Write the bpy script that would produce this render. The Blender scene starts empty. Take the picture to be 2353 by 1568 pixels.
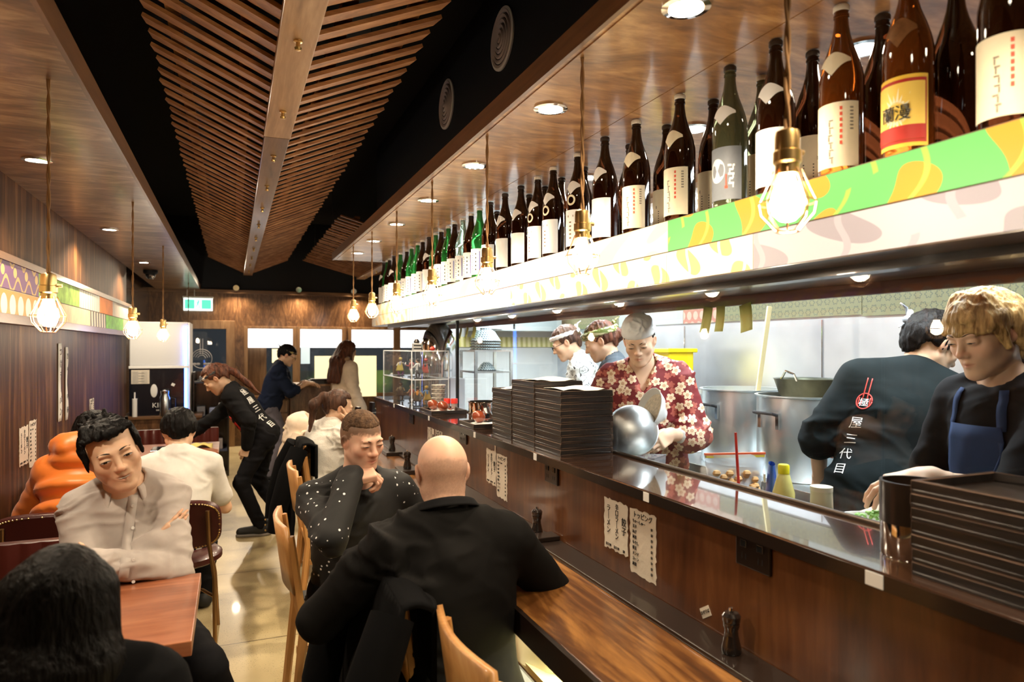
import bpy, bmesh, math, random
import numpy as np
from mathutils import Vector, Matrix, Euler
sc = bpy.context.scene
C = sc.collection
PI = math.pi
# ---------------------------------------------------------------- camera
FPX = 1569.0                      # focal length in pixels of the 2353 px frame (a 24 mm lens)
YAW = math.atan(642.0/FPX)        # the room's depth axis vanishes 642 px left of centre
EYE = 1.55
cd = bpy.data.cameras.new('camera'); cam = bpy.data.objects.new('camera', cd); C.objects.link(cam)
cd.sensor_width = 36.0; cd.lens = 36.0*FPX/2353.0; cd.shift_y = 14.0/2353.0; cd.clip_start = .02
cam.location = (0, 0, EYE); cam.rotation_euler = (PI/2, 0, -YAW)
cd.dof.use_dof = True; cd.dof.focus_distance = 3.1; cd.dof.aperture_fstop = 3.2
sc.camera = cam
# ---------------------------------------------------------------- world, exposure
wd = bpy.data.worlds.new('world'); sc.world = wd; wd.use_nodes = True
wd.node_tree.nodes['Background'].inputs[0].default_value = (.9, .72, .5, 1)
wd.node_tree.nodes['Background'].inputs[1].default_value = .012
vs = sc.view_settings
vs.view_transform = 'Standard'; vs.look = 'None'; vs.gamma = 1.0; vs.exposure = 0.72
sc.cycles.adaptive_threshold = .035; sc.cycles.max_bounces = 7; sc.cycles.diffuse_bounces = 3; sc.cycles.glossy_bounces = 4
sc.cycles.transmission_bounces = 6; sc.cycles.transparent_max_bounces = 12
sc.cycles.caustics_reflective = False; sc.cycles.caustics_refractive = False
sc.cycles.sample_clamp_indirect = 6.0; sc.cycles.sample_clamp_direct = 40
# ---------------------------------------------------------------- kitchen fluorescent light
def area(name, loc, sx, sy, power, col, rot=(0, 0, 0)):
    l = bpy.data.lights.new(name, 'AREA'); l.shape = 'RECTANGLE'; l.size = sx; l.size_y = sy
    l.energy = power; l.color = col
    o = bpy.data.objects.new(name, l); C.objects.link(o); o.location = loc; o.rotation_euler = rot
    return o
KL = [(2.45, 1.7), (2.45, 3.3), (2.45, 4.9), (2.45, 6.3)]
for kx, ky in KL:
    area('kitchen_tube_light', (kx, ky, 2.375), .34, 1.15, 44, (.86, .96, 1.0))
area('under_ledge_light', (1.05, 1.85, .70), .10, 2.4, 24, (1.0, .93, .62))
# ---------------------------------------------------------------- helpers: shader nodes
class Sx:
    """a value in a node tree with arithmetic"""
    def __init__(s, nt, k): s.nt = nt; s.k = k
    def _m(s, op, *a):
        n = s.nt.nodes.new('ShaderNodeMath'); n.operation = op
        for i, v in enumerate((s,)+a):
            if isinstance(v, Sx): s.nt.links.new(v.k, n.inputs[i])
            else: n.inputs[i].default_value = v
        return Sx(s.nt, n.outputs[0])
    def __add__(s, o): return s._m('ADD', o)
    def __sub__(s, o): return s._m('SUBTRACT', o)
    def __mul__(s, o): return s._m('MULTIPLY', o)
    def __truediv__(s, o): return s._m('DIVIDE', o)
    def lt(s, o): return s._m('LESS_THAN', o)
    def gt(s, o): return s._m('GREATER_THAN', o)
    def fract(s): return s._m('FRACT')
    def floor(s): return s._m('FLOOR')
    def abs(s): return s._m('ABSOLUTE')
    def sin(s): return s._m('SINE')
    def cos(s): return s._m('COSINE')
    def sqrt(s): return s._m('SQRT')
    def mod(s, o): return s._m('MODULO', o)
    def atan2(s, o): return s._m('ARCTAN2', o)
    def max(s, o): return s._m('MAXIMUM', o)
    def min(s, o): return s._m('MINIMUM', o)
def c4(c): return (c[0], c[1], c[2], 1)
def newmat(name):
    m = bpy.data.materials.new(name); m.use_nodes = True
    return m, m.node_tree, m.node_tree.nodes['Principled BSDF']
def lk(nt, a, b): nt.links.new(a.k if isinstance(a, Sx) else a, b)
def coords(nt, sep=True):
    n = nt.nodes.new('ShaderNodeTexCoord')
    if not sep: return n.outputs['Object']
    s = nt.nodes.new('ShaderNodeSeparateXYZ'); nt.links.new(n.outputs['Object'], s.inputs[0])
    return [Sx(nt, s.outputs[i]) for i in range(3)]
def noise(nt, vec, scale, detail=4, dist=0, mapscale=None, rough=.55):
    if mapscale is not None:
        mp = nt.nodes.new('ShaderNodeMapping'); mp.inputs['Scale'].default_value = mapscale
        nt.links.new(vec, mp.inputs[0]); vec = mp.outputs[0]
    n = nt.nodes.new('ShaderNodeTexNoise'); nt.links.new(vec, n.inputs['Vector'])
    n.inputs['Scale'].default_value = scale; n.inputs['Detail'].default_value = detail
    n.inputs['Distortion'].default_value = dist; n.inputs['Roughness'].default_value = rough
    return Sx(nt, n.outputs['Fac'])
def ramp(nt, fac, stops):
    r = nt.nodes.new('ShaderNodeValToRGB'); lk(nt, fac, r.inputs[0])
    e = r.color_ramp.elements
    while len(e) < len(stops): e.new(.5)
    for el, (p, c) in zip(e, stops): el.position = p; el.color = c4(c)
    return r.outputs[0]
def mix(nt, fac, a, b):
    n = nt.nodes.new('ShaderNodeMix'); n.data_type = 'RGBA'
    if isinstance(fac, Sx): lk(nt, fac, n.inputs[0])
    else: n.inputs[0].default_value = fac
    for v, i in ((a, 6), (b, 7)):
        if isinstance(v, (tuple, list)): n.inputs[i].default_value = c4(v)
        else: lk(nt, v, n.inputs[i])
    return n.outputs[2]
def bump(nt, b, fac, strength=.3, dist=.01):
    n = nt.nodes.new('ShaderNodeBump'); n.inputs['Strength'].default_value = strength
    n.inputs['Distance'].default_value = dist
    lk(nt, fac, n.inputs['Height']); nt.links.new(n.outputs[0], b.inputs['Normal'])
def M(name, col, rough=.5, metal=0, spec=.5, emis=None, es=1, trans=0, ior=1.45, coat=0, sheen=0, var=0, vscale=8, bmp=0, bscale=60, sss=0, alpha=1):
    m, nt, b = newmat(name)
    b.inputs['Base Color'].default_value = c4(col); b.inputs['Roughness'].default_value = rough
    b.inputs['Metallic'].default_value = metal; b.inputs['Specular IOR Level'].default_value = spec
    b.inputs['Transmission Weight'].default_value = trans; b.inputs['IOR'].default_value = ior
    b.inputs['Coat Weight'].default_value = coat; b.inputs['Sheen Weight'].default_value = sheen
    b.inputs['Alpha'].default_value = alpha
    if sss:
        b.inputs['Subsurface Weight'].default_value = sss; b.inputs['Subsurface Scale'].default_value = .02
        b.inputs['Subsurface Radius'].default_value = (1, .35, .2)
    if emis: b.inputs['Emission Color'].default_value = c4(emis); b.inputs['Emission Strength'].default_value = es
    if var or bmp:
        v = coords(nt, False)
    if var:
        f = noise(nt, v, vscale, 5)
        lk(nt, ramp(nt, f, [(.3, [x*(1-var) for x in col]), (.7, [min(1, x*(1+var)) for x in col])]), b.inputs['Base Color'])
    if bmp: bump(nt, b, noise(nt, v, bscale, 5), bmp, .004)
    return m
def wood(name, cs, grain='Z', scale=9, rough=.35, coat=.0, dist=1.2, stretch=.08, bmp=.12, stops=(.3, .5, .72), spec=.5):
    m, nt, b = newmat(name)
    v = coords(nt, False)
    ms = [1, 1, 1]; ms['XYZ'.index(grain)] = stretch
    f = noise(nt, v, scale, 7, dist, ms, .62)
    g = noise(nt, v, scale*9, 3, .2, ms, .5)
    h = f*.78+g*.22
    lk(nt, ramp(nt, h, list(zip(stops, cs))), b.inputs['Base Color'])
    b.inputs['Roughness'].default_value = rough; b.inputs['Coat Weight'].default_value = coat; b.inputs['Specular IOR Level'].default_value = spec
    b.inputs['Coat Roughness'].default_value = .12
    bump(nt, b, h, bmp, .004)
    return m
def pattern(name, kind, bg, fg, su, sv, third=None, rough=.5, ux='Y'):
    """printed cloth or paper pattern in the (Y or X, Z) plane of the object"""
    m, nt, b = newmat(name)
    x, y, z = coords(nt)
    p = (y if ux == 'Y' else x); u = p/su; v = z/sv
    if kind == 'oval':
        row = v.floor().mod(2.0)
        a = (u+row*.5).fract()-.5; c = v.fract()-.5
        d = (a*a*5.5+c*c*4.2).sqrt(); fac = d.lt(.86)
        col = mix(nt, fac, bg, fg)
        if third: col = mix(nt, d.lt(.5), col, third)
    elif kind == 'stripe':
        w = (u+(v*2.6).sin()*.09).fract(); fac = w.lt(.45); col = mix(nt, fac, bg, fg)
    elif kind == 'wave':
        w = (v*1.0+(u*6.283).sin()*.28).fract(); col = mix(nt, (w-.5).abs().lt(.09), bg, fg)
        a = u.fract()-.5; q = (v+.5).fract()-.5
        if third: col = mix(nt, (a*a*2+q*q).lt(.045), col, third)
    elif kind == 'tri':
        a = (u.fract()-.5).abs()*2; q = v.fract(); fac = a.lt(q); col = mix(nt, fac, bg, fg)
    elif kind == 'fan':
        row = v.floor().mod(2.0)
        a = (u+row*.5).fract()-.5; q = v.fract()
        ang = a.atan2(q+.12); r = (a*a+q*q).sqrt()
        fac = (ang*5.0).cos().gt(-.1).min(r.lt(.93)) if False else (ang*6.5).cos().gt(.05)
        col = mix(nt, fac, bg, fg); col = mix(nt, r.gt(.9), col, third or bg)
    elif kind == 'leaf':
        a = (u+(v*3.1).sin()*.25).fract()-.5; q = (v*.8+u*.35).fract()-.5
        col = mix(nt, (a*a*6+q*q*2.2).lt(.36), bg, fg)
        if third: col = mix(nt, (a*1.6+q).abs().lt(.06), col, third)
    elif kind == 'check':
        fac = (u.floor()+v.floor()).mod(2.0).abs().gt(.5); col = mix(nt, fac, bg, fg)
        if third: col = mix(nt, (u.floor()*.37+v.floor()*.61).fract().gt(.72), col, third)
    elif kind == 'hex':
        row = v.floor().mod(2.0); a = (u+row*.5).fract()-.5; q = v.fract()-.5
        r = (a*a+q*q).sqrt(); an = q.atan2(a)
        col = mix(nt, (r-.3-(an*6).cos()*.06).abs().lt(.05), bg, fg)
    lk(nt, col, b.inputs['Base Color']); b.inputs['Roughness'].default_value = rough
    return m
def glassm(name, tint=(1, 1, 1), refl=1.0, rough=0.0, haze=0):
    """thin clear sheet: straight-through transmission plus Fresnel reflection"""
    m = bpy.data.materials.new(name); m.use_nodes = True; nt = m.node_tree; nt.nodes.clear()
    out = nt.nodes.new('ShaderNodeOutputMaterial'); t = nt.nodes.new('ShaderNodeBsdfTransparent')
    t.inputs[0].default_value = c4(tint); g = nt.nodes.new('ShaderNodeBsdfGlossy'); g.inputs['Roughness'].default_value = rough
    lw = nt.nodes.new('ShaderNodeLayerWeight'); lw.inputs[0].default_value = .5
    f = (Sx(nt, lw.outputs['Facing'])._m('POWER', 5.0)*.96+.04)*refl
    mx = nt.nodes.new('ShaderNodeMixShader'); lk(nt, f, mx.inputs[0])
    nt.links.new(t.outputs[0], mx.inputs[1]); nt.links.new(g.outputs[0], mx.inputs[2])
    last = mx.outputs[0]
    if haze:
        d = nt.nodes.new('ShaderNodeBsdfDiffuse'); d.inputs[0].default_value = (.9, .95, 1, 1)
        m2 = nt.nodes.new('ShaderNodeMixShader'); m2.inputs[0].default_value = haze
        nt.links.new(last, m2.inputs[1]); nt.links.new(d.outputs[0], m2.inputs[2]); last = m2.outputs[0]
    nt.links.new(last, out.inputs[0])
    return m
# ---------------------------------------------------------------- helpers: meshes and objects
def frame_z(d):
    d = Vector(d).normalized(); a = Vector((0, 0, 1)) if abs(d.z) < .9 else Vector((1, 0, 0))
    x = a.cross(d).normalized(); return x, d.cross(x), d
class MB:
    def __init__(s): s.v = []; s.f = []; s.mi = []; s.cur = 0; s.x = None
    def _add(s, vs, fs):
        o = len(s.v)
        if s.x is not None: vs = [tuple(s.x @ Vector(q)) for q in vs]
        s.v += [tuple(q) for q in vs]; s.f += [[i+o for i in f] for f in fs]; s.mi += [s.cur]*len(fs); return s
    def box(s, a, b, r=None):
        x0, y0, z0 = a; x1, y1, z1 = b
        vs = [(x, y, z) for x in (x0, x1) for y in (y0, y1) for z in (z0, z1)]
        if r is not None: c = Vector([(p+q)/2 for p, q in zip(a, b)]); vs = [tuple(c+r @ (Vector(v)-c)) for v in vs]
        return s._add(vs, [(0, 1, 3, 2), (4, 6, 7, 5), (0, 4, 5, 1), (2, 3, 7, 6), (0, 2, 6, 4), (1, 5, 7, 3)])
    def bar(s, p, q, w, h, up=(0, 0, 1), w2=None, h2=None):
        p, q = Vector(p), Vector(q); d = (q-p).normalized(); x = d.cross(Vector(up)).normalized(); z = x.cross(d)
        w2 = w2 or w; h2 = h2 or h
        vs = [p+x*sx*w/2+z*sz*h/2 for sx in (-1, 1) for sz in (-1, 1)]+[q+x*sx*w2/2+z*sz*h2/2 for sx in (-1, 1) for sz in (-1, 1)]
        return s._add(vs, [(0, 1, 3, 2), (4, 6, 7, 5), (0, 4, 5, 1), (2, 3, 7, 6), (0, 2, 6, 4), (1, 5, 7, 3)])
    def lathe(s, prof, c=(0, 0, 0), n=24, d=(0, 0, 1), cap=True, sq=(1, 1)):
        x, y, z = frame_z(d); c = Vector(c); vs = []; fs = []; m = len(prof)
        for r, h in prof:
            for k in range(n):
                a = 2*PI*k/n; vs.append(c+x*(r*math.cos(a)*sq[0])+y*(r*math.sin(a)*sq[1])+z*h)
        for j in range(m-1):
            for k in range(n): fs.append((j*n+k, j*n+(k+1) % n, (j+1)*n+(k+1) % n, (j+1)*n+k))
        if cap:
            if prof[0][0] > 1e-5: fs.append(tuple(range(n-1, -1, -1)))
            if prof[-1][0] > 1e-5: fs.append(tuple((m-1)*n+k for k in range(n)))
        return s._add(vs, fs)
    def cyl(s, p, q, r, r2=None, n=16):
        p, q = Vector(p), Vector(q); return s.lathe([(r, 0), (r if r2 is None else r2, (q-p).length)], p, n, q-p)
    def tube(s, pts, r, n=8, close=False):
        pts = [Vector(p) for p in pts]; m = len(pts); vs = []; fs = []
        rr = r if isinstance(r, (list, tuple)) else [r]*m
        t = [(pts[min(i+1, m-1)]-pts[max(i-1, 0)]).normalized() for i in range(m)]
        if close: t = [(pts[(i+1) % m]-pts[i-1]).normalized() for i in range(m)]
        x, y, _ = frame_z(t[0])
        for i in range(m):
            x = (x-t[i]*x.dot(t[i])).normalized(); y = t[i].cross(x)
            for k in range(n): a = 2*PI*k/n; vs.append(pts[i]+(x*math.cos(a)+y*math.sin(a))*rr[i])
        for i in range(m if close else m-1):
            j = (i+1) % m
            for k in range(n): fs.append((i*n+k, i*n+(k+1) % n, j*n+(k+1) % n, j*n+k))
        if not close: fs += [tuple(range(n-1, -1, -1)), tuple((m-1)*n+k for k in range(n))]
        return s._add(vs, fs)
    def ball(s, c, r, n=14, rot=None):
        if isinstance(r, (int, float)): r = (r, r, r)
        c = Vector(c); k2 = n//2; vs = []; fs = []
        for j in range(k2+1):
            b = -PI/2+PI*j/k2
            for k in range(n):
                a = 2*PI*k/n; p = Vector((r[0]*math.cos(b)*math.cos(a), r[1]*math.cos(b)*math.sin(a), r[2]*math.sin(b)))
                if rot is not None: p = rot @ p
                vs.append(c+p)
        for j in range(k2):
            for k in range(n): fs.append((j*n+k, j*n+(k+1) % n, (j+1)*n+(k+1) % n, (j+1)*n+k))
        return s._add(vs, fs)
    def poly(s, pts): return s._add(pts, [tuple(range(len(pts)))])
    def grid(s, fn, nu, nv):
        vs = [fn(i/nu, j/nv) for i in range(nu+1) for j in range(nv+1)]
        return s._add(vs, [(i*(nv+1)+j, (i+1)*(nv+1)+j, (i+1)*(nv+1)+j+1, i*(nv+1)+j+1) for i in range(nu) for j in range(nv)])
    def prism(s, pts, ext):
        n = len(pts); e = Vector(ext); vs = [Vector(p) for p in pts]+[Vector(p)+e for p in pts]
        return s._add(vs, [tuple(range(n-1, -1, -1)), tuple(range(n, 2*n))]+[(i, (i+1) % n, n+(i+1) % n, n+i) for i in range(n)])
    def build(s, name, mats, parent=None, smooth=False, bev=0, sol=0, sub=0, loc=None, bm_i=-1):
        me = bpy.data.meshes.new(name); me.from_pydata(s.v, [], s.f); me.validate()
        bm = bmesh.new(); bm.from_mesh(me); bmesh.ops.remove_doubles(bm, verts=bm.verts, dist=1e-6); bmesh.ops.recalc_face_normals(bm, faces=bm.faces); bm.to_mesh(me); bm.free()
        for m in (mats if isinstance(mats, (list, tuple)) else [mats]): me.materials.append(m)
        if len(me.polygons) == len(s.mi): me.polygons.foreach_set('material_index', s.mi)
        o = bpy.data.objects.new(name, me); C.objects.link(o); o.parent = parent
        if loc is not None: o.location = loc
        if smooth:
            me.polygons.foreach_set('use_smooth', [True]*len(me.polygons))
            if smooth != 2: me.set_sharp_from_angle(angle=math.radians(40))
        if sol: md = o.modifiers.new('s', 'SOLIDIFY'); md.thickness = sol; md.offset = 0
        if bev: md = o.modifiers.new('b', 'BEVEL'); md.width = bev; md.segments = 2; md.limit_method = 'ANGLE'; md.material = bm_i
        if sub: md = o.modifiers.new('u', 'SUBSURF'); md.levels = sub; md.render_levels = sub
        return o
def thing(name, label, cat, loc=(0, 0, 0), rz=0, group=None):
    o = bpy.data.objects.new(name, None); C.objects.link(o); o.empty_display_size = .1
    o.location = loc; o.rotation_euler = (0, 0, rz); return tag(o, label, cat, group)
def tag(o, label, cat, group=None):
    o['label'] = label; o['category'] = cat
    if group: o['group'] = group
    return o
def struct(o): o['kind'] = 'structure'; return o
def kids(o): return [c for c in o.children]
def copy_tree(o, parent=None):
    c = o.copy(); C.objects.link(c)
    if parent is not None: c.parent = parent
    for ch in o.children: copy_tree(ch, c)
    return c
def text(body, size, mat, parent, loc, rot, name='lettering', depth=.0006, align='CENTER', xs=1, vert=False, ls=1.0):
    """vert: stack the characters down the line"""
    cu = bpy.data.curves.new('t', 'FONT'); cu.body = '\n'.join(body) if vert else body
    cu.size = size; cu.extrude = depth; cu.align_x = align; cu.align_y = 'CENTER'; cu.space_line = ls; cu.resolution_u = 3
    to = bpy.data.objects.new('t', cu); C.objects.link(to); bpy.context.view_layer.update()
    me = bpy.data.meshes.new_from_object(to.evaluated_get(bpy.context.evaluated_depsgraph_get()))
    bpy.data.objects.remove(to); bpy.data.curves.remove(cu); me.name = name
    me.materials.clear(); me.materials.append(mat)
    o = bpy.data.objects.new(name, me); C.objects.link(o); o.parent = parent; o.location = loc; o.rotation_euler = rot; o.scale = (xs, 1, 1)
    return o
rnd = random.Random(7)
def ordn(k): return ['first', 'second', 'third', 'fourth', 'fifth', 'sixth', 'seventh', 'eighth', 'ninth', 'tenth', 'eleventh', 'twelfth'][k] if k < 12 else '%dth' % (k+1)
# ---------------------------------------------------------------- materials of the setting
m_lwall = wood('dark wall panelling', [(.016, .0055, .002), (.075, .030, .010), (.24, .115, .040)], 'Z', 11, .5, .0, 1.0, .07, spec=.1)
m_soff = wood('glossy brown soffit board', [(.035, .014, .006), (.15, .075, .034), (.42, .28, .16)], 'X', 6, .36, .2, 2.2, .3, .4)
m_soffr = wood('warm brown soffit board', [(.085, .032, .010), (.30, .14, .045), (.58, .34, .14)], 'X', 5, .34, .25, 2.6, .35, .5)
m_fascia = wood('brown fascia board', [(.07, .03, .012), (.14, .065, .026), (.22, .11, .045)], 'Y', 8, .4, .2)
m_black = M('matt black paint', (.004, .0045, .006), .75)
m_navy = M('blue black paint', (.004, .0055, .009), .7)
m_beam = wood('brown beam timber', [(.06, .027, .011), (.16, .08, .035), (.3, .17, .08)], 'X', 7, .4, .2)
m_back = wood('figured plywood', [(.035, .014, .006), (.12, .055, .022), (.27, .14, .06)], 'Z', 7, .35, .3, 3.2, .3, .2)
m_doorw = wood('door timber', [(.10, .05, .022), (.24, .13, .06), (.4, .25, .13)], 'Z', 8, .4, .2)
m_slat = wood('slat timber', [(.15, .055, .018), (.36, .15, .05), (.60, .31, .125)], 'X', 13, .5, 0, 1.0, .1)
m_spine = wood('spine board timber', [(.22, .12, .055), (.38, .22, .11), (.55, .36, .2)], 'Y', 10, .4, .2)
m_spine2 = wood('dark spine board timber', [(.09, .045, .022), (.17, .09, .045), (.25, .14, .075)], 'Y', 10, .4, .2)
m_bar = wood('reddish bar front', [(.035, .011, .004), (.095, .032, .011), (.19, .078, .027)], 'Z', 5, .3, .35, 1.4, .14)
m_ledge = wood('oiled ledge timber', [(.012, .004, .0015), (.095, .034, .008), (.38, .175, .045)], 'Y', 7, .28, .4, 1.8, .11, .2, (.32, .5, .7))
m_dark = M('near black stain', (.012, .007, .005), .3, coat=.3)
m_steel = M('brushed steel', (.62, .66, .68), .25, 1.0, var=.12, vscale=5)
m_steelw = M('steel wall sheet', (.63, .66, .70), .33, .85, var=.15, vscale=2.0)
m_chrome = M('polished steel', (.8, .8, .8), .08, 1.0)
m_white = M('white paint', (.8, .8, .78), .5)
m_glass = glassm('clear glass', refl=.55)
m_acryl = glassm('clear acrylic', (.97, .985, 1), .6, haze=.015)
m_ink = M('black ink', (.01, .01, .01), .7)
m_paper = M('rough menu paper', (.66, .6, .5), .8, bmp=.3, bscale=40)
m_brass = M('brass', (.7, .48, .2), .3, 1.0)
m_bulb = M('lit bulb glass', (1, .95, .85), .3, emis=(1, .86, .64), es=130)
m_lampw = M('lit downlight lens', (1, 1, 1), .3, emis=(1, .86, .66), es=30)
# floor: pale concrete with tile joints and speckles
m_floor, nt, b = newmat('sealed concrete floor')
x, y, z = coords(nt); v = coords(nt, False)
n1 = noise(nt, v, 2.2, 6, .6); n2 = noise(nt, v, 150, 2); n3 = noise(nt, v, 1.7, 2)
col = ramp(nt, n1, [(.3, (.34, .265, .135)), (.52, (.5, .40, .215)), (.75, (.62, .52, .31))])
col = mix(nt, n2.gt(.655).min(n3.gt(.47)), col, (.07, .055, .035))
jx = ((x+.14)/1.2).fract()-.5; jy = ((y+.35)/1.2).fract()-.5
col = mix(nt, (jx.abs().min(jy.abs())*1.2).lt(.0045), col, (.17, .13, .075))
lk(nt, col, b.inputs['Base Color']); b.inputs['Roughness'].default_value = .33; b.inputs['Coat Weight'].default_value = .15
bump(nt, b, n1, .05)
# ---------------------------------------------------------------- room shell
LW, BW, RW, SZ = -1.06, 11.5, 3.4, 2.42      # left wall x, back wall y, kitchen wall x, soffit height
TOP = 3.55
fl = struct(MB().box((-2.6, -1.2, -.06), (3.6, 13.5, 0)).build('floor', m_floor))
ce = struct(MB().box((-2.6, -1.2, TOP), (3.6, 13.5, TOP+.06)).build('ceiling', m_black))
struct(MB().box((LW-.1, -1.2, 0), (LW, 8.38, TOP)).build('wall_left', m_lwall))
# recess beyond the panelled wall
m_blue = wood('glossy dark panel', [(.02, .014, .012), (.05, .03, .02), (.09, .055, .035)], 'Z', 9, .15, .6)
struct(MB().box((LW-.16, 8.38, 0), (LW-.1, BW, TOP)).build('wall_left.001', m_blue))
# soffits: boards dropped from the black ceiling
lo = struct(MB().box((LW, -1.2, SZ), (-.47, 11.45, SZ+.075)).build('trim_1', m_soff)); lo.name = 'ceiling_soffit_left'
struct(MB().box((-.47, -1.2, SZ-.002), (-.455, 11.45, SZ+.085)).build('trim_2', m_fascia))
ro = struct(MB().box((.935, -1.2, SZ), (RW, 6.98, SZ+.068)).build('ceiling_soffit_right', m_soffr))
struct(MB().box((.92, -1.2, SZ-.002), (.935, 6.995, SZ+.072)).build('trim_3', m_fascia))
struct(MB().box((.95, .5, SZ-.004), (1.36, 6.9, SZ)).box((1.364, .5, SZ-.004), (2.6, 6.9, SZ)).build('ceiling_boards_right', m_soffr))
struct(MB().box((1.35, -1.2, SZ+.07), (1.42, 6.9, TOP)).build('wall_right_upper', m_navy))
struct(MB().box((RW, -1.2, 0), (RW+.1, 13, TOP)).build('wall_right', m_steelw))
struct(MB().box((-2.6, -1.2, 0), (3.6, -1.1, TOP)).build('wall_front', m_dark))
struct(MB().box((-2.6, -1.2, 0), (-2.5, 13.5, TOP)).build('wall_left_outer', m_black))
# back wall: plywood band with beam, door, windows
def wallbits(rects, y0, y1, mat, name):
    mb = MB()
    for x0, x1, z0, z1 in rects: mb.box((x0, y0, z0), (x1, y1, z1))
    return struct(mb.build(name, mat))
wallbits([(-1.3, 3.4, 1.86, 2.40), (-1.3, -.70, 0, 1.86), (.03, .165, 0, 1.86), (.95, .96, 0, 1.86), (1.725, 1.765, 0, 1.86), (2.585, 2.6, 0, 1.86)], BW, BW+.12, m_back, 'wall_back')
wallbits([(-1.3, 3.4, 2.40, TOP)], BW, BW+.12, m_navy, 'wall_back_upper')
struct(MB().box((-1.3, BW-.05, 2.385), (2.7, BW+.02, 2.44)).build('trim_4', m_beam))
# glazed door
struct(MB().box((-.70, BW-.03, 0), (-.60, BW+.06, 1.96)).box((-.09, BW-.03, 0), (.03, BW+.06, 1.96)).box((-.60, BW-.03, 1.83), (-.09, BW+.06, 1.96)).box((-.6, BW-.03, 0), (-.09, BW+.06, .14)).build('door_1', m_doorw, bev=.004))
d1 = bpy.data.objects['door_1']
MB().box((-.60, BW+.01, .14), (-.09, BW+.02, 1.83)).build('pane', m_glass, d1)
m_night = M('night street glimpse', (.006, .007, .01), .6)
lg = MB()
for rr in (.145, .115, .085, .055):
    lg.tube([(-.44+rr*math.cos(a)*(1 if rr == .145 else 1), BW+.005, 1.37+rr*math.sin(a)) for a in [PI*2*k/40 if rr == .145 else PI*(.06+.88*k/40) for k in range(40)]], .006 if rr == .145 else .0045, 6, rr == .145)
lg.bar((-.46, BW+.005, 1.44), (-.46, BW+.005, 1.68), .012, .003, (0, 1, 0)).bar((-.425, BW+.005, 1.44), (-.425, BW+.005, 1.68), .012, .003, (0, 1, 0))
for k in (-2, -1, 1, 2): lg.ball((-.44+k*.05, BW+.005, 1.29), (.03, .003, .02), 10)
lg.build('door_emblem', M('etched white', (.4, .4, .42), .6), d1)
# windows with translucent white paper on the upper glass
wx = [(.2, .915), (.985, 1.69), (1.80, 2.55), (2.62, 3.3)]
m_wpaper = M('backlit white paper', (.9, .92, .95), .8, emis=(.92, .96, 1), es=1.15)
for i, (a, b_) in enumerate(wx):
    w = struct(MB().box((a-.035, BW-.03, .72), (a+.02, BW+.06, 1.88)).box((b_-.02, BW-.03, .72), (b_+.035, BW+.06, 1.88)).box((a+.02, BW-.03, 1.84), (b_-.02, BW+.06, 1.88)).box((a+.02, BW-.03, .72), (b_-.02, BW+.06, .78)).build('window_%d' % (i+1), m_doorw, bev=.003))
    MB().box((a+.02, BW+.015, .78), (b_-.02, BW+.022, 1.84)).build('pane', m_glass, w)
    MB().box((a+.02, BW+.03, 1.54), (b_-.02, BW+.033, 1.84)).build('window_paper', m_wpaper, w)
struct(MB().box((.15, BW, 0), (3.4, BW+.1, .72)).build('wall_back_lower', m_back))
struct(MB().box((.2, BW+.09, .75), (.5, BW+.1, 1.54)).build('wall_back_board', m_doorw))
# night street behind the glass
m_street, nt, b = newmat('night street with blurred lights')
x, y, z = coords(nt); v = coords(nt, False)
vo = nt.nodes.new('ShaderNodeTexVoronoi'); vo.inputs['Scale'].default_value = 3.1; nt.links.new(v, vo.inputs[0])
dots = Sx(nt, vo.outputs['Distance']).lt(.16)
vn = nt.nodes.new('ShaderNodeSeparateColor'); nt.links.new(vo.outputs['Color'], vn.inputs[0])
on = dots*Sx(nt, vn.outputs[0]).gt(.55)*z.gt(1.0)*z.lt(2.2)
band = z.lt(1.1)
cl = mix(nt, on, mix(nt, band, (.012, .016, .02), ramp(nt, noise(nt, v, 1.6, 3), [(.42, (.012, .016, .014)), (.62, (.07, .11, .02))])), mix(nt, Sx(nt, vn.outputs[1]).gt(.7), (1, .85, .6), (1, .25, .1)))
lk(nt, cl, b.inputs['Emission Color']); b.inputs['Emission Strength'].default_value = .9; b.inputs['Base Color'].default_value = (.01, .01, .01, 1)
so = struct(MB().box((-2.5, 13.3, 0), (3.5, 13.35, 3.4)).build('exterior_street', m_street))
# kitchen end partition
m_tilew = M('white kitchen wall', (.62, .66, .66), .35, var=.08, vscale=3)
struct(MB().box((1.95, 6.95, 0), (RW, 7.05, SZ)).build('wall_kitchen_end', m_tilew))
# skirting
struct(MB().box((LW, -1.1, 0), (LW+.014, 8.38, .1)).build('baseboard_left', m_dark))
# ---------------------------------------------------------------- patterned band on the panelled wall
def band_tiles(parent, tiles, x, thick, sgn):
    for (y0, y1, z0, z1, m, nm) in tiles:
        MB().box((x, y0+.001, z0+.001), (x+sgn*thick, y1-.001, z1-.001)).build(nm, m, parent)
P = pattern
pt = dict(
    purple=P('purple cloth with gold scrolls', 'wave', (.13, .045, .14), (.5, .3, .1), .2, .12, (.55, .36, .12)),
    gwood=M('lime green cloth', (.3, .5, .08), .6, var=.35, vscale=14),
    pale=P('pale striped cloth', 'stripe', (.66, .66, .58), (.42, .46, .38), .09, .3),
    orange=M('orange cloth', (.72, .22, .04), .6, var=.15),
    cream=M('cream cloth', (.66, .58, .46), .6, var=.15),
    ovals=P('orange cloth with pale ovals', 'oval', (.75, .24, .03), (.75, .7, .55), .14, .13),
    black=P('cream cloth with black streaks', 'stripe', (.6, .5, .36), (.02, .015, .012), .11, .12),
    green=M('bright green cloth', (.2, .5, .06), .6, var=.3, vscale=20),
    plain=M('pale gold cloth', (.62, .52, .32), .6, var=.2))
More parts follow.
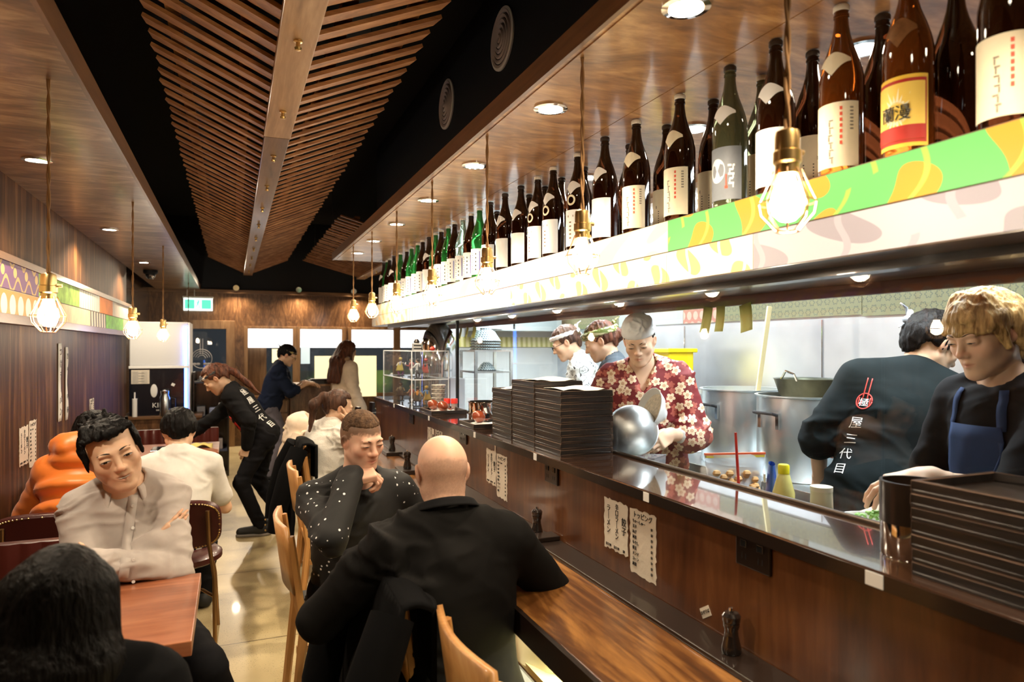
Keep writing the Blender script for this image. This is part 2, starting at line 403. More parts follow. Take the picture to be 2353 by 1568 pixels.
bd = tag(bpy.data.objects.new('fabric_band', None), 'two-row patchwork cloth band along the dark panelled wall, purple and orange', 'wall decoration'); C.objects.link(bd)
zm = 1.83
MB().box((LW-.0, -1.0, 1.70), (LW+.05, 8.37, 1.975)).build('backing_board', m_dark, bd)
MB().box((LW, -1.0, 1.965), (LW+.062, 8.37, 2.0)).build('top_rail', m_fascia, bd)
MB().box((LW, -1.0, 1.665), (LW+.066, 8.37, 1.71)).build('bottom_rail', m_fascia, bd)
T = []
for y0, y1, k in [(-.9, 1.6, 'green'), (1.6, 3.2, 'ovals'), (3.2, 4.55, 'purple'), (4.55, 5.65, 'gwood'), (5.65, 6.45, 'pale'), (6.45, 7.1, 'orange'), (7.1, 8.36, 'cream')]:
    T.append((y0, y1, zm+.002, 1.965, pt[k], 'cloth_patch'))
for y0, y1, k in [(-.9, 1.2, 'cream'), (1.2, 3.0, 'plain'), (3.0, 5.0, 'ovals'), (5.0, 6.05, 'plain'), (6.05, 6.75, 'black'), (6.75, 7.75, 'green'), (7.75, 8.36, 'plain')]:
    T.append((y0, y1, 1.712, zm-.002, pt[k], 'cloth_patch'))
band_tiles(bd, T, LW+.05, .004, 1)
# ---------------------------------------------------------------- slatted ceiling panels
def slat_panel(name, label, xs, zs, halfl, halfr, rise, y0, y1, step, split=None):
    t = thing(name, label, 'ceiling panel', (0, 0, 0), 0, 'slatted timber ceiling panels')
    for sgn, half in ((-1, halfl), (1, halfr)):
        if half <= 0: continue
        mb = MB(); yy = y0; k = 0
        while yy < y1:
            a = Vector((xs+sgn*.05, yy, zs+.035)); e = half*(1+.012*((k*37) % 5-2)/2)
            b2 = Vector((xs+sgn*e, yy, zs+rise+.03))
            up = Vector((0, -.15, 1)).normalized()
            mb.bar(a, b2, step*.79, .015, up); yy += step; k += 1
        for f in (.3, .8):
            mb.bar((xs+sgn*half*f, y0-.02, zs+.062+rise*f), (xs+sgn*half*f, y1, zs+.062+rise*f), .05, .03)
        mb.build('slat_wing', m_slat, t)
    ys = split or y1
    MB().box((xs-.065, y0-.03, zs), (xs+.065, ys, zs+.03)).build('spine_board', m_spine, t, bev=.003)
    if split: MB().box((xs-.062, ys+.004, zs), (xs+.062, y1+.03, zs+.03)).build('spine_board', m_spine2, t, bev=.003)
    yb = y0+.25
    while yb < y1:
        MB().lathe([(.016, 0), (.016, .006), (.008, .008), (.008, .024), (.013, .026), (.01, .034), (0, .036)], (xs, yb, zs), 10, (0, 0, -1)).build('brass_bolt', m_brass, t); yb += .78
    mr = MB()
    for yr in [y0+1.2+1.9*i for i in range(20) if y0+1.2+1.9*i < y1]:
        mr.cyl((xs-halfl*.9, yr, zs+rise*.9+.05), (xs-halfl*.9, yr, TOP), .004, None, 6)
        if halfr > 0: mr.cyl((xs+halfr*.9, yr, zs+rise*.9+.05), (xs+halfr*.9, yr, TOP), .004, None, 6)
    mr.build('hanging_rod', m_steel, t)
    return t
slat_panel('slatted_panel', 'long V-shaped slatted timber ceiling panel over the aisle', .213, 2.63, .537, .556, .225, .7, 11.0, .1425, 3.72)
slat_panel('slatted_panel', 'short slatted timber panel hanging beyond the end of the bottle shelf soffit', 1.89, 2.63, .88, .88, .23, 7.1, 11.0, .1425)
# ---------------------------------------------------------------- things: lamps
CT, ST, TT = math.cos(YAW), math.sin(YAW), 642.0/FPX
def yx(px, x): return (x/(CT*((px-1176.5)/FPX+TT))-x*ST)/CT     # depth of a point seen in column px on the plane X = x
m_cord = M('twisted tan cord', (.28, .15, .06), .8)
m_copper = M('copper wire', (.75, .42, .22), .3, 1.0)
def make_pendant(length):
    t = thing('pendant_lamp', 'x', 'lamp')
    mb = MB(); n = int(length*46)
    for ph in (0, PI):
        mb.tube([(.0034*math.cos(ph+k*.9), .0034*math.sin(ph+k*.9), -length*k/n) for k in range(n+1)], .0034, 5)
    mb.build('cord', m_cord, t, True)
    z = -length
    MB().lathe([(.008, .012), (.021, .006), (.023, -.004), (.023, -.03), (.026, -.032), (.026, -.052), (.022, -.056), (.022, -.075), (.012, -.078)], (0, 0, z), 20).lathe([(.006, 0), (.006, .014), (.004, .014)], (.024, 0, z-.03), 8, (1, 0, 0)).build('socket', m_brass, t, True)
    b = MB().lathe([(.012, -.076), (.016, -.088), (.027, -.108), (.031, -.128), (.027, -.148), (.014, -.161), (0, -.165)], (0, 0, z), 16).build('bulb', m_bulb, t, True)
    cg = MB()
    for k in range(8):
        a = 2*PI*k/8; ca, sa = math.cos(a), math.sin(a)
        cg.tube([(ca*r, sa*r, z+h) for r, h in [(.024, -.066), (.034, -.09), (.051, -.128), (.047, -.15), (.02, -.182)]], .0016, 5)
    for r, h in ((.051, -.128), (.02, -.182)):
        cg.tube([(math.cos(2*PI*k/24)*r, math.sin(2*PI*k/24)*r, z+h) for k in range(24)], .0016, 5, True)
    cg.build('wire_cage', m_copper, t, True)
    return t
pr = make_pendant(.47); pl = make_pendant(.64)
ys = [.995, 1.81, 2.635, 3.47, 4.305, 5.14, 5.99]
nth = ['nearest the cream-labelled giant bottle', 'second along the shelf', 'third along the shelf', 'fourth along the shelf', 'fifth along the shelf', 'sixth along the shelf', 'last, by the end of the shelf soffit']
for i, y in enumerate(ys):
    o = pr if i == 0 else copy_tree(pr)
    o.location = (.968, y, SZ); o['label'] = 'caged bulb pendant before the bottle shelf, '+nth[i]; o['group'] = 'pendants before the bottle shelf'
for i, (y, w) in enumerate([(2.62, 'nearest the table of the person in grey shirt'), (4.64, 'second, before the lime green patch'), (6.57, 'third, in front of the white fridge top'), (10.2, 'fourth, before the glazed door')]):
    o = pl if i == 0 else copy_tree(pl)
    o.location = (-.553, y, SZ); o['label'] = 'caged bulb pendant over the wall tables, '+w; o['group'] = 'pendants over the wall tables'
def make_down(power, col, spot=2.2):
    t = thing('downlight', 'x', 'lamp')
    MB().lathe([(.062, .0), (.062, -.006), (.046, -.008), (.042, .02), (.030, .028)], (0, 0, 0), 24, cap=False).build('trim_ring', m_chrome, t, True)
    MB().lathe([(.043, -.0045), (.03, -.005), (0, -.0055)], (0, 0, 0), 20, cap=False).build('lens', m_lampw, t, True)
    l = bpy.data.lights.new('downlight_beam', 'SPOT'); l.energy = power; l.color = col; l.spot_size = spot; l.spot_blend = .6; l.shadow_soft_size = .04
    lo_ = bpy.data.objects.new('downlight_beam', l); C.objects.link(lo_); lo_.parent = t; lo_.location = (0, 0, -.02)
    return t
dl = make_down(34, (1, .80, .56)); n = 0
for i, y in enumerate([-.2, .62, 1.435, 2.232, 3.067, 3.90, 4.74, 5.56, 6.33]):
    o = dl if n == 0 else copy_tree(dl); n += 1
    o.location = (1.064, y, SZ-.004); o['label'] = 'chrome ring downlight in outer row of bottle soffit, %s from near end' % ordn(i); o['group'] = 'outer row downlights'
dr = make_down(26, (1, .86, .68))
for i, y in enumerate([.62, 1.44, 2.22, 3.07, 3.9, 4.74, 5.56]):
    o = dr if i == 0 else copy_tree(dr)
    o.location = (1.683, y, SZ-.004); o['label'] = 'chrome ring downlight behind the bottles, %s from near end' % ordn(i); o['group'] = 'downlights behind the bottles'
dw = make_down(62, (1, .82, .60), 2.4)
for i, (y, w) in enumerate([(1.73, 'over the near table'), (3.763, 'second from the near table'), (5.78, 'third along'), (7.9, 'last, near the camera dome')]):
    o = dw if i == 0 else copy_tree(dw)
    o.location = (-.84, y, SZ); o['label'] = 'recessed downlight over the wall tables, '+w; o['group'] = 'wall side downlights'
cdm = thing('dome_camera', 'small black dome security camera under the wall side soffit', 'camera', (-.86, 8.7, SZ))
MB().lathe([(.075, 0), (.075, -.03), (.06, -.045)], (0, 0, 0), 20).build('base', m_black, cdm, True)
MB().ball((0, 0, -.05), .055, 16).build('dome', M('smoked dome', (.02, .02, .02), .05, coat=1), cdm, True)
MB().ball((.02, -.04, -.07), .02, 10).build('lens', m_chrome, cdm, True)
# spotlights on the back beam
for i, (x, w) in enumerate([(.05, 'above the glazed door'), (.98, 'above the middle windows'), (1.85, 'above the cream coat')]):
    t = thing('spotlight', 'small chrome spotlight on top of the back beam, '+w, 'lamp', (x, BW-.04, 2.44), 0, 'beam spotlights')
    MB().cyl((0, 0, 0), (0, 0, .04), .012).build('stem', m_chrome, t, True)
    MB().lathe([(.02, 0), (.04, .03), (.045, .08)], (0, .02, .05), 14, (0, -1, -.3)).build('head', m_chrome, t, True)
    l = bpy.data.lights.new('spot_beam', 'SPOT'); l.energy = 90; l.color = (1, .8, .56); l.spot_size = 2.7; l.spot_blend = 1; l.shadow_soft_size = .05
    q = bpy.data.objects.new('spot_beam', l); C.objects.link(q); q.parent = t; q.location = (0, -.10, .03); q.rotation_euler = (math.radians(-25), 0, 0)
# round vents on the dark upper wall
for i, (px, py) in enumerate([(1155, 90), (1027, 240)]):
    y = yx(px, 1.35); zc = y*CT+1.35*ST; z = EYE+(798-py)/FPX*zc
    t = thing('ceiling_vent', 'round pale grey ceiling vent on dark upper wall, '+('the larger, near one' if i == 0 else 'the smaller, farther one'), 'vent', (1.35, y, z), 0, 'round vents')
    mb = MB()
    for k in range(6): r = .155-.026*k; mb.lathe([(r, .006+.003*k), (r-.006, .014+.003*k), (r-.02, .010+.003*k), (r-.022, .002)], (0, 0, 0), 36, (-1, 0, 0), False)
    mb.build('louvre_ring', M('pale vent plastic', (.5, .44, .42), .6), t, True)
    MB().lathe([(.165, 0), (.165, .008), (.15, .012)], (0, 0, 0), 36, (-1, 0, 0), False).build('rim', m_white, t, True)
    MB().lathe([(.15, .001), (0, .001)], (0, 0, 0), 36, (-1, 0, 0), False).build('duct', m_black, t)
# ---------------------------------------------------------------- bottle shelf
SX, S0, S1 = 1.351, 1.765, 1.975
t = thing('bottle_shelf', 'long overhead shelf carrying the sake bottles, clad in bright patchwork cloth', 'shelf', (0, 0, 0))
m_under = wood('shelf underside timber', [(.035, .02, .012), (.12, .075, .05), (.26, .18, .12)], 'Y', 8, .35, .3)
MB().box((SX, -.5, S0), (1.95, 7.144, S1)).build('shelf_board', m_under, t)
MB().box((1.50, -.5, S0-.022), (1.56, 7.1, S0)).build('glass_channel', m_dark, t)
MB().box((1.95, -.5, S0-.04), (1.98, 7.1, S0+.1)).build('back_lip', M('kitchen side brown lip', (.16, .06, .04), .5), t)
zs = 1.868
pq = dict(
    fan=P('green cloth with orange petals', 'leaf', (.09, .36, .10), (.46, .24, .02), .24, .15, (.25, .40, .06)),
    pale=P('pale green cloth', 'leaf', (.62, .72, .5), (.72, .68, .4), .3, .12),
    lav=P('pale lavender cloth with grey feathers', 'leaf', (.38, .36, .40), (.24, .22, .26), .34, .12, (.31, .29, .34)),
    org=P('cream cloth with orange petals', 'leaf', (.75, .66, .5), (.8, .5, .14), .19, .12, (.6, .62, .7)),
    pink=P('white cloth with pink triangles', 'tri', (.75, .72, .75), (.62, .3, .42), .05, .052),
    grey=P('cream cloth with grey trees', 'stripe', (.74, .72, .68), (.4, .36, .3), .09, .2),
    wht=M('white cloth', (.74, .74, .74), .6, var=.06))
U = [(-.49, .75, 'fan'), (.75, yx(1537, SX), 'fan'), (yx(1537, SX), 2.6, 'pale'), (2.6, 3.7, 'wht'), (3.7, 4.9, 'pale'), (4.9, 6.1, 'wht'), (6.1, 7.13, 'org')]
L = [(-.49, yx(1733, SX), 'lav'), (yx(1733, SX), yx(1534, SX), 'org'), (yx(1534, SX), yx(1175, SX), 'org'), (yx(1175, SX), yx(1000, SX), 'pink'), (yx(1000, SX), yx(935, SX), 'grey'), (yx(935, SX), 7.13, 'org')]
band_tiles(t, [(a, b_, zs+.001, S1-.002, pq[k], 'cloth_patch') for a, b_, k in U]+[(a, b_, S0+.002, zs-.001, pq[k], 'cloth_patch') for a, b_, k in L], SX, .004, -1)
MB().box((SX-.004, 7.144, S0), (1.9, 7.148, S1)).build('end_patch', pq['org'], t)
# ---------------------------------------------------------------- bottles
def bottleglass(name, col, tr):
    return M(name, col, .04, spec=.7, trans=tr, ior=1.3, coat=.4)
g_br = bottleglass('brown bottle glass', (.016, .0035, .001), .45)
g_am = bottleglass('amber bottle glass', (.15, .035, .004), .55)
g_gr = bottleglass('green bottle glass', (.02, .17, .03), .5)
g_pg = bottleglass('pale green bottle glass', (.45, .62, .5), .7)
g_ol = bottleglass('olive bottle glass', (.10, .10, .05), .5)
m_lab = M('white bottle label', (.82, .8, .76), .6); m_labc = M('cream bottle label', (.74, .66, .48), .6, var=.1)
m_labg = M('grey bottle label', (.2, .22, .25), .5, var=.25); m_laby = M('yellow label', (.85, .55, .06), .5); m_labr = M('red label', (.45, .03, .02), .5)
m_redink = M('red ink', (.6, .08, .04), .6); m_blueink = M('blue ink', (.2, .2, .5), .6)
m_capw = M('pale bottle cap', (.7, .66, .58), .4); m_capd = M('dark bottle cap', (.03, .02, .015), .4)
PROF = [(0, .0), (.046, .0), (.051, .004), (.0525, .012), (.0525, .215), (.0515, .232), (.047, .255), (.038, .283), (.0275, .31), (.021, .333), (.0175, .355), (.0165, .372), (.0185, .373), (.0185, .379), (.0165, .38), (.0165, .386), (.018, .387), (.018, .393), (.0, .393)]
def pr_at(z):
    for (r0, z0), (r1, z1) in zip(PROF[2:], PROF[3:]):
        if z0 <= z <= z1 and z1 > z0: return r0+(r1-r0)*(z-z0)/(z1-z0)
    return .05
def curved(fn, a0, a1, z0, z1, nu=14, nv=4, off=.0012, shape=None):
    """label following the bottle between angles a0..a1 (0 = -X side, towards -Y positive)"""
    mb = MB()
    def f(u, v):
        a = a0+(a1-a0)*u; zz = z0+(z1-z0)*v
        if shape: a, zz = shape(u, v, a0, a1, z0, z1)
        r = pr_at(zz)+off; return (-r*math.cos(a), -r*math.sin(a), zz)
    return mb.grid(f, nu, nv)
def neckshape(u, v, a0, a1, z0, z1):
    e = abs(u-.5)*2; zm_ = z0+(z1-z0)*.62; sp = (1-e**1.6)
    lo_, hi = zm_-(zm_-z0)*(.15+.85*sp)+.012*math.sin(e*PI), zm_+(z1-zm_)*(.1+.9*sp)
    return a0+(a1-a0)*u, lo_+(hi-lo_)*v
def make_bottle(kind):
    glass, cap, label, neck, script = dict(
        brown=(g_br, m_capd, m_lab, m_lab, 'none'), brown2=(g_br, m_capw, m_labc, m_labc, 'red'), moon=(g_ol, m_capd, m_labg, m_lab, 'moon'),
        sun=(g_am, m_capd, m_laby, None, 'sun'), green=(g_gr, m_capw, m_lab, None, 'brush'), pale=(g_pg, m_capw, m_lab, None, 'brush'),
        amber=(g_am, m_capw, m_labc, m_labc, 'red'), ring=(g_br, m_capw, m_lab, m_lab, 'ring'), plain=(g_br, m_capd, None, None, 'none'), back=(g_br, m_capd, m_labc, None, 'bars'), backg=(g_ol, m_capw, m_labc, None, 'bars'))[kind]
    t = thing('sake_bottle', 'x', 'bottle')
    MB().lathe(PROF[:-1]+[(.018, .393)], (0, 0, 0), 28).build('glass', glass, t, True)
    MB().lathe([(.0185, .387), (.0195, .389), (.0195, .399), (.017, .402), (0, .402)], (0, 0, 0), 18).build('cap', cap, t, True)
    if label: curved(None, -.9, 1.55, .018, .165).build('label', label, t, True)
    if neck: curved(None, -.6, 1.25, .228, .285, 16, 4, .0013, neckshape).build('neck_label', neck, t, True)
    ink = MB()
    def stroke(a, z, w, h): ink._add([(-(.0545)*math.cos(a+s*w/.0525), -(.0545)*math.sin(a+s*w/.0525), z+q) for s, q in ((-.5, -h/2), (.5, -h/2), (.5, h/2), (-.5, h/2))], [(0, 1, 2, 3)])
    r2 = random.Random(kind)
    if script == 'red':
        for k in range(7): stroke(.75, .15-k*.013, .006, .008)
        ink.build('red_lettering', m_redink, t); ink = MB()
        for k in range(6): stroke(.28+r2.uniform(-.05, .05), .125-k*.017, .010, .003); stroke(.28+r2.uniform(-.08, .08), .117-k*.017, .003, .011)
        for k in range(7): stroke(1.2, .15-k*.008, .008, .004)
        ink.build('lettering', M('grey brush ink', (.22, .19, .15), .7), t)
    elif script == 'brush':
        for k in range(5):
            stroke(.25+r2.uniform(-.08, .08), .14-k*.025, .012, .003); stroke(.25+r2.uniform(-.1, .1), .132-k*.025, .003, .013); stroke(.32, .127-k*.025, .008, .003)
        for k in range(5): stroke(.75, .135-k*.022, .007, .010)
        ink.build('lettering', m_ink, t); ink = MB()
        for k in range(1): stroke(1.2, .095, .006, .11)
        ink.build('blue_strip', m_blueink, t)
    elif script == 'ring':
        mb = MB()
        for k in range(24):
            a0, a1 = 2*PI*k/24, 2*PI*(k+1)/24
            q = [(.35+.022*math.cos(a)*f/.0525, .205+.022*math.sin(a)*f) for a, f in ((a0, .62), (a1, .62), (a1, 1), (a0, 1))]
            mb._add([(-.0535*math.cos(a), -.0535*math.sin(a), z) for a, z in q], [(0, 1, 2, 3)])
        mb.build('ring_sticker', m_labc, t)
        for k in range(5): stroke(.3, .115-k*.016, .010, .005)
        stroke(.3, .14, .03, .008)
        ink.build('lettering', M('brown print', (.2, .1, .04), .7), t)
    elif script == 'moon':
        mb = MB(); mb.v = []
        pts = [(.12+.5*math.cos(a), .10+.034*math.sin(a)) for a in [PI*2*k/24 for k in range(24)]]
        mb._add([(-.0542*math.cos(a), -.0542*math.sin(a), z) for a, z in pts]+[(-.0542*math.cos(.12), -.0542*math.sin(.12), .10)], [(k, (k+1) % 24, 24) for k in range(24)]); mb.build('moon_print', m_lab, t)
        for z, w in ((.112, .02), (.10, .012), (.088, .018), (.075, .010), (.062, .016)): stroke(.95, z, w, .006); stroke(.95+(.1 if w > .015 else -.08), z-.006, .004, .012)
        ink.build('lettering', m_lab, t); ink = MB(); stroke(.68, .07, .004, .035); stroke(.68, .052, .009, .008); ink.build('red_lettering', m_redink, t)
    elif script == 'bars':
        for k in range(7): stroke(.3, .088-k*.008, .03, .003)
        stroke(.3, .104, .05, .010)
        ink.build('lettering', m_ink, t)
    elif script == 'sun':
        curved(None, -.82, 1.47, .026, .157, 14, 4, .0018).build('red_border', m_labr, t, True)
        curved(None, -.76, 1.40, .033, .150, 14, 4, .0024).build('sun_field', M('yellow sunburst print', (.9, .62, .12), .5), t, True)
        m, nt, b = newmat('white glow print'); lk(nt, mix(nt, 0, (.9, .84, .6), (1, 1, 1)), b.inputs['Base Color'])
        st = MB()
        for k in range(22):
            a = 2*PI*k/22; r0, r1 = .020, .036+.014*(k % 2)
            st._add([(-.0552*math.cos(.3+x_/.0525), -.0552*math.sin(.3+x_/.0525), .092+z_) for x_, z_ in ((r0*math.cos(a-.14), r0*math.sin(a-.14)), (r1*math.cos(a)*.9, r1*math.sin(a)), (r0*math.cos(a+.14), r0*math.sin(a+.14)))], [(0, 1, 2)])
        st._add([(-.0553*math.cos(.3+.027*math.cos(a)/.0525), -.0553*math.sin(.3+.027*math.cos(a)/.0525), .088+.022*math.sin(a)) for a in [2*PI*k/20 for k in range(20)]], [tuple(range(20))])
        st.build('sunburst', m, t)
        curved(None, -.76, 1.40, .033, .062, 14, 3, .003).build('red_band', m_labr, t, True)
        for kk, ch in enumerate('蘭漫'):
            a = .02+.55*kk; text(ch, .034, m_ink, t, (-.0575*math.cos(a), -.0575*math.sin(a), .086), (PI/2, 0, -PI/2+a), 'lettering')
        curved(None, -.45, 1.15, .225, .29, 14, 4, .0014, neckshape).build('neck_label', M('bronze neck label', (.24, .12, .05), .4, .4, var=.3, vscale=40), t, True)
    return t
front = [(2320, 'brown2'), (2085, 'sun'), (1933, 'amber'), (1787, 'brown'), (1682, 'moon'), (1566, 'brown2'), (1463, 'brown2'), (1393, 'brown'), (1327, 'ring'), (1271, 'ring'), (1233, 'ring'), (1195, 'brown'), (1163, 'brown'), (1128, 'plainw'),
         (1104, 'green'), (1082, 'brownb'), (1064, 'pale'), (1047, 'brownb'), (1030, 'green'), (1015, 'brownb'), (1002, 'green'), (985, 'brown'), (973, 'brownb'), (960, 'green'), (945, 'green'), (933, 'brownb'), (921, 'green'), (907, 'brown'), (897, 'brownb'), (889, 'green'), (881, 'brown')]
back = [(2195, 'plain'), (2027, 'plain'), (1864, 'back'), (1752, 'backg'), (1643, 'back'), (1531, 'back'), (1445, 'plain'), (1343, 'back'), (1294, 'back'), (1255, 'plain'), (1219, 'back'), (1144, 'plain'), (1053, 'backg'), (1024, 'back'), (992, 'backg'), (950, 'plain')]
protos = {}
desc = dict(brown2='brown sake bottle with cream labels', sun='amber bottle with yellow and red sunburst label', amber='amber sake bottle with cream label', brown='brown sake bottle with plain white labels', moon='olive bottle with grey label showing a white moon', ring='brown sake bottle with round ring sticker', plainw='bare-necked brown sake bottle with white label',
            green='green glass sake bottle with brush-lettered white label', brownb='brown glass sake bottle with brush-lettered label', pale='pale mint glass sake bottle with white label', plain='unlabelled dark brown bottle', back='brown bottle with striped back label', backg='olive bottle with striped back label')
def mk(kind):
    if kind == 'plainw': b = make_bottle('plain'); curved(None, -.9, 1.55, .018, .165).build('label', m_lab, b, True); return b
    if kind == 'brownb':
        b = copy_tree(get('green'))
        for ch in b.children:
            if ch.name.startswith('glass'): ch.data = ch.data.copy(); ch.data.materials[0] = g_br
        return b
    return make_bottle(kind)
def get(kind):
    if kind not in protos: protos[kind] = mk(kind); protos[kind]['fresh'] = 1
    return protos[kind]
for row, xs_, rowname in ((front, 1.422, 'front row'), (back, 1.56, 'back row')):
    cnt = {}; tot = {}
    for _, k in row: tot[k] = tot.get(k, 0)+1
    for px, k in row:
        o = get(k)
        if 'fresh' in o.keys(): del o['fresh']
        else: o = copy_tree(o)
        y = yx(px, xs_)
        o.location = (xs_+rnd.uniform(-.008, .008), y, S1); o.rotation_euler = (0, 0, rnd.uniform(-.12, .12) if xs_ < 1.5 else rnd.uniform(-.5, .3)); o.scale = (1, 1, 1.085)
        i = cnt.get(k, 0); cnt[k] = i+1
        w = ', '+rowname if tot[k] == 1 else ', %s, %s from the near end' % (rowname, ordn(i))
        o['label'] = desc[k]+w; o['group'] = 'sake bottles on the overhead shelf'
# ---------------------------------------------------------------- bar counter and dining ledge
CZ = 1.09
t = thing('bar_counter', 'long reddish brown timber bar counter between the diners and the kitchen', 'counter', (0, 0, 0))
MB().box((1.24, -.6, .0), (1.262, 6.38, CZ-.035)).build('front_panel', m_bar, t)
m_ctop, nt, b = newmat('glossy dark countertop'); b.inputs['Base Color'].default_value = (.035, .016, .009, 1); b.inputs['Roughness'].default_value = .12; b.inputs['Coat Weight'].default_value = 1; b.inputs['Coat IOR'].default_value = 1.8
bump(nt, b, noise(nt, coords(nt, False), 7, 3), .06, .004)
MB().box((1.225, -.6, CZ-.032), (1.535, 6.38, CZ)).build('countertop', m_ctop, t, bev=.004)
MB().box((1.2235, -.6, CZ-.036), (1.2262, 6.38, CZ-.004)).build('edge_strip', m_dark, t)
MB().box((1.262, 6.34, 0), (1.85, 6.37, CZ-.035)).build('end_panel', m_bar, t)
MB().box((1.535, -.6, .93), (1.85, 6.3, .965)).build('kitchen_worktop', m_steel, t, bev=.003)
MB().box((1.56, -.6, .1), (1.82, 6.3, .93)).build('kitchen_cupboard', m_steelw, t)
rail = MB().cyl((1.535, -.6, CZ+.004), (1.535, 5.0, CZ+.004), .0085, None, 10).build('glass_rail', M('dark bronze rail', (.06, .045, .035), .3, .8), t, True)
g = thing('glass_screen', 'clear glass screen panes between counter and overhead shelf', 'glass screen', (0, 0, 0))
for a, b_ in ((-.55, 1.25), (1.256, 2.55), (2.556, yx(1165, 1.535)), (yx(1165, 1.535)+.006, yx(1052, 1.535))):
    MB().box((1.532, a, CZ+.012), (1.538, b_, S0-.01)).build('pane', m_glass, g)
MB().box((1.525, yx(1052, 1.535), CZ), (1.545, yx(1052, 1.535)+.02, S0-.02)).build('black_post', m_black, g)
L0 = .75
t = thing('dining_ledge', 'long oiled timber dining ledge along the bar front', 'table', (0, 0, 0))
MB().box((.815, -.5, L0-.035), (1.13, 5.75, L0)).build('ledge_top', m_ledge, t, bev=.004)
MB().box((1.13, -.5, L0-.035), (1.238, 5.75, L0+.012)).build('back_board', m_dark, t, bev=.003)
MB().box((.800, -.5, L0-.078), (.815, 5.75, L0-.001)).build('front_lip', m_dark, t)
for y in (-.3, 1.2, 2.7, 4.2, 5.6): MB().box((.86, y, 0), (.90, y+.04, L0-.035)).build('leg', m_dark, t)
MB().box((1.0, -.5, .36), (1.238, 5.7, .385)).build('lower_shelf', M('pale lit shelf board', (.72, .66, .4), .5), t)
MB().box((1.225, -.5, .385), (1.238, 5.7, .70)).build('shelf_back', M('pale lit shelf back', (.72, .66, .4), .5), t)
bg = thing('cloth_bag', 'cream cloth bag with zip on the lit shelf under the ledge', 'bag', (1.10, 2.36, .385))
mb = MB(); mb.grid(lambda u, v: ((.10+.012*math.sin(9*u*PI+v*4))*math.cos(2*PI*u), (.2+.015*math.sin(7*v*PI+5*u))*math.sin(2*PI*u)*(1-.3*v), .24*v+.012*math.sin(u*20)), 40, 10); mb.ball((0, 0, .22), (.075, .13, .03), 16)
mb.build('bag_body', M('cream cloth', (.7, .66, .45), .9), bg, True); MB().tube([(-.1, .1, .17), (-.105, 0, .19), (-.1, -.1, .16)], .004, 6).build('zip', m_steel, bg, True)
# white price tags on the counter edge
for i, (px, w) in enumerate([(2008, .042), (1484, .03), (1229, .03), (1090, .03), (985, .03), (905, .03)]):
    y = yx(px, 1.222)
    tag(MB().box((1.2218, y-w/2, CZ-.034), (1.2234, y+w/2, CZ-.005)).build('price_tag', m_white), 'small white blank tag on dark counter edge, %s from the near end' % ordn(i), 'tag', 'tags on the counter edge')
# sockets
def socket(y, z, label):
    t = thing('power_socket', label, 'socket', (1.24, y, z))
    MB().box((-.010, -.062, -.043), (0, .062, .043)).build('plate', m_dark, t, bev=.004)
    for s in (-.03, .03): MB().box((-.013, s-.012, .008), (-.009, s+.012, .028)).build('switch', M('glossy black switch', (.015, .015, .015), .1), t, bev=.002)
    mb = MB()
    for s in (-.03, .03):
        for q in (-.007, .007): mb.box((-.0105, s+q-.0015, -.022), (-.0098, s+q+.0015, -.008))
    mb.build('slot', m_black, t)
socket(2.58, 1.022, 'black double power socket on the bar front below the tray stacks')
socket(1.385, 1.022, 'black double power socket nearest the canister end of the bar')
socket(5.0, 1.022, 'small black power socket below the display case')
socket(3.76, 1.035, 'black power socket just beyond the bald person')
# menu sheets: ragged handmade paper
def ragged(w, h, seed, step=.012):
    r = random.Random(seed); p = []
    nx, ny = max(3, int(w/step)), max(3, int(h/step)); j = lambda: r.uniform(-.004, .004)
    p += [(-w/2+w*i/nx+j(), h/2+j()) for i in range(nx)]; p += [(w/2+j(), h/2-h*i/ny+j()) for i in range(ny)]
    p += [(w/2-w*i/nx+j(), -h/2+j()) for i in range(nx)]; p += [(-w/2+j(), -h/2+h*i/ny+j()) for i in range(ny)]
    return p
def sheet(y, z, w, h, x, seed, label, face=-1, slant=0, cat='menu', nm='menu_sheet', group=None, mat=None):
    t = thing(nm, label, cat, (x, y, z), 0, group); t.rotation_euler = (slant, 0, 0)
    mb = MB(); mb.prism([(0, -p*(-face) if face > 0 else -p, q) for p, q in ragged(w, h, seed)], (face*.0014, 0, 0))
    mb.build('paper', mat or m_paper, t)
    return t
RB = (PI/2, 0, -PI/2); RL = (PI/2, 0, PI/2)
def menu_text(t, w, h, kind, x=-.0022, rot=RB, sg=-1):
    if kind == 'ramen':
        for s, wd_, zz, sz in ((-.3, 'ラーメン', .06, .17), (.06, '辛口ラーメン', .06, .15), (.36, '餃子', .02, .2)):
            text(wd_.replace('ー', '｜'), w*sz, m_ink, t, (x, sg*s*w, zz*h+h*.02), rot, vert=True, ls=.88 if len(wd_) > 4 else .98)
        for s, p_ in ((-.3, '$13.90'), (.05, '$13.90'), (.36, '$8')): text(p_, w*.085, m_ink, t, (x, sg*s*w, -.43*h), rot)
    else:
        text('トッピング', w*.15, m_ink, t, (x, sg*.0*w, .41*h), rot)
        for k, q in enumerate(['ちゃーしゅー', '玉子', 'ねぎ', '海苔', 'もやし', '替玉', 'メンマ', 'コーン', '高菜']):
            text(q, w*.085, m_ink, t, (x, sg*-.4*w, .31*h-k*.083*h), rot, align='LEFT'); text('$%d' % (1+k % 3), w*.075, m_ink, t, (x, sg*.36*w, .28*h-k*.083*h), rot)
s1 = sheet(2.07, .925, .155, .175, 1.239, 3, 'torn-edge ramen menu sheet on the bar front, by the ledge with the dark mill', slant=0); menu_text(s1, .155, .175, 'ramen')
s2 = sheet(1.9, .905, .15, .215, 1.239, 4, 'torn-edge topping list sheet on the bar front, nearest the camera'); menu_text(s2, .15, .215, 'top')
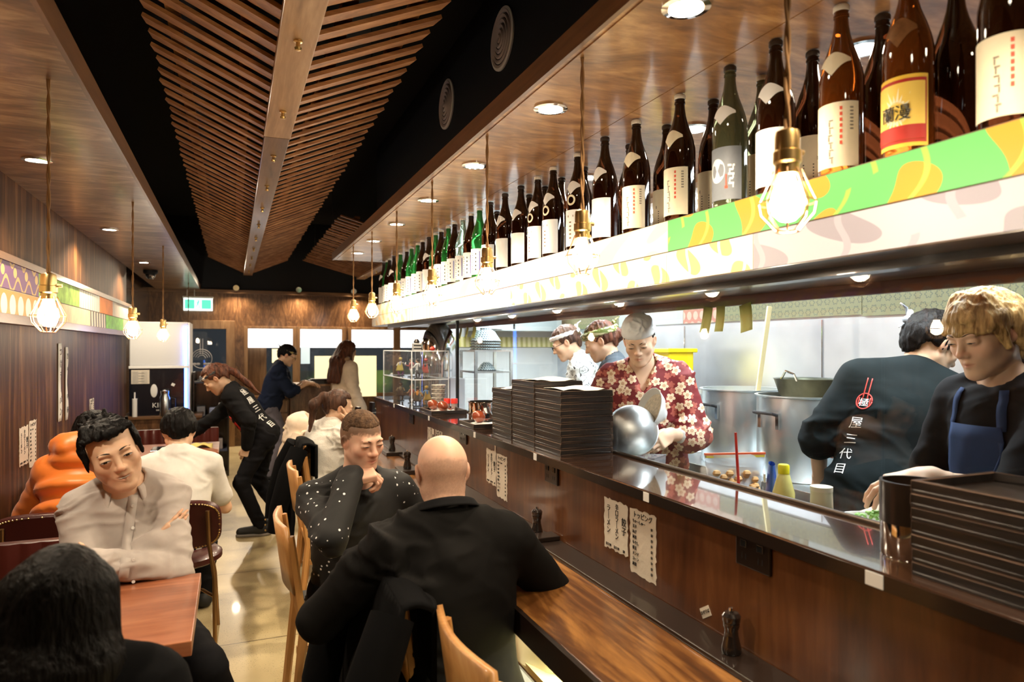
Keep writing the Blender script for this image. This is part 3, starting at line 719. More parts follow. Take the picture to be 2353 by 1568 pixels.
s1 = sheet(3.31, .93, .14, .175, 1.239, 5, 'torn-edge ramen menu sheet beside the bald head'); menu_text(s1, .14, .175, 'ramen')
s2 = sheet(3.16, .905, .14, .215, 1.239, 6, 'torn-edge topping list sheet beside the bald head'); menu_text(s2, .14, .215, 'top')
s1 = sheet(4.47, .93, .16, .15, 1.239, 7, 'torn-edge menu sheet on the far bar front, left of two beyond the bald head'); menu_text(s1, .16, .15, 'ramen')
s2 = sheet(4.28, .93, .16, .15, 1.239, 8, 'torn-edge menu list on the far bar front, right of two beyond the bald head'); menu_text(s2, .16, .15, 'top')
k1 = tag(bpy.data.objects.new('paper_sticker', None), 'small tilted white sticker low on the bar front above the near mill', 'sticker'); C.objects.link(k1); k1.location = (1.239, 1.581, .80); k1.rotation_euler = (math.radians(-32), 0, 0)
MB().box((-.001, -.022, -.014), (0, .022, .014)).build('paper', m_paper, k1); text('まぜそば', .011, m_ink, k1, (-.0018, 0, 0), RB)
k1 = sheet(3.25, 1.04, .02, .045, 1.239, 9, 'tiny paper tag taped above the menus beside the bald head', cat='sticker', nm='paper_tag')
# pepper mills
def make_mill():
    t = thing('pepper_mill', 'x', 'pepper mill')
    MB().lathe([(0, 0), (.024, 0), (.026, .006), (.024, .02), (.018, .045), (.017, .06), (.021, .07), (.021, .078)], (0, 0, 0), 20).build('body', M('glossy black mill', (.012, .009, .008), .15, coat=1), t, True)
    MB().lathe([(.021, .079), (.023, .084), (.024, .096), (.018, .104), (.006, .106)], (0, 0, 0), 20).build('head', bpy.data.materials['glossy black mill'], t, True)
    MB().lathe([(.005, .106), (.007, .109), (.006, .116), (0, .118)], (0, 0, 0), 12).build('knob', m_chrome, t, True)
    return t
ml = make_mill()
for i, (x, y, z, w, s) in enumerate([(1.19, 1.415, L0+.012, 'nearest the camera, below the tilted sticker', 1.0), (1.185, 2.62, L0+.012, 'behind the elbow of the bald person', 1.0), (1.03, 4.28, L0+.028, 'on a square base behind the spotted jumper', 1.0), (1.1, 5.05, L0+.028, 'farthest, by the display case', 1.0)]):
    o = ml if i == 0 else copy_tree(ml); o.location = (x, y, z); o['label'] = 'black turned pepper mill with chrome knob, '+w; o['group'] = 'pepper mills on the ledge'
    if i > 1: tag(MB().box((x-.06, y-.09, L0), (x+.06, y+.09, L0+.028)).build('condiment_tray', m_dark, bev=.003), 'small black condiment block under the '+('farthest mill' if i == 3 else 'third mill'), 'tray')
tag(MB().box((1.135, 2.5, L0+.012), (1.235, 2.58, L0+.03)).build('condiment_tray', m_dark, bev=.003), 'small black condiment block beside the second mill', 'tray')
# phone on the ledge at the elbow
ph = thing('phone', 'phone with bright metal rim lying on the ledge by the black sleeve', 'phone', (1.0, 2.36, L0), .5)
MB().box((-.036, -.07, 0), (.036, .07, .008)).build('case', m_chrome, ph, bev=.004); MB().box((-.033, -.066, .008), (.033, .066, .0088)).build('screen', m_black, ph)
# ---------------------------------------------------------------- trays
m_tray = wood('black stained tray', [(.004, .003, .0026), (.010, .007, .006), (.028, .018, .013)], 'Y', 12, .42, .1, 1.2, .1, .25)
m_trayedge = M('worn tray edge', (.12, .07, .045), .5)
TW, TL, TH = .25, .265, .0275
def make_tray(w=TW, l=TL, h=TH):
    m = MB().box((-w/2, -l/2, 0), (w/2, l/2, .007))
    for s in (-1, 1):
        m.box((s*w/2-(.012 if s > 0 else 0), -l/2, .007), (s*w/2+(.012 if s < 0 else 0), l/2, h-.0008)); m.box((-w/2+.012, s*l/2-(.012 if s > 0 else 0), .007), (w/2-.012, s*l/2+(.012 if s < 0 else 0), h-.0008))
    return m.build('serving_tray', [m_tray, m_trayedge], bev=.0013, bm_i=1)
tr = make_tray(); used = [0]
def stack(x, y, n, where, z0=CZ):
    for k in range(n):
        o = tr if not used[0] else tr.copy()
        if used[0]: C.objects.link(o)
        used[0] = 1; o.location = (x+rnd.uniform(-.0015, .0015), y+rnd.uniform(-.0015, .0015), z0+k*TH)
        pos = 'topmost' if k == n-1 else ('bottom one' if k == 0 else '%s from the top' % ordn(n-1-k))
        tag(o, 'black wooden tray, %s, stack %s' % (pos, where), 'tray', 'stacked trays '+where)
stack(1.395, 2.697, 10, 'nearest the chef'); stack(1.395, 2.97, 11, 'in the middle of the three'); stack(1.395, 3.245, 9, 'by the steel pot')
stack(1.395, .84, 7, 'at the near end of the counter')
# canister at the near end
t = thing('steel_canister', 'short steel canister with dark upper band as painted reflection beside the near tray stack', 'canister', (1.39, 1.06, CZ))
MB().lathe([(0, 0), (.062, 0), (.064, .004), (.064, .088)], (0, 0, 0), 28).build('body', m_chrome, t, True)
MB().lathe([(.066, .075), (.066, .165), (.060, .165), (.060, .09)], (0, 0, 0), 28).build('sleeve', m_dark, t, True)  # dark ring added in place of the tray stack's reflection in the glass
for i, (x, y, z) in enumerate([(1.40, 2.7, CZ+10*TH-.018), (1.40, 2.97, CZ+11*TH-.018), (1.4, 3.245, CZ+9*TH-.018)]):
    mb = MB(); mb.grid(lambda u, v: ((u-.5)*.2, (v-.5)*.2, .018+.006*math.sin(u*7+v*3+i)+.012*math.sin(PI*u)*math.sin(PI*v)), 10, 10)
    tag(mb.build('paper_napkin', m_white, None, True, loc=(x, y, z), sol=.002), 'white paper sheet lying in the top tray of the stack '+['nearest the chef', 'in the middle', 'by the steel pot'][i], 'napkin', 'papers in the trays')
# single trays with ladles
def lone(x, y, z, label, rz=0, w=.25, l=.30):
    o = make_tray(w, l, .03); o.location = (x, y, z); o.rotation_euler = (0, 0, rz); tag(o, label, 'tray'); return o
lone(1.362, 4.60, CZ, 'single black tray holding two red brown ladles'); lone(1.362, 3.715, CZ, 'single black tray holding one red brown ladle', 0, .25, .26)
for i, (x, y) in enumerate([(1.362, 4.60), (1.362, 3.715)]):
    mb = MB(); mb.grid(lambda u, v: ((u-.5)*.2, (v-.5)*.22, .002+.004*math.sin(u*9+v*4)), 8, 8)
    tag(mb.build('paper_napkin', m_white, None, True, loc=(x-.0, y, CZ+.012), sol=.002), 'white napkin under the '+('two ladles' if i == 0 else 'single ladle'), 'napkin')
m_ladle = M('red brown lacquer', (.24, .045, .016), .18, coat=.8, var=.3, vscale=20)
def make_ladle():
    t = thing('soup_ladle', 'x', 'ladle')
    mb = MB(); mb.grid(lambda u, v: (.04*math.cos(2*PI*u)*math.sin(v*1.62), .034*math.sin(2*PI*u)*math.sin(v*1.62), .036-.036*math.cos(v*1.62)), 24, 8)
    mb.build('bowl', m_ladle, t, True, sol=.003)
    MB().tube([(.030, 0, .030), (.045, 0, .045), (.055, 0, .075), (.06, 0, .13)], [.006, .006, .007, .006], 8).build('handle', m_ladle, t, True)
    return t
ld = make_ladle()
for i, (x, y, w) in enumerate([(1.30, 4.66, 'left of two by the display case'), (1.325, 4.50, 'right of two by the display case'), (1.325, 3.76, 'in front of the steel pot')]):
    o = ld if i == 0 else copy_tree(ld); o.location = (x, y, CZ+.052); o.rotation_euler = Vector((0, 0, 1)).rotation_difference(Vector((.42, .9, .0))).to_euler(); o['label'] = 'red brown lacquer soup ladle, '+w; o['group'] = 'soup ladles'
t = thing('steel_pot', 'open polished steel pot on the counter beside the trays', 'pot', (1.437, 3.985, CZ))
MB().lathe([(0, 0), (.085, 0), (.09, .006), (.09, .118), (.096, .122), (.095, .125), (.088, .121), (.087, .01), (0, .008)], (0, 0, 0), 32).build('body', m_chrome, t, True)
# ---------------------------------------------------------------- display case with small statuettes
t = thing('display_case', 'two-tier clear acrylic display case on the far counter', 'display case', (1.235, 4.99, CZ))
cw, cl, ch = .285, 1.02, .43
for nm, a, b_ in (('base_panel', (0, 0, 0), (cw, cl, .005)), ('top_panel', (0, 0, ch-.005), (cw, cl, ch)), ('shelf', (.004, .004, .213), (cw-.004, cl-.004, .218)), ('side_panel', (0, .005, .005), (.004, cl-.005, ch-.005)), ('side_panel', (cw-.004, .005, .005), (cw, cl-.005, ch-.005)), ('end_panel', (0, 0, .005), (cw, .004, ch-.005)), ('end_panel', (0, cl-.004, .005), (cw, cl, ch-.005))):
    MB().box(a, b_).build(nm, m_acryl, t)
ed = MB()
for x in (0, cw):
    for y in (0, cl): ed.box((x-.003, y-.003, 0), (x+.003, y+.003, ch))
    for z in (.215, ch): ed.box((x-.003, 0, z-.003), (x+.003, cl, z+.003))
for y in (0, cl):
    for z in (.215, ch): ed.box((0, y-.003, z-.003), (cw, y+.003, z+.003))
ed.build('polished_edge', M('lit acrylic edge', (.8, .85, .9), .3), t)
def statuette(x, y, z, cols, seed, label, h=.16):
    r = random.Random(seed); t = thing('statuette', label, 'statuette', (x, y, z), r.uniform(-1, 1), 'statuettes in the display case')
    ms = [M('statuette paint %d %d' % (seed, i), c_, .35, coat=.4) for i, c_ in enumerate(cols)]
    MB().lathe([(0, 0), (.032, 0), (.03, .006), (0, .006)], (0, 0, 0), 16).build('base', m_black, t, True)
    s = h/.16
    mb = MB()
    for q in (-1, 1): mb.tube([(q*.012, 0, .006), (q*(.016+r.uniform(0, .008)), r.uniform(-.01, .01), .03*s), (q*.009, 0, .062*s)], [.007, .008, .010], 8)
    mb.build('legs', ms[1], t, True)
    MB().lathe([(.0, .055*s), (.020, .058*s), (.016, .078*s), (.022, .098*s), (.020, .11*s), (.008, .117*s), (0, .117*s)], (0, 0, 0), 14, sq=(1.1, .75)).build('torso', ms[0], t, True)
    mb = MB()
    for q in (-1, 1):
        e = Vector((q*(.03+r.uniform(0, .01)), r.uniform(-.01, .02), .085*s)); mb.tube([(q*.02, 0, .107*s), e, e+Vector((r.uniform(-.01, .01), .02, r.uniform(-.02, .03)))], [.007, .006, .005], 8)
    mb.build('arms', ms[2], t, True)
    MB().ball((0, .003, .132*s), (.013, .014, .016), 12).build('head', M('statuette skin %d' % seed, (.6, .36, .24), .5), t, True)
    MB().ball((0, -.004, .138*s), (.016, .016, .014), 12).build('hair', ms[3], t, True)
    mb = MB(); mb.grid(lambda u, v: ((u-.5)*(.03+.04*v), -.014-.012*v, (.11-.07*v)*s), 6, 6); mb.build('cape', ms[3], t, True, sol=.002)
pal = [[(.6, .6, .62), (.05, .05, .06), (.5, .5, .5), (.03, .03, .03)], [(.04, .04, .05), (.5, .5, .5), (.05, .05, .05), (.35, .05, .04)], [(.5, .2, .2), (.6, .6, .6), (.4, .1, .1), (.1, .1, .1)], [(.5, .5, .6), (.3, .1, .3), (.6, .6, .6), (.5, .4, .1)],
       [(.7, .3, .05), (.1, .15, .3), (.6, .3, .1), (.05, .04, .03)], [(.1, .2, .4), (.6, .3, .1), (.1, .2, .3), (.5, .3, .05)], [(.4, .1, .08), (.1, .1, .1), (.4, .2, .1), (.2, .1, .05)], [(.25, .2, .12), (.2, .1, .05), (.3, .2, .1), (.1, .05, .03)]]
k = 0
for z, fl_ in ((CZ+.218, 'upper'), (CZ+.005, 'lower')):
    for j, (x, y) in enumerate([(1.31, 5.10), (1.40, 5.19), (1.34, 5.42), (1.32, 5.72)]):
        statuette(x, y, z, pal[k], k, 'small painted statuette, %s on the %s tier of the display case' % (['foremost', 'second', 'third', 'rearmost'][j], fl_), .165); k += 1
t = thing('cube_ornament', 'tiny black and white cube on top of the display case', 'box', (1.30, 5.1, CZ+ch)); MB().box((-.03, -.03, 0), (.03, .03, .06)).build('cube_body', P('black and white check', 'check', (.02, .02, .02), (.5, .5, .5), .012, .012), t, bev=.003); MB().lathe([(.02, .06), (.025, .07), (.012, .09), (0, .092)], (0, 0, 0), 12).build('knob', m_dark, t, True)
tag(MB().ball((0, 0, .018), (.022, .022, .018), 12).build('red_ornament', M('red lacquer', (.6, .05, .03), .3), None, True, loc=(1.44, 5.15, CZ+ch)), 'little red round ornament on top of the display case', 'ornament')
def make_cup(): return MB().lathe([(0, 0), (.034, 0), (.036, .004), (.05, .055), (.053, .058), (.05, .06), (.034, .008), (0, .007)], (0, 0, 0), 24).build('soup_cup', P('cream glaze with blue flecks', 'oval', (.62, .6, .54), (.42, .42, .4), .03, .02, ux='X'), None, True)
cp = make_cup()
for k in range(5):
    o = cp if k == 0 else cp.copy()
    if k: C.objects.link(o)
    o.location = (1.40, 4.845, CZ+k*.031); tag(o, 'flecked cream cup, %s of the stack beside the display case' % ['bottom one', 'fourth from top', 'middle one', 'second from top', 'topmost'][k], 'cup', 'stacked cups')
def make_shaker(x, y, label):
    t = thing('spice_shaker', label, 'shaker', (x, y, CZ), 0, 'spice shakers')
    MB().lathe([(0, 0), (.022, 0), (.023, .004), (.023, .055)], (0, 0, 0), 18).build('jar', M('clear jar', (.55, .4, .35), .1, trans=.5), t, True)
    MB().lathe([(.025, .055), (.025, .085), (.022, .09), (0, .09)], (0, 0, 0), 18).build('cap', M('red plastic cap', (.6, .03, .02), .4), t, True)
make_shaker(1.43, 4.73, 'red-capped spice shaker, nearer the cup stack'); make_shaker(1.475, 4.70, 'red-capped spice shaker, farther from the cup stack')
# ---------------------------------------------------------------- furniture of the dining side
m_redtop = wood('red brown tabletop', [(.13, .038, .016), (.30, .10, .045), (.46, .19, .09)], 'X', 6, .3, .3, 1.4, .1)
m_oak = wood('honey oak', [(.30, .13, .035), (.46, .22, .07), (.6, .34, .13)], 'Z', 9, .4, .15)
m_vinyl = M('dark oxblood vinyl', (.05, .010, .008), .32, coat=.2, bmp=.12, bscale=120)
m_tube = M('bronze tube', (.34, .2, .09), .3, .9)
def dtable(x0, x1, y0, y1, label, h=.75):
    t = thing('dining_table', label, 'table', ((x0+x1)/2, (y0+y1)/2, 0)); w, l = (x1-x0)/2, (y1-y0)/2
    MB().box((-w, -l, h-.042), (w, l, h)).build('tabletop', m_redtop, t, bev=.003)
    MB().cyl((0, 0, .02), (0, 0, h-.045), .035).build('pedestal', m_dark, t, True)
    MB().box((-.28, -.22, 0), (.28, .22, .02)).build('base', m_dark, t, bev=.004); MB().box((-.25, -.18, h-.055), (.25, .18, h-.043)).build('top_plate', m_dark, t)
    return t
dtable(-1.0, -.103, 2.05, 2.66, 'red brown wooden dining table nearest the camera, bare and wiped')
dtable(-1.0, -.16, 4.50, 5.06, 'red brown wooden dining table before the white T-shirt and orange jacket')
dtable(-1.0, -.10, 5.66, 6.30, 'red brown wooden dining table being wiped by the waitress')
def nail_chair(x, y, rz, label):
    t = thing('vinyl_chair', label, 'chair', (x, y, 0), rz, 'nailhead vinyl chairs')
    # rounded back panel, facing +Y
    pts = []
    for k in range(40):
        a = 2*PI*k/40; c_, s_ = math.cos(a), math.sin(a); e = .55
        pts.append((.215*math.copysign(abs(c_)**e, c_), .125*math.copysign(abs(s_)**e, s_)))
    R = Matrix.Translation((0, -.185, .665)) @ Matrix.Rotation(math.radians(9), 4, 'X')
    mb = MB(); mb.x = R; mb.prism([(p, -.02, q) for p, q in pts], (0, .045, 0)); mb.build('backrest', m_vinyl, t, True, bev=.012)
    mb = MB(); mb.x = R
    for f, yy in ((.93, -.022),):
        for k in range(72):
            a = 2*PI*k/72; c_, s_ = math.cos(a), math.sin(a); e = .55
            mb.ball((.215*.945*math.copysign(abs(c_)**e, c_), yy, .125*.92*math.copysign(abs(s_)**e, s_)), (.0052, .004, .0052), 6)
    mb.build('nailhead_trim', m_brass, t, True)['kind'] = 'stuff'
    MB().lathe([(0, .43), (.19, .43), (.215, .445), (.215, .47), (.19, .49), (0, .495)], (0, .03, 0), 28, sq=(1, 1)).build('seat', m_vinyl, t, True)
    for sx in (-1, 1):
        MB().tube([(sx*.185, -.245, 0), (sx*.18, -.20, .40), (sx*.155, -.215, .58), (sx*.15, -.235, .74)], .0105, 10).build('rear_leg', m_tube, t, True)
        MB().tube([(sx*.19, .22, 0), (sx*.175, .19, .30), (sx*.16, .15, .42), (sx*.14, .05, .43)], .0105, 10).build('front_leg', m_tube, t, True)
    MB().tube([(-.185, -.21, .30), (-.12, -.1, .31), (0, -.02, .31), (.12, -.1, .31), (.185, -.21, .30)], .008, 8).build('stretcher', m_tube, t, True)
    return t
nail_chair(-.265, 3.93, 0, 'oxblood vinyl chair with nailhead trim under the person in white T-shirt')
nail_chair(-.80, 3.90, 0, 'oxblood vinyl chair with nailhead trim under the person in orange jacket')
def banquette(x0, x1, y, label, face=-1, h=.8):
    t = thing('banquette', label, 'bench', ((x0+x1)/2, y, 0)); w = (x1-x0)/2
    mb = MB(); n = max(6, int((x1-x0)/.035)*6)
    def f(u, v):
        x = -w+2*w*u; r = .012*abs(math.sin(PI*x/.07)); return (x, face*(.0+r+.02*math.sin(PI*min(1, v*1.0))), .42+(h-.42)*v)
    mb.grid(f, n, 8); mb.build('tufted_backrest', M('tufted oxblood leather', (.075, .014, .010), .28, coat=.3), t, True)
    MB().box((-w, 0 if face < 0 else -.06, 0), (w, .06 if face < 0 else 0, h)).build('back_panel', m_vinyl, t, bev=.012)
    MB().box((-w, -.44 if face < 0 else 0.0, .34), (w, -.03 if face < 0 else .44, .44)).build('seat', m_vinyl, t, bev=.02)
    MB().box((-w, -.40 if face < 0 else 0.0, 0), (w, -.03 if face < 0 else .40, .34)).build('plinth', m_dark, t)
banquette(-1.0, -.22, 3.12, 'channel tufted oxblood bench behind the near table')
banquette(-1.0, -.12, 6.95, 'channel tufted oxblood bench beyond the waitress\'s table')
def oak_chair(x, y, rz, label):
    t = thing('oak_chair', label, 'chair', (x, y, 0), rz, 'honey oak chairs')
    for sx in (-1, 1):
        MB().tube([(sx*.195, -.25, 0), (sx*.195, -.205, .44), (sx*.195, -.255, .82)], [.017, .019, .016], 6).build('rear_leg', m_oak, t)
        MB().bar((sx*.195, .19, 0), (sx*.195, .18, .43), .028, .028, (0, 1, 0), .036, .036).build('front_leg', m_oak, t, bev=.003)
        MB().box((sx*.195-.01, -.2, .20), (sx*.195+.01, .18, .23)).build('side_stretcher', m_oak, t)
    mb = MB(); mb.grid(lambda u, v: ((u-.5)*.415, -.235-.035*v-.028*math.sin(PI*u), .60+.255*v), 12, 3); mb.build('backrest', m_oak, t, True, sol=.019)
    MB().box((-.21, -.21, .415), (.21, .21, .44)).build('seat_frame', m_oak, t, bev=.003)
    MB().box((-.205, -.19, .44), (.205, .205, .475)).build('seat', M('black seat pad', (.015, .014, .014), .5), t, bev=.015)
    return t
oak_chair(.785, 1.57, -PI/2, 'honey oak chair nearest the camera, its back to the aisle, empty')
oak_chair(.70, 2.10, -PI/2, 'honey oak chair under the bald person, hung with a black coat')
oak_chair(.46, 2.95, -PI/2, 'honey oak chair under the person in spotted jumper')
oak_chair(.60, 4.20, -PI/2, 'empty honey oak chair between the spotted jumper and the white jumper')
oak_chair(.70, 4.92, -PI/2, 'honey oak chair under the person in fluffy white jumper')
oak_chair(.78, 5.62, -PI/2, 'honey oak chair draped with a cream hooded jacket')
# ---------------------------------------------------------------- far end of the room
t = thing('drinks_dispenser', 'black fronted drinks chiller with white top box and blue light strip', 'fridge', (-.77, 8.9, .78))
MB().box((-.29, -.3, 0), (.27, .3, .53)).build('body', M('gloss black chiller front', (.010, .011, .016), .12, coat=.5), t, bev=.004)
MB().box((-.295, -.31, .53), (.30, .3, .56)).build('white_shelf', m_white, t, bev=.003)
MB().box((-.29, -.29, .56), (.30, .3, 1.055)).build('white_top_box', M('white chiller panel', (.62, .63, .64), .5), t, bev=.012)
MB().box((.262, -.308, -.0), (.295, -.296, 1.0)).build('blue_light_strip', M('blue white light strip', (.1, .25, 1), .3, emis=(.06, .22, 1), es=9), t)
MB().box((.30, -.3, -.4), (.318, .3, 1.05)).build('glass_side', m_white, t)
text('KIRIN', .075, m_white, t, (.03, -.3015, .115), (PI/2, 0, 0)); text('BEER', .022, m_white, t, (.0, -.3015, .06), (PI/2, 0, 0), ls=2)
MB().box((-.27, -.302, .36), (-.09, -.3, .515)).build('price_list', m_paper, t)
lines = MB()
for k in range(9): lines.box((-.26, -.3032, .37+k*.015), (-.2+.06*(k % 2), -.302, .376+k*.015)); lines.box((-.17, -.3032, .37+k*.015), (-.11, -.302, .374+k*.015))
lines.build('print', M('grey print', (.3, .3, .3), .7), t); MB().ball((-.045, -.303, .28), (.035, .004, .075), 16).build('white_sticker', m_white, t); MB().box((.13, -.302, .33), (.165, -.3, .36), Matrix.Rotation(.5, 3, 'Y')).build('white_sticker', m_white, t)
t = thing('low_cabinet', 'dark timber cabinet carrying the drinks chiller and a thermos', 'cabinet', (-.70, 8.88, 0))
MB().box((-.42, -.36, 0), (.36, .33, .75)).build('body', m_back, t); MB().box((-.44, -.38, .75), (.38, .35, .78)).build('worktop', m_beam, t, bev=.003); MB().box((-.01, -.366, .05), (.0, -.36, .7)).build('door_gap', m_black, t)
t = thing('thermos_jug', 'brushed steel thermos jug before the black chiller', 'jug', (-.70, 8.54, .78))
MB().lathe([(0, 0), (.055, 0), (.058, .01), (.058, .2), (.042, .235), (.042, .25)], (0, 0, 0), 20).build('body', m_steel, t, True); MB().lathe([(.045, .25), (.046, .28), (.03, .295), (0, .297)], (0, 0, 0), 18).build('lid', m_chrome, t, True); MB().tube([(.055, 0, .2), (.1, 0, .19), (.1, 0, .08), (.057, 0, .06)], .008, 8).build('handle', m_dark, t, True)
tag(MB().cyl((-1.0, 8.55, .78), (-1.0, 8.55, .98), .026).cyl((-1.0, 8.55, .98), (-1.0, 8.55, 1.05), .008).build('pump_bottle', m_white, None, True), 'white pump bottle in the corner on the low cabinet', 'bottle')
t = thing('supply_shelf', 'dark open shelf with cups and boxes between chiller and waitress', 'shelf', (-.25, 9.1, 0))
for z in (.30, .70, 1.12): MB().box((-.17, -.2, z), (.20, .2, z+.02)).build('shelf_board', M('blue grey shelf', (.06, .07, .12), .4), t)
for x in (-.18, .2): MB().box((x-.01, -.2, 0), (x+.01, .2, 1.25)).build('side_panel', m_dark, t)
MB().box((-.17, .18, 0), (.2, .2, 1.25)).build('back_panel', m_blue, t)
for i, (x, z, w, h, c_) in enumerate([(-.1, .72, .09, .12, (.4, .42, .5)), (.03, .72, .08, .10, (.25, .3, .5)), (.12, .72, .06, .15, (.5, .5, .52)), (-.08, .32, .14, .16, (.1, .12, .2)), (.09, .32, .1, .12, (.35, .3, .3)), (-.06, 1.14, .12, .06, (.5, .52, .56)), (.1, 1.14, .07, .09, (.1, .1, .14))]):
    tag(MB().box((-.25+x-w/2, 8.96, z), (-.25+x+w/2, 9.14, z+h)).build('storage_box', M('box %d' % i, c_, .5), None, bev=.006), ['pale grey box on middle of supply shelf', 'blue box on middle of supply shelf', 'tall pale box on middle of supply shelf', 'big navy box on bottom of supply shelf', 'small brown box on bottom of supply shelf', 'flat pale box on top of supply shelf', 'black box on top of supply shelf'][i], 'box', 'boxes on the supply shelf')
t = thing('exit_sign', 'lit green and white running figure exit sign hanging under the soffit edge', 'sign', (-.483, 11.36, 2.205))
m_sgw = M('lit white sign face', (.9, .95, .93), .4, emis=(.85, 1, .95), es=.9); m_sgg = M('lit green sign face', (.05, .55, .35), .4, emis=(.12, .75, .5), es=.75)
MB().box((-.2, -.02, -.105), (.2, .02, .085)).build('light_box', m_sgw, t, bev=.004); MB().box((-.21, -.035, .085), (.21, .035, .11)).build('housing', m_white, t)
for s in (-1, 1): MB().box((s*.115-.065, -.0225, -.075), (s*.115+.065, -.02, .06)).build('green_panel', m_sgg, t)
rm = MB().ball((.006, -.022, .042), (.012, .002, .012), 10).bar((.004, -.022, .03), (-.006, -.022, -.01), .018, .003, (0, 1, 0)).bar((-.006, -.022, -.01), (.022, -.022, -.035), .009, .003, (0, 1, 0)).bar((.022, -.022, -.035), (.014, -.022, -.07), .008, .003, (0, 1, 0)).bar((-.006, -.022, -.012), (-.022, -.022, -.04), .009, .003, (0, 1, 0)).bar((-.022, -.022, -.04), (-.045, -.022, -.042), .008, .003, (0, 1, 0)).bar((.003, -.022, .025), (.03, -.022, .01), .007, .003, (0, 1, 0)).bar((.003, -.022, .025), (-.025, -.022, .012), .007, .003, (0, 1, 0))
rm.build('running_figure', m_sgg, t); MB().cyl((-.15, 0, .11), (-.15, 0, .215), .006).cyl((-.05, 0, .11), (-.05, 0, .215), .006).build('bracket', m_white, t)
t = thing('register_counter', 'dark timber register counter near the windows', 'counter', (.9, 9.1, 0))
MB().box((-.24, -.28, 0), (.42, .3, 1.06)).build('tall_body', m_back, t); MB().box((-.26, -.30, 1.06), (.44, .32, 1.085)).build('top', m_doorw, t, bev=.003)
MB().box((-.52, -.15, 0), (-.25, .3, .92)).build('low_body', m_back, t); MB().box((-.53, -.17, .92), (-.25, .31, .945)).build('low_top', m_doorw, t, bev=.003)
for k in range(5): MB().box((-.50, -.158, .1+k*.16), (-.27, -.15, .24+k*.16)).build('drawer_front', m_doorw, t)
tag(MB().box((-.16, -.10, 0), (.16, .10, .05)).box((-.14, -.12, .05), (.12, .06, .065)).build('card_terminal', m_dark, loc=(1.05, 8.98, 1.085)), 'dark cash tray on top of the register counter', 'till')
tag(MB().box((-.05, -.09, 0), (.05, .09, .04)).build('green_box', M('teal plastic', (.1, .4, .3), .5), loc=(1.24, 8.95, 1.085), bev=.005), 'small teal box on the register counter by the cream coat', 'box')
tag(MB().box((.3, 8.2, 0), (.95, 8.75, .014)).build('door_mat', M('black rubber mat', (.012, .012, .014), .8, bmp=.6, bscale=90)), 'black ribbed rubber mat on the floor before the register', 'mat')
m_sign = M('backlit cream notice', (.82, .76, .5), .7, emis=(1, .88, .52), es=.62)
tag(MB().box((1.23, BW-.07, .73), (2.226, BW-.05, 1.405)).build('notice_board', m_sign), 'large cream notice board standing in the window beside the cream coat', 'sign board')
tag(MB().box((.58, BW, 1.30), (.80, BW+.01, 1.52)).build('window_notice', m_sign), 'small yellow notice in the window beyond the cashier', 'notice')
tag(MB().box((1.02, BW, 1.28), (1.16, BW+.01, 1.56)).build('window_notice', M('pale blue notice', (.6, .72, .78), .7, emis=(.6, .8, .9), es=.4)), 'pale blue notice sheet in the window beside the cashier', 'notice')
# dark chairs beyond the display case
for i, (x, y) in enumerate([(1.12, 6.95), (1.35, 7.45)]):
    t = thing('slat_chair', 'dark stained chair beyond the bar end, '+('nearer one' if i == 0 else 'farther one'), 'chair', (x, y, 0), .5, 'dark chairs beyond the bar')
    for s in (-1, 1):
        MB().bar((s*.19, -.25, 0), (s*.19, -.32, .98), .05, .035, (1, 0, 0)).build('rear_leg', m_dark, t); MB().box((s*.19-.02, .17, 0), (s*.19+.02, .21, .44)).build('front_leg', m_dark, t)
    MB().box((-.21, -.27, .44), (.21, .22, .475)).build('seat', m_dark, t, bev=.01); MB().bar((-.19, -.30, .80), (.19, -.30, .80), .03, .22).build('backrest', m_dark, t)
# papers on the panelled wall
def strip(y, z0, z1, w, tilt, chars, label):
    t = thing('paper_strip', label, 'wall paper', (LW+.003, y, (z0+z1)/2), 0, 'paper strips on the wall'); t.rotation_euler = (tilt, 0, 0); h = z1-z0
    mb = MB(); mb.grid(lambda u, v: (.002+.004*math.sin(v*9)*u, (u-.5)*w, (v-.5)*h), 4, 20); mb.build('paper', M('white strip paper', (.74, .72, .66), .8), t, True, sol=.001)
    text(chars.replace('ー', '｜'), w*.72, m_ink, t, (.0085, 0, 0), RL, vert=True, ls=h/(len(chars)*w*.72)*.92, depth=.0004)
strip(5.30, 1.06, 1.575, .085, .0, 'つけラーメン', 'long white paper strip on the panelled wall, nearer of two')
strip(5.50, 1.05, 1.55, .065, .0, '冷やし中華', 'long white paper strip on the panelled wall, farther of two')
def wsheet(y, z, w, h, label, kind):
    t = sheet(y, z, w, h, LW+.002, int(y*10), label, 1, group='menu sheets on the panelled wall'); menu_text(t, w, h, kind, .0022, RL, 1)
wsheet(4.47, 1.01, .17, .21, 'torn-edge menu sheet on the panelled wall above the orange jacket, nearer of two', 'ramen'); wsheet(4.65, 1.0, .15, .26, 'torn-edge menu sheet on the panelled wall above the orange jacket, farther of two', 'top')
wsheet(6.42, 1.03, .18, .2, 'torn-edge menu sheet on the panelled wall behind the grey shirt', 'top')
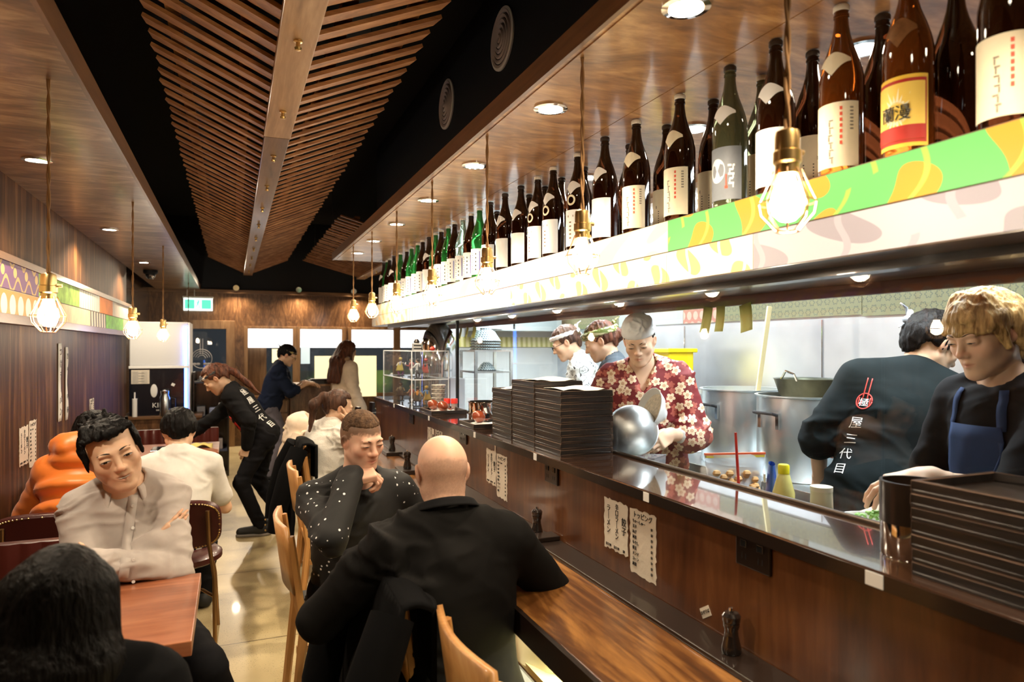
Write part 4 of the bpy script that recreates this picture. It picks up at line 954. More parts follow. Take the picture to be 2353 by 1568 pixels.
# table things being wiped
tag(MB().box((-.16, -.12, 0), (.16, .12, .012)).build('metal_tray', m_chrome, loc=(-.42, 5.95, .75), bev=.003), 'shiny flat tray on the table being wiped', 'tray')
mb = MB(); mb.grid(lambda u, v: ((u-.5)*.22, (v-.5)*.16, .006+.012*math.sin(u*11)*math.sin(v*9+1)+.012*math.sin(PI*u)), 16, 12)
tag(mb.build('wiping_cloth', M('yellow green cloth', (.6, .5, .16), .9), None, True, loc=(-.26, 6.0, .752), sol=.004), 'yellow wiping cloth under the hand of the waitress', 'cloth')
t = thing('side_plate', 'white plate on the ledge between the two seated friends', 'plate', (.93, 3.30, .75)); MB().lathe([(0, .004), (.05, .004), (.085, .016), (.087, .019), (.05, .01), (0, .009)], (0, 0, 0), 28, cap=False).build('dish', m_white, t, True)
# ---------------------------------------------------------------- kitchen
for i, (kx, ky) in enumerate(KL):
    t = thing('fluorescent_fixture', 'kitchen fluorescent fitting above the worktop, %s from the near end' % ordn(i), 'lamp', (kx, ky, SZ-.005), 0, 'kitchen light fittings')
    MB().box((-.2, -.6, -.03), (.2, .6, 0)).build('housing', m_white, t); MB().cyl((-.08, -.55, -.036), (-.08, .55, -.036), .013).cyl((.08, -.55, -.036), (.08, .55, -.036), .013).build('tube', M('lit fluorescent tube', (1, 1, 1), .4, emis=(.9, .97, 1), es=6), t)
kw = thing('kitchen_tile_band', 'muted patchwork tile band along the kitchen wall above steel sheets', 'wall decoration', (0, 0, 0))
kp = dict(hex=P('olive tile with hexagon net', 'hex', (.15, .145, .07), (.07, .08, .05), .06, .06), circ=P('grey green scroll tile', 'oval', (.12, .13, .10), (.22, .21, .14), .2, .13, (.16, .13, .06)), red=P('faded red tile', 'oval', (.3, .11, .08), (.4, .26, .2), .08, .08), grey=M('grey green tile', (.28, .31, .29), .4, var=.12), chk=P('checked tile', 'check', (.26, .28, .27), (.06, .09, .14), .07, .07, (.36, .12, .1)), pale=M('pale tile', (.32, .34, .32), .4), pink=P('dusty pink tile', 'wave', (.45, .34, .27), (.34, .25, .2), .2, .1))
for y0, y1, z0, z1, k in [(-.5, 1.6, 1.72, 1.84, 'hex'), (-.5, 1.3, 1.84, 1.99, 'grey'), (1.3, 2.55, 1.86, 1.99, 'chk'), (1.6, 2.9, 1.73, 1.86, 'hex'), (2.55, 3.3, 1.86, 1.99, 'grey'), (2.9, 4.15, 1.74, 1.86, 'hex'), (3.3, 3.9, 1.86, 1.99, 'circ'), (3.9, 5.2, 1.86, 1.99, 'pink'), (4.15, 4.6, 1.74, 1.86, 'red'), (4.6, 5.6, 1.74, 1.86, 'pale'), (5.2, 6.9, 1.86, 1.99, 'grey'), (5.6, 6.9, 1.74, 1.86, 'hex')]:
    MB().box((RW-.018, y0+.002, z0), (RW-.004, y1-.002, z1-.002)).build('tile_patch', kp[k], kw)
MB().box((RW-.03, -.5, 1.99), (RW-.004, 6.9, 2.10)).build('top_trim', M('dull red trim', (.25, .1, .07), .5), kw)
for y in (1.9, 3.2, 4.6, 5.8): MB().box((RW-.006, y, .9), (RW, y+.006, 1.72)).build('steel_joint', m_chrome, kw)
t = thing('stove_bench', 'steel cooking bench along the kitchen wall carrying the stock pots', 'bench', (0, 0, 0))
MB().box((2.60, .4, .78), (3.38, 6.2, .84)).build('top', m_steel, t, bev=.004); MB().box((2.63, .45, .12), (3.36, 6.15, .78)).build('body', m_steelw, t)
for y in (.6, 2.4, 4.2, 6.0):
    for x in (2.70, 3.28): MB().cyl((x, y, 0), (x, y, .12), .02).build('foot', m_chrome, t)
def stock_pot(x, y, r, h, label, lid=False, hz=.72, ang=0):
    t = thing('stock_pot', label, 'pot', (x, y, .84), ang, 'aluminium stock pots')
    MB().lathe([(0, 0), (r-.01, 0), (r, .012), (r, h-.012), (r+.012, h-.006), (r+.012, h), (r-.006, h), (r-.008, .02), (0, .015)], (0, 0, 0), 48).build('body', m_pot, t, True)
    for a in (0, PI*.62, PI*1.24):
        x_ = Matrix.Rotation(a+PI, 4, 'Z') @ Matrix.Translation((r, 0, h*hz)); mb = MB(); mb.x = x_
        for s in (-1, 1): mb.box((-.004, s*.065-.011, -.085), (.008, s*.065+.011, .0))
        mb.build('handle_bracket', m_chrome, t); mb = MB(); mb.x = x_
        mb.tube([(.006, -.065, -.01), (.045, -.065, .0), (.05, -.05, .0), (.05, .05, .0), (.045, .065, .0), (.006, .065, -.01)], .0085, 8); mb.build('handle', m_black, t, True)
    MB().lathe([(0, 0), (r-.01, 0)], (0, 0, h-.09), 40, cap=False).build('broth', M('pale broth', (.5, .42, .3), .2), t)
    return t
m_pot = M('spun aluminium', (.62, .68, .70), .3, .9, var=.08, vscale=3)
stock_pot(2.90, 2.86, .245, .45, 'big aluminium stock pot nearest the black-shirted cook', hz=.80); stock_pot(2.93, 3.385, .245, .455, 'big aluminium stock pot behind the chef in red floral shirt', hz=.80)
stock_pot(2.80, 2.40, .12, .36, 'narrow aluminium pot beside the black-shirted cook'); stock_pot(3.03, 3.92, .2, .40, 'smaller aluminium pot beside the yellow crate')
t = thing('wok_strainer', 'dark iron basket strainer resting in the near stock pot', 'strainer', (2.97, 2.90, 1.235))
MB().lathe([(0, 0), (.10, .005), (.15, .05), (.178, .135), (.186, .14), (.172, .135), (.145, .055), (.09, .012), (0, .01)], (0, 0, 0), 32).build('bowl', M('dark olive iron', (.07, .075, .05), .4, .6, var=.4), t, True)
MB().tube([(-.16, -.08, .135), (-.2, -.1, .17), (-.19, -.03, .185), (-.17, .02, .14)], .006, 8).build('handle', m_chrome, t, True)
tag(MB().bar((2.98, 3.33, 1.14), (3.05, 3.28, 1.80), .034, .012, (0, 1, 0)).build('wooden_paddle', M('pale bamboo', (.66, .56, .3), .6), bev=.003), 'tall pale wooden paddle standing in the stock pot', 'paddle')
t = thing('yellow_crate', 'bright yellow plastic crate standing on end by the kitchen wall', 'crate', (3.05, 4.30, .84))
MB().box((-.1, -.12, .42), (.12, .14, .69)).build('body', M('yellow plastic', (.85, .66, .01), .45), t, bev=.012); MB().box((-.12, -.14, .67), (.14, .16, .70)).build('rim', bpy.data.materials['yellow plastic'], t, bev=.006); MB().box((-.1, -.12, .0), (.12, .14, .42)).build('orange_lower_crate', M('orange plastic', (.6, .2, .02), .5), t, bev=.01)
for k in range(4): MB().box((-.103, -.10, .45+k*.05), (-.1, .12, .47+k*.05)).build('rib', bpy.data.materials['yellow plastic'], t)
m_note = M('yellow green note paper', (.62, .62, .2), .8)
for i, (px, w, h, tl, wh) in enumerate([(1640, .062, .115, .12, 'first from the wooden paddle of the chef side'), (1669, .055, .11, 0, 'middle of three above the yellow crate'), (1725, .07, .115, -.2, 'tilted one above the wooden paddle'), (1067, .055, .10, .3, 'first over the upturned bowls'), (1082, .055, .10, .3, 'second over the upturned bowls'), (1099, .08, .10, .3, 'third over the upturned bowls')]):
    y = yx(px, 1.975); t = thing('order_note', 'yellow paper note under the shelf lip, '+wh, 'note', (1.945, y, S0-.038), 0, 'yellow order notes'); t.rotation_euler = (tl, 0, 0)
    mb = MB(); mb.grid(lambda u, v: (-.012*v*v, (u-.5)*w, -h*v), 3, 6); mb.build('paper', m_note, t, True, sol=.001)
# end of the kitchen: rack with upturned bowls, cupboards
t = thing('wall_cupboard', 'grey wall cupboard above the striped band at the kitchen end', 'cupboard', (2.75, 6.78, 1.72)); MB().box((-.45, -.14, 0), (.55, .17, .40)).build('body', M('grey green cupboard', (.36, .42, .42), .4), t, bev=.004); MB().box((-.02, -.145, .02), (.0, -.14, .38)).build('door_gap', m_black, t); MB().box((-.3, -.16, .02), (-.15, -.14, .05)).build('handle', m_white, t)
t = thing('striped_banner', 'yellow and white striped cloth band on the kitchen end wall', 'banner', (2.7, 6.93, 1.55)); MB().box((-.7, 0, 0), (.68, .012, .11)).build('cloth', pattern('yellow striped awning cloth', 'stripe', (.75, .7, .35), (.45, .42, .1), .06, .3, ux='X'), t)
t = thing('steel_rack', 'small steel rack with upturned ramen bowls at the far kitchen counter', 'rack', (2.05, 5.62, 0))
for x in (-.16, .16):
    for y in (-.2, .2): MB().box((x-.012, y-.012, .965 if x < 0 and False else .0), (x+.012, y+.012, 1.52)).build('post', m_steel, t)
for z in (1.33, 1.51): MB().box((-.17, -.21, z), (.17, .21, z+.015)).build('rack_shelf', m_steel, t)
m_bowl = pattern('pale glazed bowl with blue dots', 'oval', (.55, .66, .66), (.10, .16, .20), .019, .017, ux='X')
def bowl(x, y, z, r, label, group=None):
    t = thing('ramen_bowl', label, 'bowl', (x, y, z), 0, group); k = r/.13
    MB().lathe([(.13*k, 0), (.128*k, .004), (.075*k, .085*k), (.045*k, .10*k), (.045*k, .112*k), (.038*k, .112*k), (.03*k, .102*k), (0, .10*k)], (0, 0, 0), 36, cap=False).build('bowl_body', m_bowl, t, True); MB().lathe([(.131*k, 0), (.131*k, .007), (.127*k, .007), (.127*k, 0)], (0, 0, 0), 36, cap=False).build('dark_rim', m_dark, t, True)
for k in range(4): bowl(2.05, 5.62, 1.525+.024*k, .138, 'upturned dotted ramen bowl, %s in the stack on the steel rack' % ['bottom one', 'second from bottom', 'second from top', 'topmost'][k], 'upturned ramen bowls')
bowl(2.05, 5.60, 1.345, .085, 'single smaller upturned dotted bowl on the lower rack shelf')
t = thing('dome_cloche', 'large rounded steel dome lid beside the bowl rack', 'lid', (1.75, 6.05, .965)); MB().lathe([(0, .82), (.07, .80), (.13, .72), (.165, .6), (.17, .45), (.17, 0)], (0, 0, 0), 32).build('dome', m_chrome, t, True); MB().lathe([(.012, .815), (.012, .85), (.022, .865), (0, .875)], (0, 0, 0), 12).build('knob', m_dark, t, True)
tag(MB().box((1.60, 5.2, .965), (1.72, 5.45, 1.30)).build('steel_column', m_steelw), 'upright steel panel beside the bowl rack', 'panel')
# worktop things behind the rail
WT = .965
t = thing('squeeze_bottle', 'yellow-capped squeeze bottle of pale sauce behind the rail', 'bottle', (1.735, 1.80, WT)); m_sauce = M('pale yellow sauce', (.72, .66, .22), .3, coat=.3)
MB().lathe([(0, 0), (.034, 0), (.036, .006), (.036, .09), (.02, .15), (.017, .155)], (0, 0, 0), 22).build('bottle_body', m_sauce, t, True); MB().lathe([(.019, .155), (.019, .182), (.016, .186), (0, .186)], (0, 0, 0), 18).build('cap', M('yellow cap', (.85, .75, .02), .4), t, True)
t = thing('sauce_jar', 'cloudy pale jar with flat lid behind the rail', 'jar', (1.80, 1.70, WT)); MB().lathe([(0, 0), (.037, 0), (.038, .004), (.034, .11)], (0, 0, 0), 22).build('jar_body', M('cloudy jar', (.62, .60, .42), .35), t, True); MB().lathe([(.035, .11), (.035, .125), (0, .126)], (0, 0, 0), 22).build('lid', M('pale lid', (.7, .65, .5), .4), t, True)
t = thing('zip_bag', 'clear zip bag of food with orange and yellow seal behind the rail', 'bag', (1.80, 2.12, WT), -1.85)
mb = MB(); mb.grid(lambda u, v: ((.03+.012*math.sin(v*8+u*20))*math.cos(2*PI*u)*(1-.75*v), .12*math.sin(2*PI*u)*(.8+.25*v), .17*v), 40, 12); mb.build('bag_film', glassm('bag film', (.9, .94, .97), .8, .1, .42), t, True)
MB().box((-.006, -.122, .168), (.006, .122, .176)).build('orange_seal', M('orange seal', (.75, .12, .04), .4), t); MB().box((-.006, -.118, .158), (.006, .118, .166)).build('yellow_seal', M('yellow seal', (.75, .6, .08), .4), t)
mb = MB(); r_ = random.Random(5)
for k in range(44): mb.ball((r_.uniform(-.018, .018), r_.uniform(-.085, .085), .02+r_.uniform(0, .085)), (.014, .017, .013), 8)
mb.build('fried_pieces', M('golden fried food', (.62, .36, .14), .6, var=.4), t, True)['kind'] = 'stuff'
t = thing('salt_bag', 'blue and white plastic packet beside the zip bag', 'packet', (1.80, 1.925, WT), -.7); mb = MB(); mb.grid(lambda u, v: ((.028*(1-.6*v))*math.cos(2*PI*u), .05*math.sin(2*PI*u), .165*v), 24, 6); mb.build('packet_body', M('blue plastic film', (.03, .10, .42), .3, coat=.4), t, True); text('500g', .02, m_white, t, (-.030, 0, .07), RB); MB().box((-.028, -.03, .10), (-.022, .03, .13)).build('white_panel', m_white, t)
tag(MB().tube([(1.70, 1.975, WT), (1.688, 1.985, 1.24)], [.006, .0045], 8).build('red_chopstick', M('red lacquer stick', (.55, .03, .02), .3)), 'long red chopstick standing upright behind the rail', 'chopstick')
t = thing('herb_bowl', 'white bowl of chopped green onion near the canister', 'bowl', (1.74, 1.44, WT)); MB().lathe([(0, 0), (.05, 0), (.10, .05), (.112, .08), (.107, .08), (.09, .045), (0, .03)], (0, 0, 0), 32).build('bowl_body', m_white, t, True)
mb = MB()
for k in range(90): a, q = r_.uniform(0, 6.3), r_.uniform(0, .075)**1; mb.ball((q*math.cos(a), q*math.sin(a), .07+.03*(1-q/.08)+r_.uniform(0, .01)), (.007, .005, .004), 6)
mb.build('green_onion', M('green onion', (.25, .5, .12), .6, var=.4), t, True)['kind'] = 'stuff'
t = thing('clear_tub', 'low clear container beside the chef on the worktop', 'container', (1.72, 2.62, WT)); MB().lathe([(.07, 0), (.075, .09), (.078, .095)], (0, 0, 0), 4, sq=(1, 1.5)).build('tub', glassm('clear tub', (.9, .95, .96), .8, .05, .12), t); MB().ball((0, 0, .04), (.05, .07, .035), 14).build('noodles', M('white noodles', (.8, .78, .7), .6), t, True)
tag(MB().box((1.60, 2.25, WT), (1.84, 2.5, WT+.014)).build('chopping_board', m_white, bev=.003), 'white chopping board on the worktop between tub and zip bag', 'board')
tag(MB().box((1.64, 2.20, WT), (1.69, 2.235, WT+.045)).build('wood_block', m_oak, bev=.003), 'little wooden block beside the chopping board', 'block')
t = thing('gas_burner', 'small gas burner with lilac flame between the two near cooks', 'burner', (2.76, 1.88, .84)); MB().box((-.14, -.14, 0), (.14, .14, .06)).build('body', m_steel, t); MB().lathe([(.05, .06), (.05, .085), (.03, .09)], (0, 0, 0), 18).build('ring', m_black, t, True); MB().lathe([(.052, .088), (.058, .10), (.05, .115), (.02, .11)], (0, 0, 0), 18, cap=False).build('flame', M('lilac gas flame', (.3, .1, .6), .5, emis=(.35, .12, .9), es=2.5), t, True)
t = thing('perforated_basket', 'dimpled steel basket above the gas burner', 'basket', (2.76, 1.88, .955)); MB().lathe([(0, 0), (.06, 0), (.10, .16), (.105, .16), (.064, -.002)], (0, 0, 0), 24).build('basket_body', pattern('dimpled steel', 'oval', (.5, .54, .56), (.3, .33, .35), .02, .02, ux='X'), t, True)
tag(MB().box((2.9, 1.2, .84), (3.34, 1.62, 1.36)).build('rice_cooker', M('cream enamel', (.7, .66, .52), .4), bev=.03), 'cream boxy cooker against the kitchen wall behind the blond cook', 'cooker')
tag(MB().lathe([(.10, 0), (.102, .004), (.07, .10), (.02, .13), (0, .132)], (2.9, .95, 1.62), 20, (-.7, 0, .3), False).tube([(2.88, .95, 1.6), (3.39, .95, 1.9)], .006).build('noodle_sieve', M('wire mesh', (.25, .25, .25), .4, .8), None, True), 'wire noodle sieve hung from the wall beside the blond cook', 'sieve')
# ---------------------------------------------------------------- smooth bodies: distance fields meshed by surface nets
def V(*a): return np.array(a, float)
def rotm(pitch=0, yaw=0, roll=0):
    """degrees; pitch > 0 nods down (towards +Y), yaw > 0 turns to +X, roll > 0 tilts to +X"""
    a, b_, c_ = [math.radians(q) for q in (pitch, yaw, roll)]
    Rx = np.array([[1, 0, 0], [0, math.cos(a), math.sin(a)], [0, -math.sin(a), math.cos(a)]])
    Rz = np.array([[math.cos(b_), math.sin(b_), 0], [-math.sin(b_), math.cos(b_), 0], [0, 0, 1]])
    Ry = np.array([[math.cos(c_), 0, math.sin(c_)], [0, 1, 0], [-math.sin(c_), 0, math.cos(c_)]])
    return Rz @ Ry @ Rx
class Field:
    def __init__(s): s.p = []
    def cone(s, a, b_, ra, rb, k=.02, neg=False, sq=None): s.p.append(('c', V(*a), V(*b_), ra, rb, k, neg)); return s
    def ell(s, c_, r, R=None, k=.02, neg=False): s.p.append(('e', V(*c_), V(*r), np.eye(3) if R is None else np.asarray(R), 0, k, neg)); return s
    def box(s, c_, h, r, R=None, k=.02, neg=False): s.p.append(('b', V(*c_), V(*h), np.eye(3) if R is None else np.asarray(R), r, k, neg)); return s
    def mesh(s, h, clips=(), smooth=2, lo=None, hi=None):
        B = []
        for q in s.p:
            if q[0] == 'c': m = max(q[3], q[4]); B.append((np.minimum(q[1], q[2])-m, np.maximum(q[1], q[2])+m))
            else: m = np.abs(q[3]) @ q[2] + (q[4] if q[0] == 'b' else 0); B.append((q[1]-m, q[1]+m))
        L = np.min([b_[0] for b_, q in zip(B, s.p) if not q[6]], 0)-3*h; H = np.max([b_[1] for b_, q in zip(B, s.p) if not q[6]], 0)+3*h
        if lo is not None: L = np.maximum(L, lo)
        if hi is not None: H = np.minimum(H, hi)
        n = np.ceil((H-L)/h).astype(int)+1
        D = np.full(n, .5, np.float32)
        ax = [L[i]+h*np.arange(n[i]) for i in range(3)]
        for q, (b0, b1) in zip(s.p, B):
            k = q[5]; m = max(k, 0)+4*h
            i0 = np.clip(np.floor((b0-m-L)/h).astype(int), 0, n); i1 = np.clip(np.ceil((b1+m-L)/h).astype(int)+1, 0, n)
            if (i1 <= i0).any(): continue
            sl = tuple(slice(a, b_) for a, b_ in zip(i0, i1))
            P = np.stack(np.meshgrid(*[ax[i][sl[i]] for i in range(3)], indexing='ij'), -1)
            if q[0] == 'c':
                a, ba = q[1], q[2]-q[1]; pa = P-a; t = np.clip(pa @ ba/max(ba @ ba, 1e-12), 0, 1)
                d = np.linalg.norm(pa-t[..., None]*ba, axis=-1)-(q[3]+(q[4]-q[3])*t)
            else:
                pl = (P-q[1]) @ q[3]
                if q[0] == 'e': k0 = np.linalg.norm(pl/q[2], axis=-1); k1 = np.linalg.norm(pl/q[2]**2, axis=-1)+1e-9; d = k0*(k0-1)/k1
                else: w = np.abs(pl)-q[2]; d = np.linalg.norm(np.maximum(w, 0), axis=-1)+np.minimum(w.max(-1), 0)-q[4]
            d = d.astype(np.float32); o = D[sl]
            if q[6]: a_, b2 = -o, d
            else: a_, b2 = o, d
            r = np.minimum(a_, b2)
            if k > 0: hh = np.maximum(k-np.abs(a_-b2), 0)/k; r = r-hh*hh*k*.25
            D[sl] = -r if q[6] else r
        for nn, off in clips:
            nn = V(*nn); nn = nn/np.linalg.norm(nn)
            pl = (ax[0]*nn[0])[:, None, None]+(ax[1]*nn[1])[None, :, None]+(ax[2]*nn[2])[None, None, :]-off
            D = np.maximum(D, pl.astype(np.float32))
        return nets(D, L, h, smooth)
def nets(D, L, h, smooth):
    for i in range(3):
        sl = [slice(None)]*3; sl[i] = 0; D[tuple(sl)] = .5; sl[i] = -1; D[tuple(sl)] = .5
    S = D < 0; n = D.shape
    cs = [(i, j, k) for i in (0, 1) for j in (0, 1) for k in (0, 1)]
    sub = lambda A, c_: A[c_[0]:n[0]-1+c_[0], c_[1]:n[1]-1+c_[1], c_[2]:n[2]-1+c_[2]]
    cnt = sum(sub(S, c_).astype(np.int8) for c_ in cs); act = (cnt > 0) & (cnt < 8)
    idx = np.argwhere(act); vid = np.full(act.shape, -1, np.int64); vid[act] = np.arange(len(idx))
    val = np.stack([D[idx[:, 0]+c_[0], idx[:, 1]+c_[1], idx[:, 2]+c_[2]] for c_ in cs], 1)
    acc = np.zeros((len(idx), 3)); w = np.zeros(len(idx)); ca = np.array(cs, float)
    for a in range(8):
        for b_ in range(a+1, 8):
            if np.abs(ca[a]-ca[b_]).sum() != 1: continue
            x = (val[:, a] < 0) != (val[:, b_] < 0); t = np.where(x, val[:, a]/np.where(x, val[:, a]-val[:, b_], 1), 0)
            acc += np.where(x[:, None], ca[a]+t[:, None]*(ca[b_]-ca[a]), 0); w += x
    v = L+h*(idx+acc/np.maximum(w, 1)[:, None])
    F = []
    for ax_ in range(3):
        o1, o2 = [q for q in range(3) if q != ax_]
        A = [slice(0, m) for m in n]; A[ax_] = slice(0, n[ax_]-1); Bq = [slice(0, m) for m in n]; Bq[ax_] = slice(1, n[ax_])
        e = S[tuple(A)] != S[tuple(Bq)]; E = np.argwhere(e)
        ok = (E[:, o1] > 0) & (E[:, o2] > 0) & (E[:, o1] < n[o1]-1) & (E[:, o2] < n[o2]-1); E = E[ok]
        ins = S[tuple(E.T)]
        def at(d1, d2): q = E.copy(); q[:, o1] -= d1; q[:, o2] -= d2; return vid[tuple(q.T)]
        f = np.stack([at(1, 1), at(0, 1), at(0, 0), at(1, 0)], 1)
        flip = ins if ax_ != 1 else ~ins
        f[~flip] = f[~flip][:, ::-1]; F.append(f)
    F = np.concatenate(F) if F else np.zeros((0, 4), int)
    F = F[(F >= 0).all(1)]
    ed = np.concatenate([F[:, [0, 1]], F[:, [1, 2]], F[:, [2, 3]], F[:, [3, 0]]])
    for _ in range(smooth):
        s_ = np.stack([np.bincount(ed[:, 0], v[ed[:, 1], i], len(v))+np.bincount(ed[:, 1], v[ed[:, 0], i], len(v)) for i in range(3)], 1)
        c_ = np.bincount(ed[:, 0], minlength=len(v))+np.bincount(ed[:, 1], minlength=len(v)); v = v*.45+.55*s_/np.maximum(c_, 1)[:, None]
    return v, F
def vnormals(v, F):
    nn = np.cross(v[F[:, 2]]-v[F[:, 0]], v[F[:, 3]]-v[F[:, 1]]); N = np.zeros_like(v)
    for i in range(3): N[:, i] = sum(np.bincount(F[:, j], nn[:, i], len(v)) for j in range(4))
    return N/(np.linalg.norm(N, axis=1)[:, None]+1e-12)
_rg = np.random.default_rng(3); _lat = _rg.random((32, 32, 32)).astype(np.float32)
def vnoise(P):
    q = P % 32; i = np.floor(q).astype(int); f = q-i; f = f*f*(3-2*f); r = 0
    for dx in (0, 1):
        for dy in (0, 1):
            for dz in (0, 1):
                wt = (f[:, 0] if dx else 1-f[:, 0])*(f[:, 1] if dy else 1-f[:, 1])*(f[:, 2] if dz else 1-f[:, 2])
                r = r+wt*_lat[(i[:, 0]+dx) % 32, (i[:, 1]+dy) % 32, (i[:, 2]+dz) % 32]
    return r-.5
def wrinkle(v, F, amp, fr=14, warp=(1, 1, 2.2), seed=0):
    N = vnormals(v, F); P = v*np.array(warp)*fr+seed*7.3
    P = P+1.1*np.stack([vnoise(P*.6+9), vnoise(P*.6+21), vnoise(P*.6+33)], 1)
    if warp[2] < 1.05: a = vnoise(P); return v+N*(amp*1.5*(np.clip(1-np.abs(a)*4.5, -1, 1)*.55+np.clip(1-np.abs(vnoise(P*1.9+5))*5, -1, 1)*.3+vnoise(P*3.7)*.35))[:, None]
    P = P*1.7; Q = P*np.array([.62, .62, .42])+.8*np.stack([vnoise(P*.31+3), vnoise(P*.31+13), vnoise(P*.31+23)], 1)
    Q = np.stack([Q[:, 0]+.55*Q[:, 2], Q[:, 1]-.4*Q[:, 2], Q[:, 2]], 1); mk = np.clip(vnoise(P*.27+41)*3.5+.55, .12, 1)
    r = 1-np.abs(vnoise(Q))*5.5; r2 = 1-np.abs(vnoise(Q*1.7+17))*6
    return v+N*(amp*(1.1*mk*np.clip(r, -.6, 1)+.45*mk*np.clip(r2, -.6, 1)+.8*vnoise(P*.35+7)))[:, None]
def emit(name, v, F, mats, parent, col=None):
    me = bpy.data.meshes.new(name); me.vertices.add(len(v)); me.vertices.foreach_set('co', np.asarray(v, np.float32).ravel())
    k = F.shape[1]; me.loops.add(len(F)*k); me.loops.foreach_set('vertex_index', F.ravel().astype(np.int32))
    me.polygons.add(len(F)); me.polygons.foreach_set('loop_start', np.arange(0, len(F)*k, k, dtype=np.int32))
    me.polygons.foreach_set('use_smooth', np.ones(len(F), bool)); me.update(calc_edges=True)
    me.materials.append(mats)
    if col is not None:
        at = me.color_attributes.new('Col', 'FLOAT_COLOR', 'POINT'); at.data.foreach_set('color', np.concatenate([col, np.ones((len(v), 1))], 1).astype(np.float32).ravel())
    o = bpy.data.objects.new(name, me); C.objects.link(o); o.parent = parent; return o
def merge(ms):
    vs, fs, o = [], [], 0
    for v, F in ms: vs.append(v); fs.append(F+o); o += len(v)
    return np.concatenate(vs), np.concatenate(fs)
def vcolmat(name, rough=.5, sss=.0, bmp=0, bscale=300, coat=0):
    m, nt, b = newmat(name); a = nt.nodes.new('ShaderNodeAttribute'); a.attribute_name = 'Col'; nt.links.new(a.outputs['Color'], b.inputs['Base Color']); b.inputs['Roughness'].default_value = rough
    b.inputs['Subsurface Weight'].default_value = sss; b.inputs['Subsurface Scale'].default_value = .012; b.inputs['Subsurface Radius'].default_value = (1, .35, .2); b.inputs['Specular IOR Level'].default_value = .35
    if bmp: bump(nt, b, noise(nt, coords(nt, False), bscale, 3), bmp, .001)
    return m
m_skin = vcolmat('skin', .48, .12, .08)
def cloth(name, col, rough=.85, weave=900, str_=.15, sheen=.1, fuzz=0):
    m, nt, b = newmat(name); v = coords(nt, False); f = noise(nt, v, 9, 4); sheen = sheen if max(col) > .1 else 0
    lk(nt, ramp(nt, f, [(.3, [q*.86 for q in col]), (.7, [min(1, q*1.1) for q in col])]), b.inputs['Base Color'])
    b.inputs['Roughness'].default_value = rough; b.inputs['Sheen Weight'].default_value = sheen; b.inputs['Specular IOR Level'].default_value = .25 if max(col) > .1 else .1
    bump(nt, b, noise(nt, v, fuzz or weave, 2), .5 if fuzz else str_, .004 if fuzz else .001)
    return m
def hairmat(name, col, col2=None, rough=.38):
    m, nt, b = newmat(name); v = coords(nt, False); f = noise(nt, v, 50, 5, .5, (1, 1, .14))
    lk(nt, ramp(nt, f, [(.35, [q*.55 for q in col]), (.68, col2 or [min(1, q*1.7) for q in col])]), b.inputs['Base Color']); b.inputs['Roughness'].default_value = rough+.14; b.inputs['Specular IOR Level'].default_value = .12 if max(col) < .02 else .25
    bump(nt, b, noise(nt, v, 95, 4, .3, (1, 1, .10)), .9, .006)
    return m
# ---------------------------------------------------------------- heads (head space: +Y forward, +Z up, origin mid-head)
def head_field(w=1.0, jaw=1.0, ear=1.0, nose=1.0, mouth=0.0, smile=0.0):
    f = Field()
    f.ell((0, -.012, .035), (.0765*w, .096, .083), k=.03).ell((0, -.045, .01), (.066*w, .060, .07), k=.03)
    f.ell((0, .030, -.028), (.061*w, .062, .080), k=.03)
    for s in (-1, 1):
        f.cone((s*.052*w*jaw, -.002, -.050), (s*.018*jaw, .066, -.098), .020, .016, k=.03)
        f.ell((s*.042*w, .056, -.022), (.024, .022, .022), k=.025)
        f.ell((s*.026, .086, .022), (.022, .012, .010), k=.018)
    f.ell((0, .074, -.098), (.020*jaw, .017, .016), k=.022).ell((0, .074, -.060), (.026, .018, .024), k=.02)
    for s in (-1, 1): f.ell((s*.033, .1035, .004), (.018, .012, .0115), k=.018, neg=True)
    f.cone((0, .088, .012), (0, .106*1, -.026), .0075, .0105*nose, k=.012).ell((0, .108+.004*(nose-1), -.031), (.0115*nose, .011, .0095), k=.008)
    for s in (-1, 1):
        f.ell((s*.0125*nose, .096, -.034), (.008, .010, .0075), k=.008)
        f.ell((s*.032, .083, .003), (.0185, .0125, .0115), k=.006)          # closed-lid bulge
        f.ell((s*.006, .1035, -.0415), (.0038, .005, .003), k=.003, neg=True)
    sm = .0055*smile; wd = .021+.005*smile
    for s in (-1, 1):
        f.cone((0, .0915, -.0605), (s*wd, .083, -.0640+sm), .0062, .0030, k=.006).cone((0, .0905, -.0712), (s*wd*.9, .082, -.0668+sm), .0066, .0032, k=.006)
    for s in (-1, 1): f.cone((0, .098, -.0658), (s*(wd+.001), .0885, -.0655+sm), .0014+mouth*.0022, .0010, k=.003, neg=True)
    for s in (-1, 1):
        f.ell((s*.078*w, -.008, -.004), (.009*ear, .020*ear, .031*ear), rotm(0, 0, s*10) @ rotm(0, s*-22, 0), k=.008)
        f.ell((s*.087*w, -.004, .002), (.006, .010, .016), k=.005, neg=True)
    return f
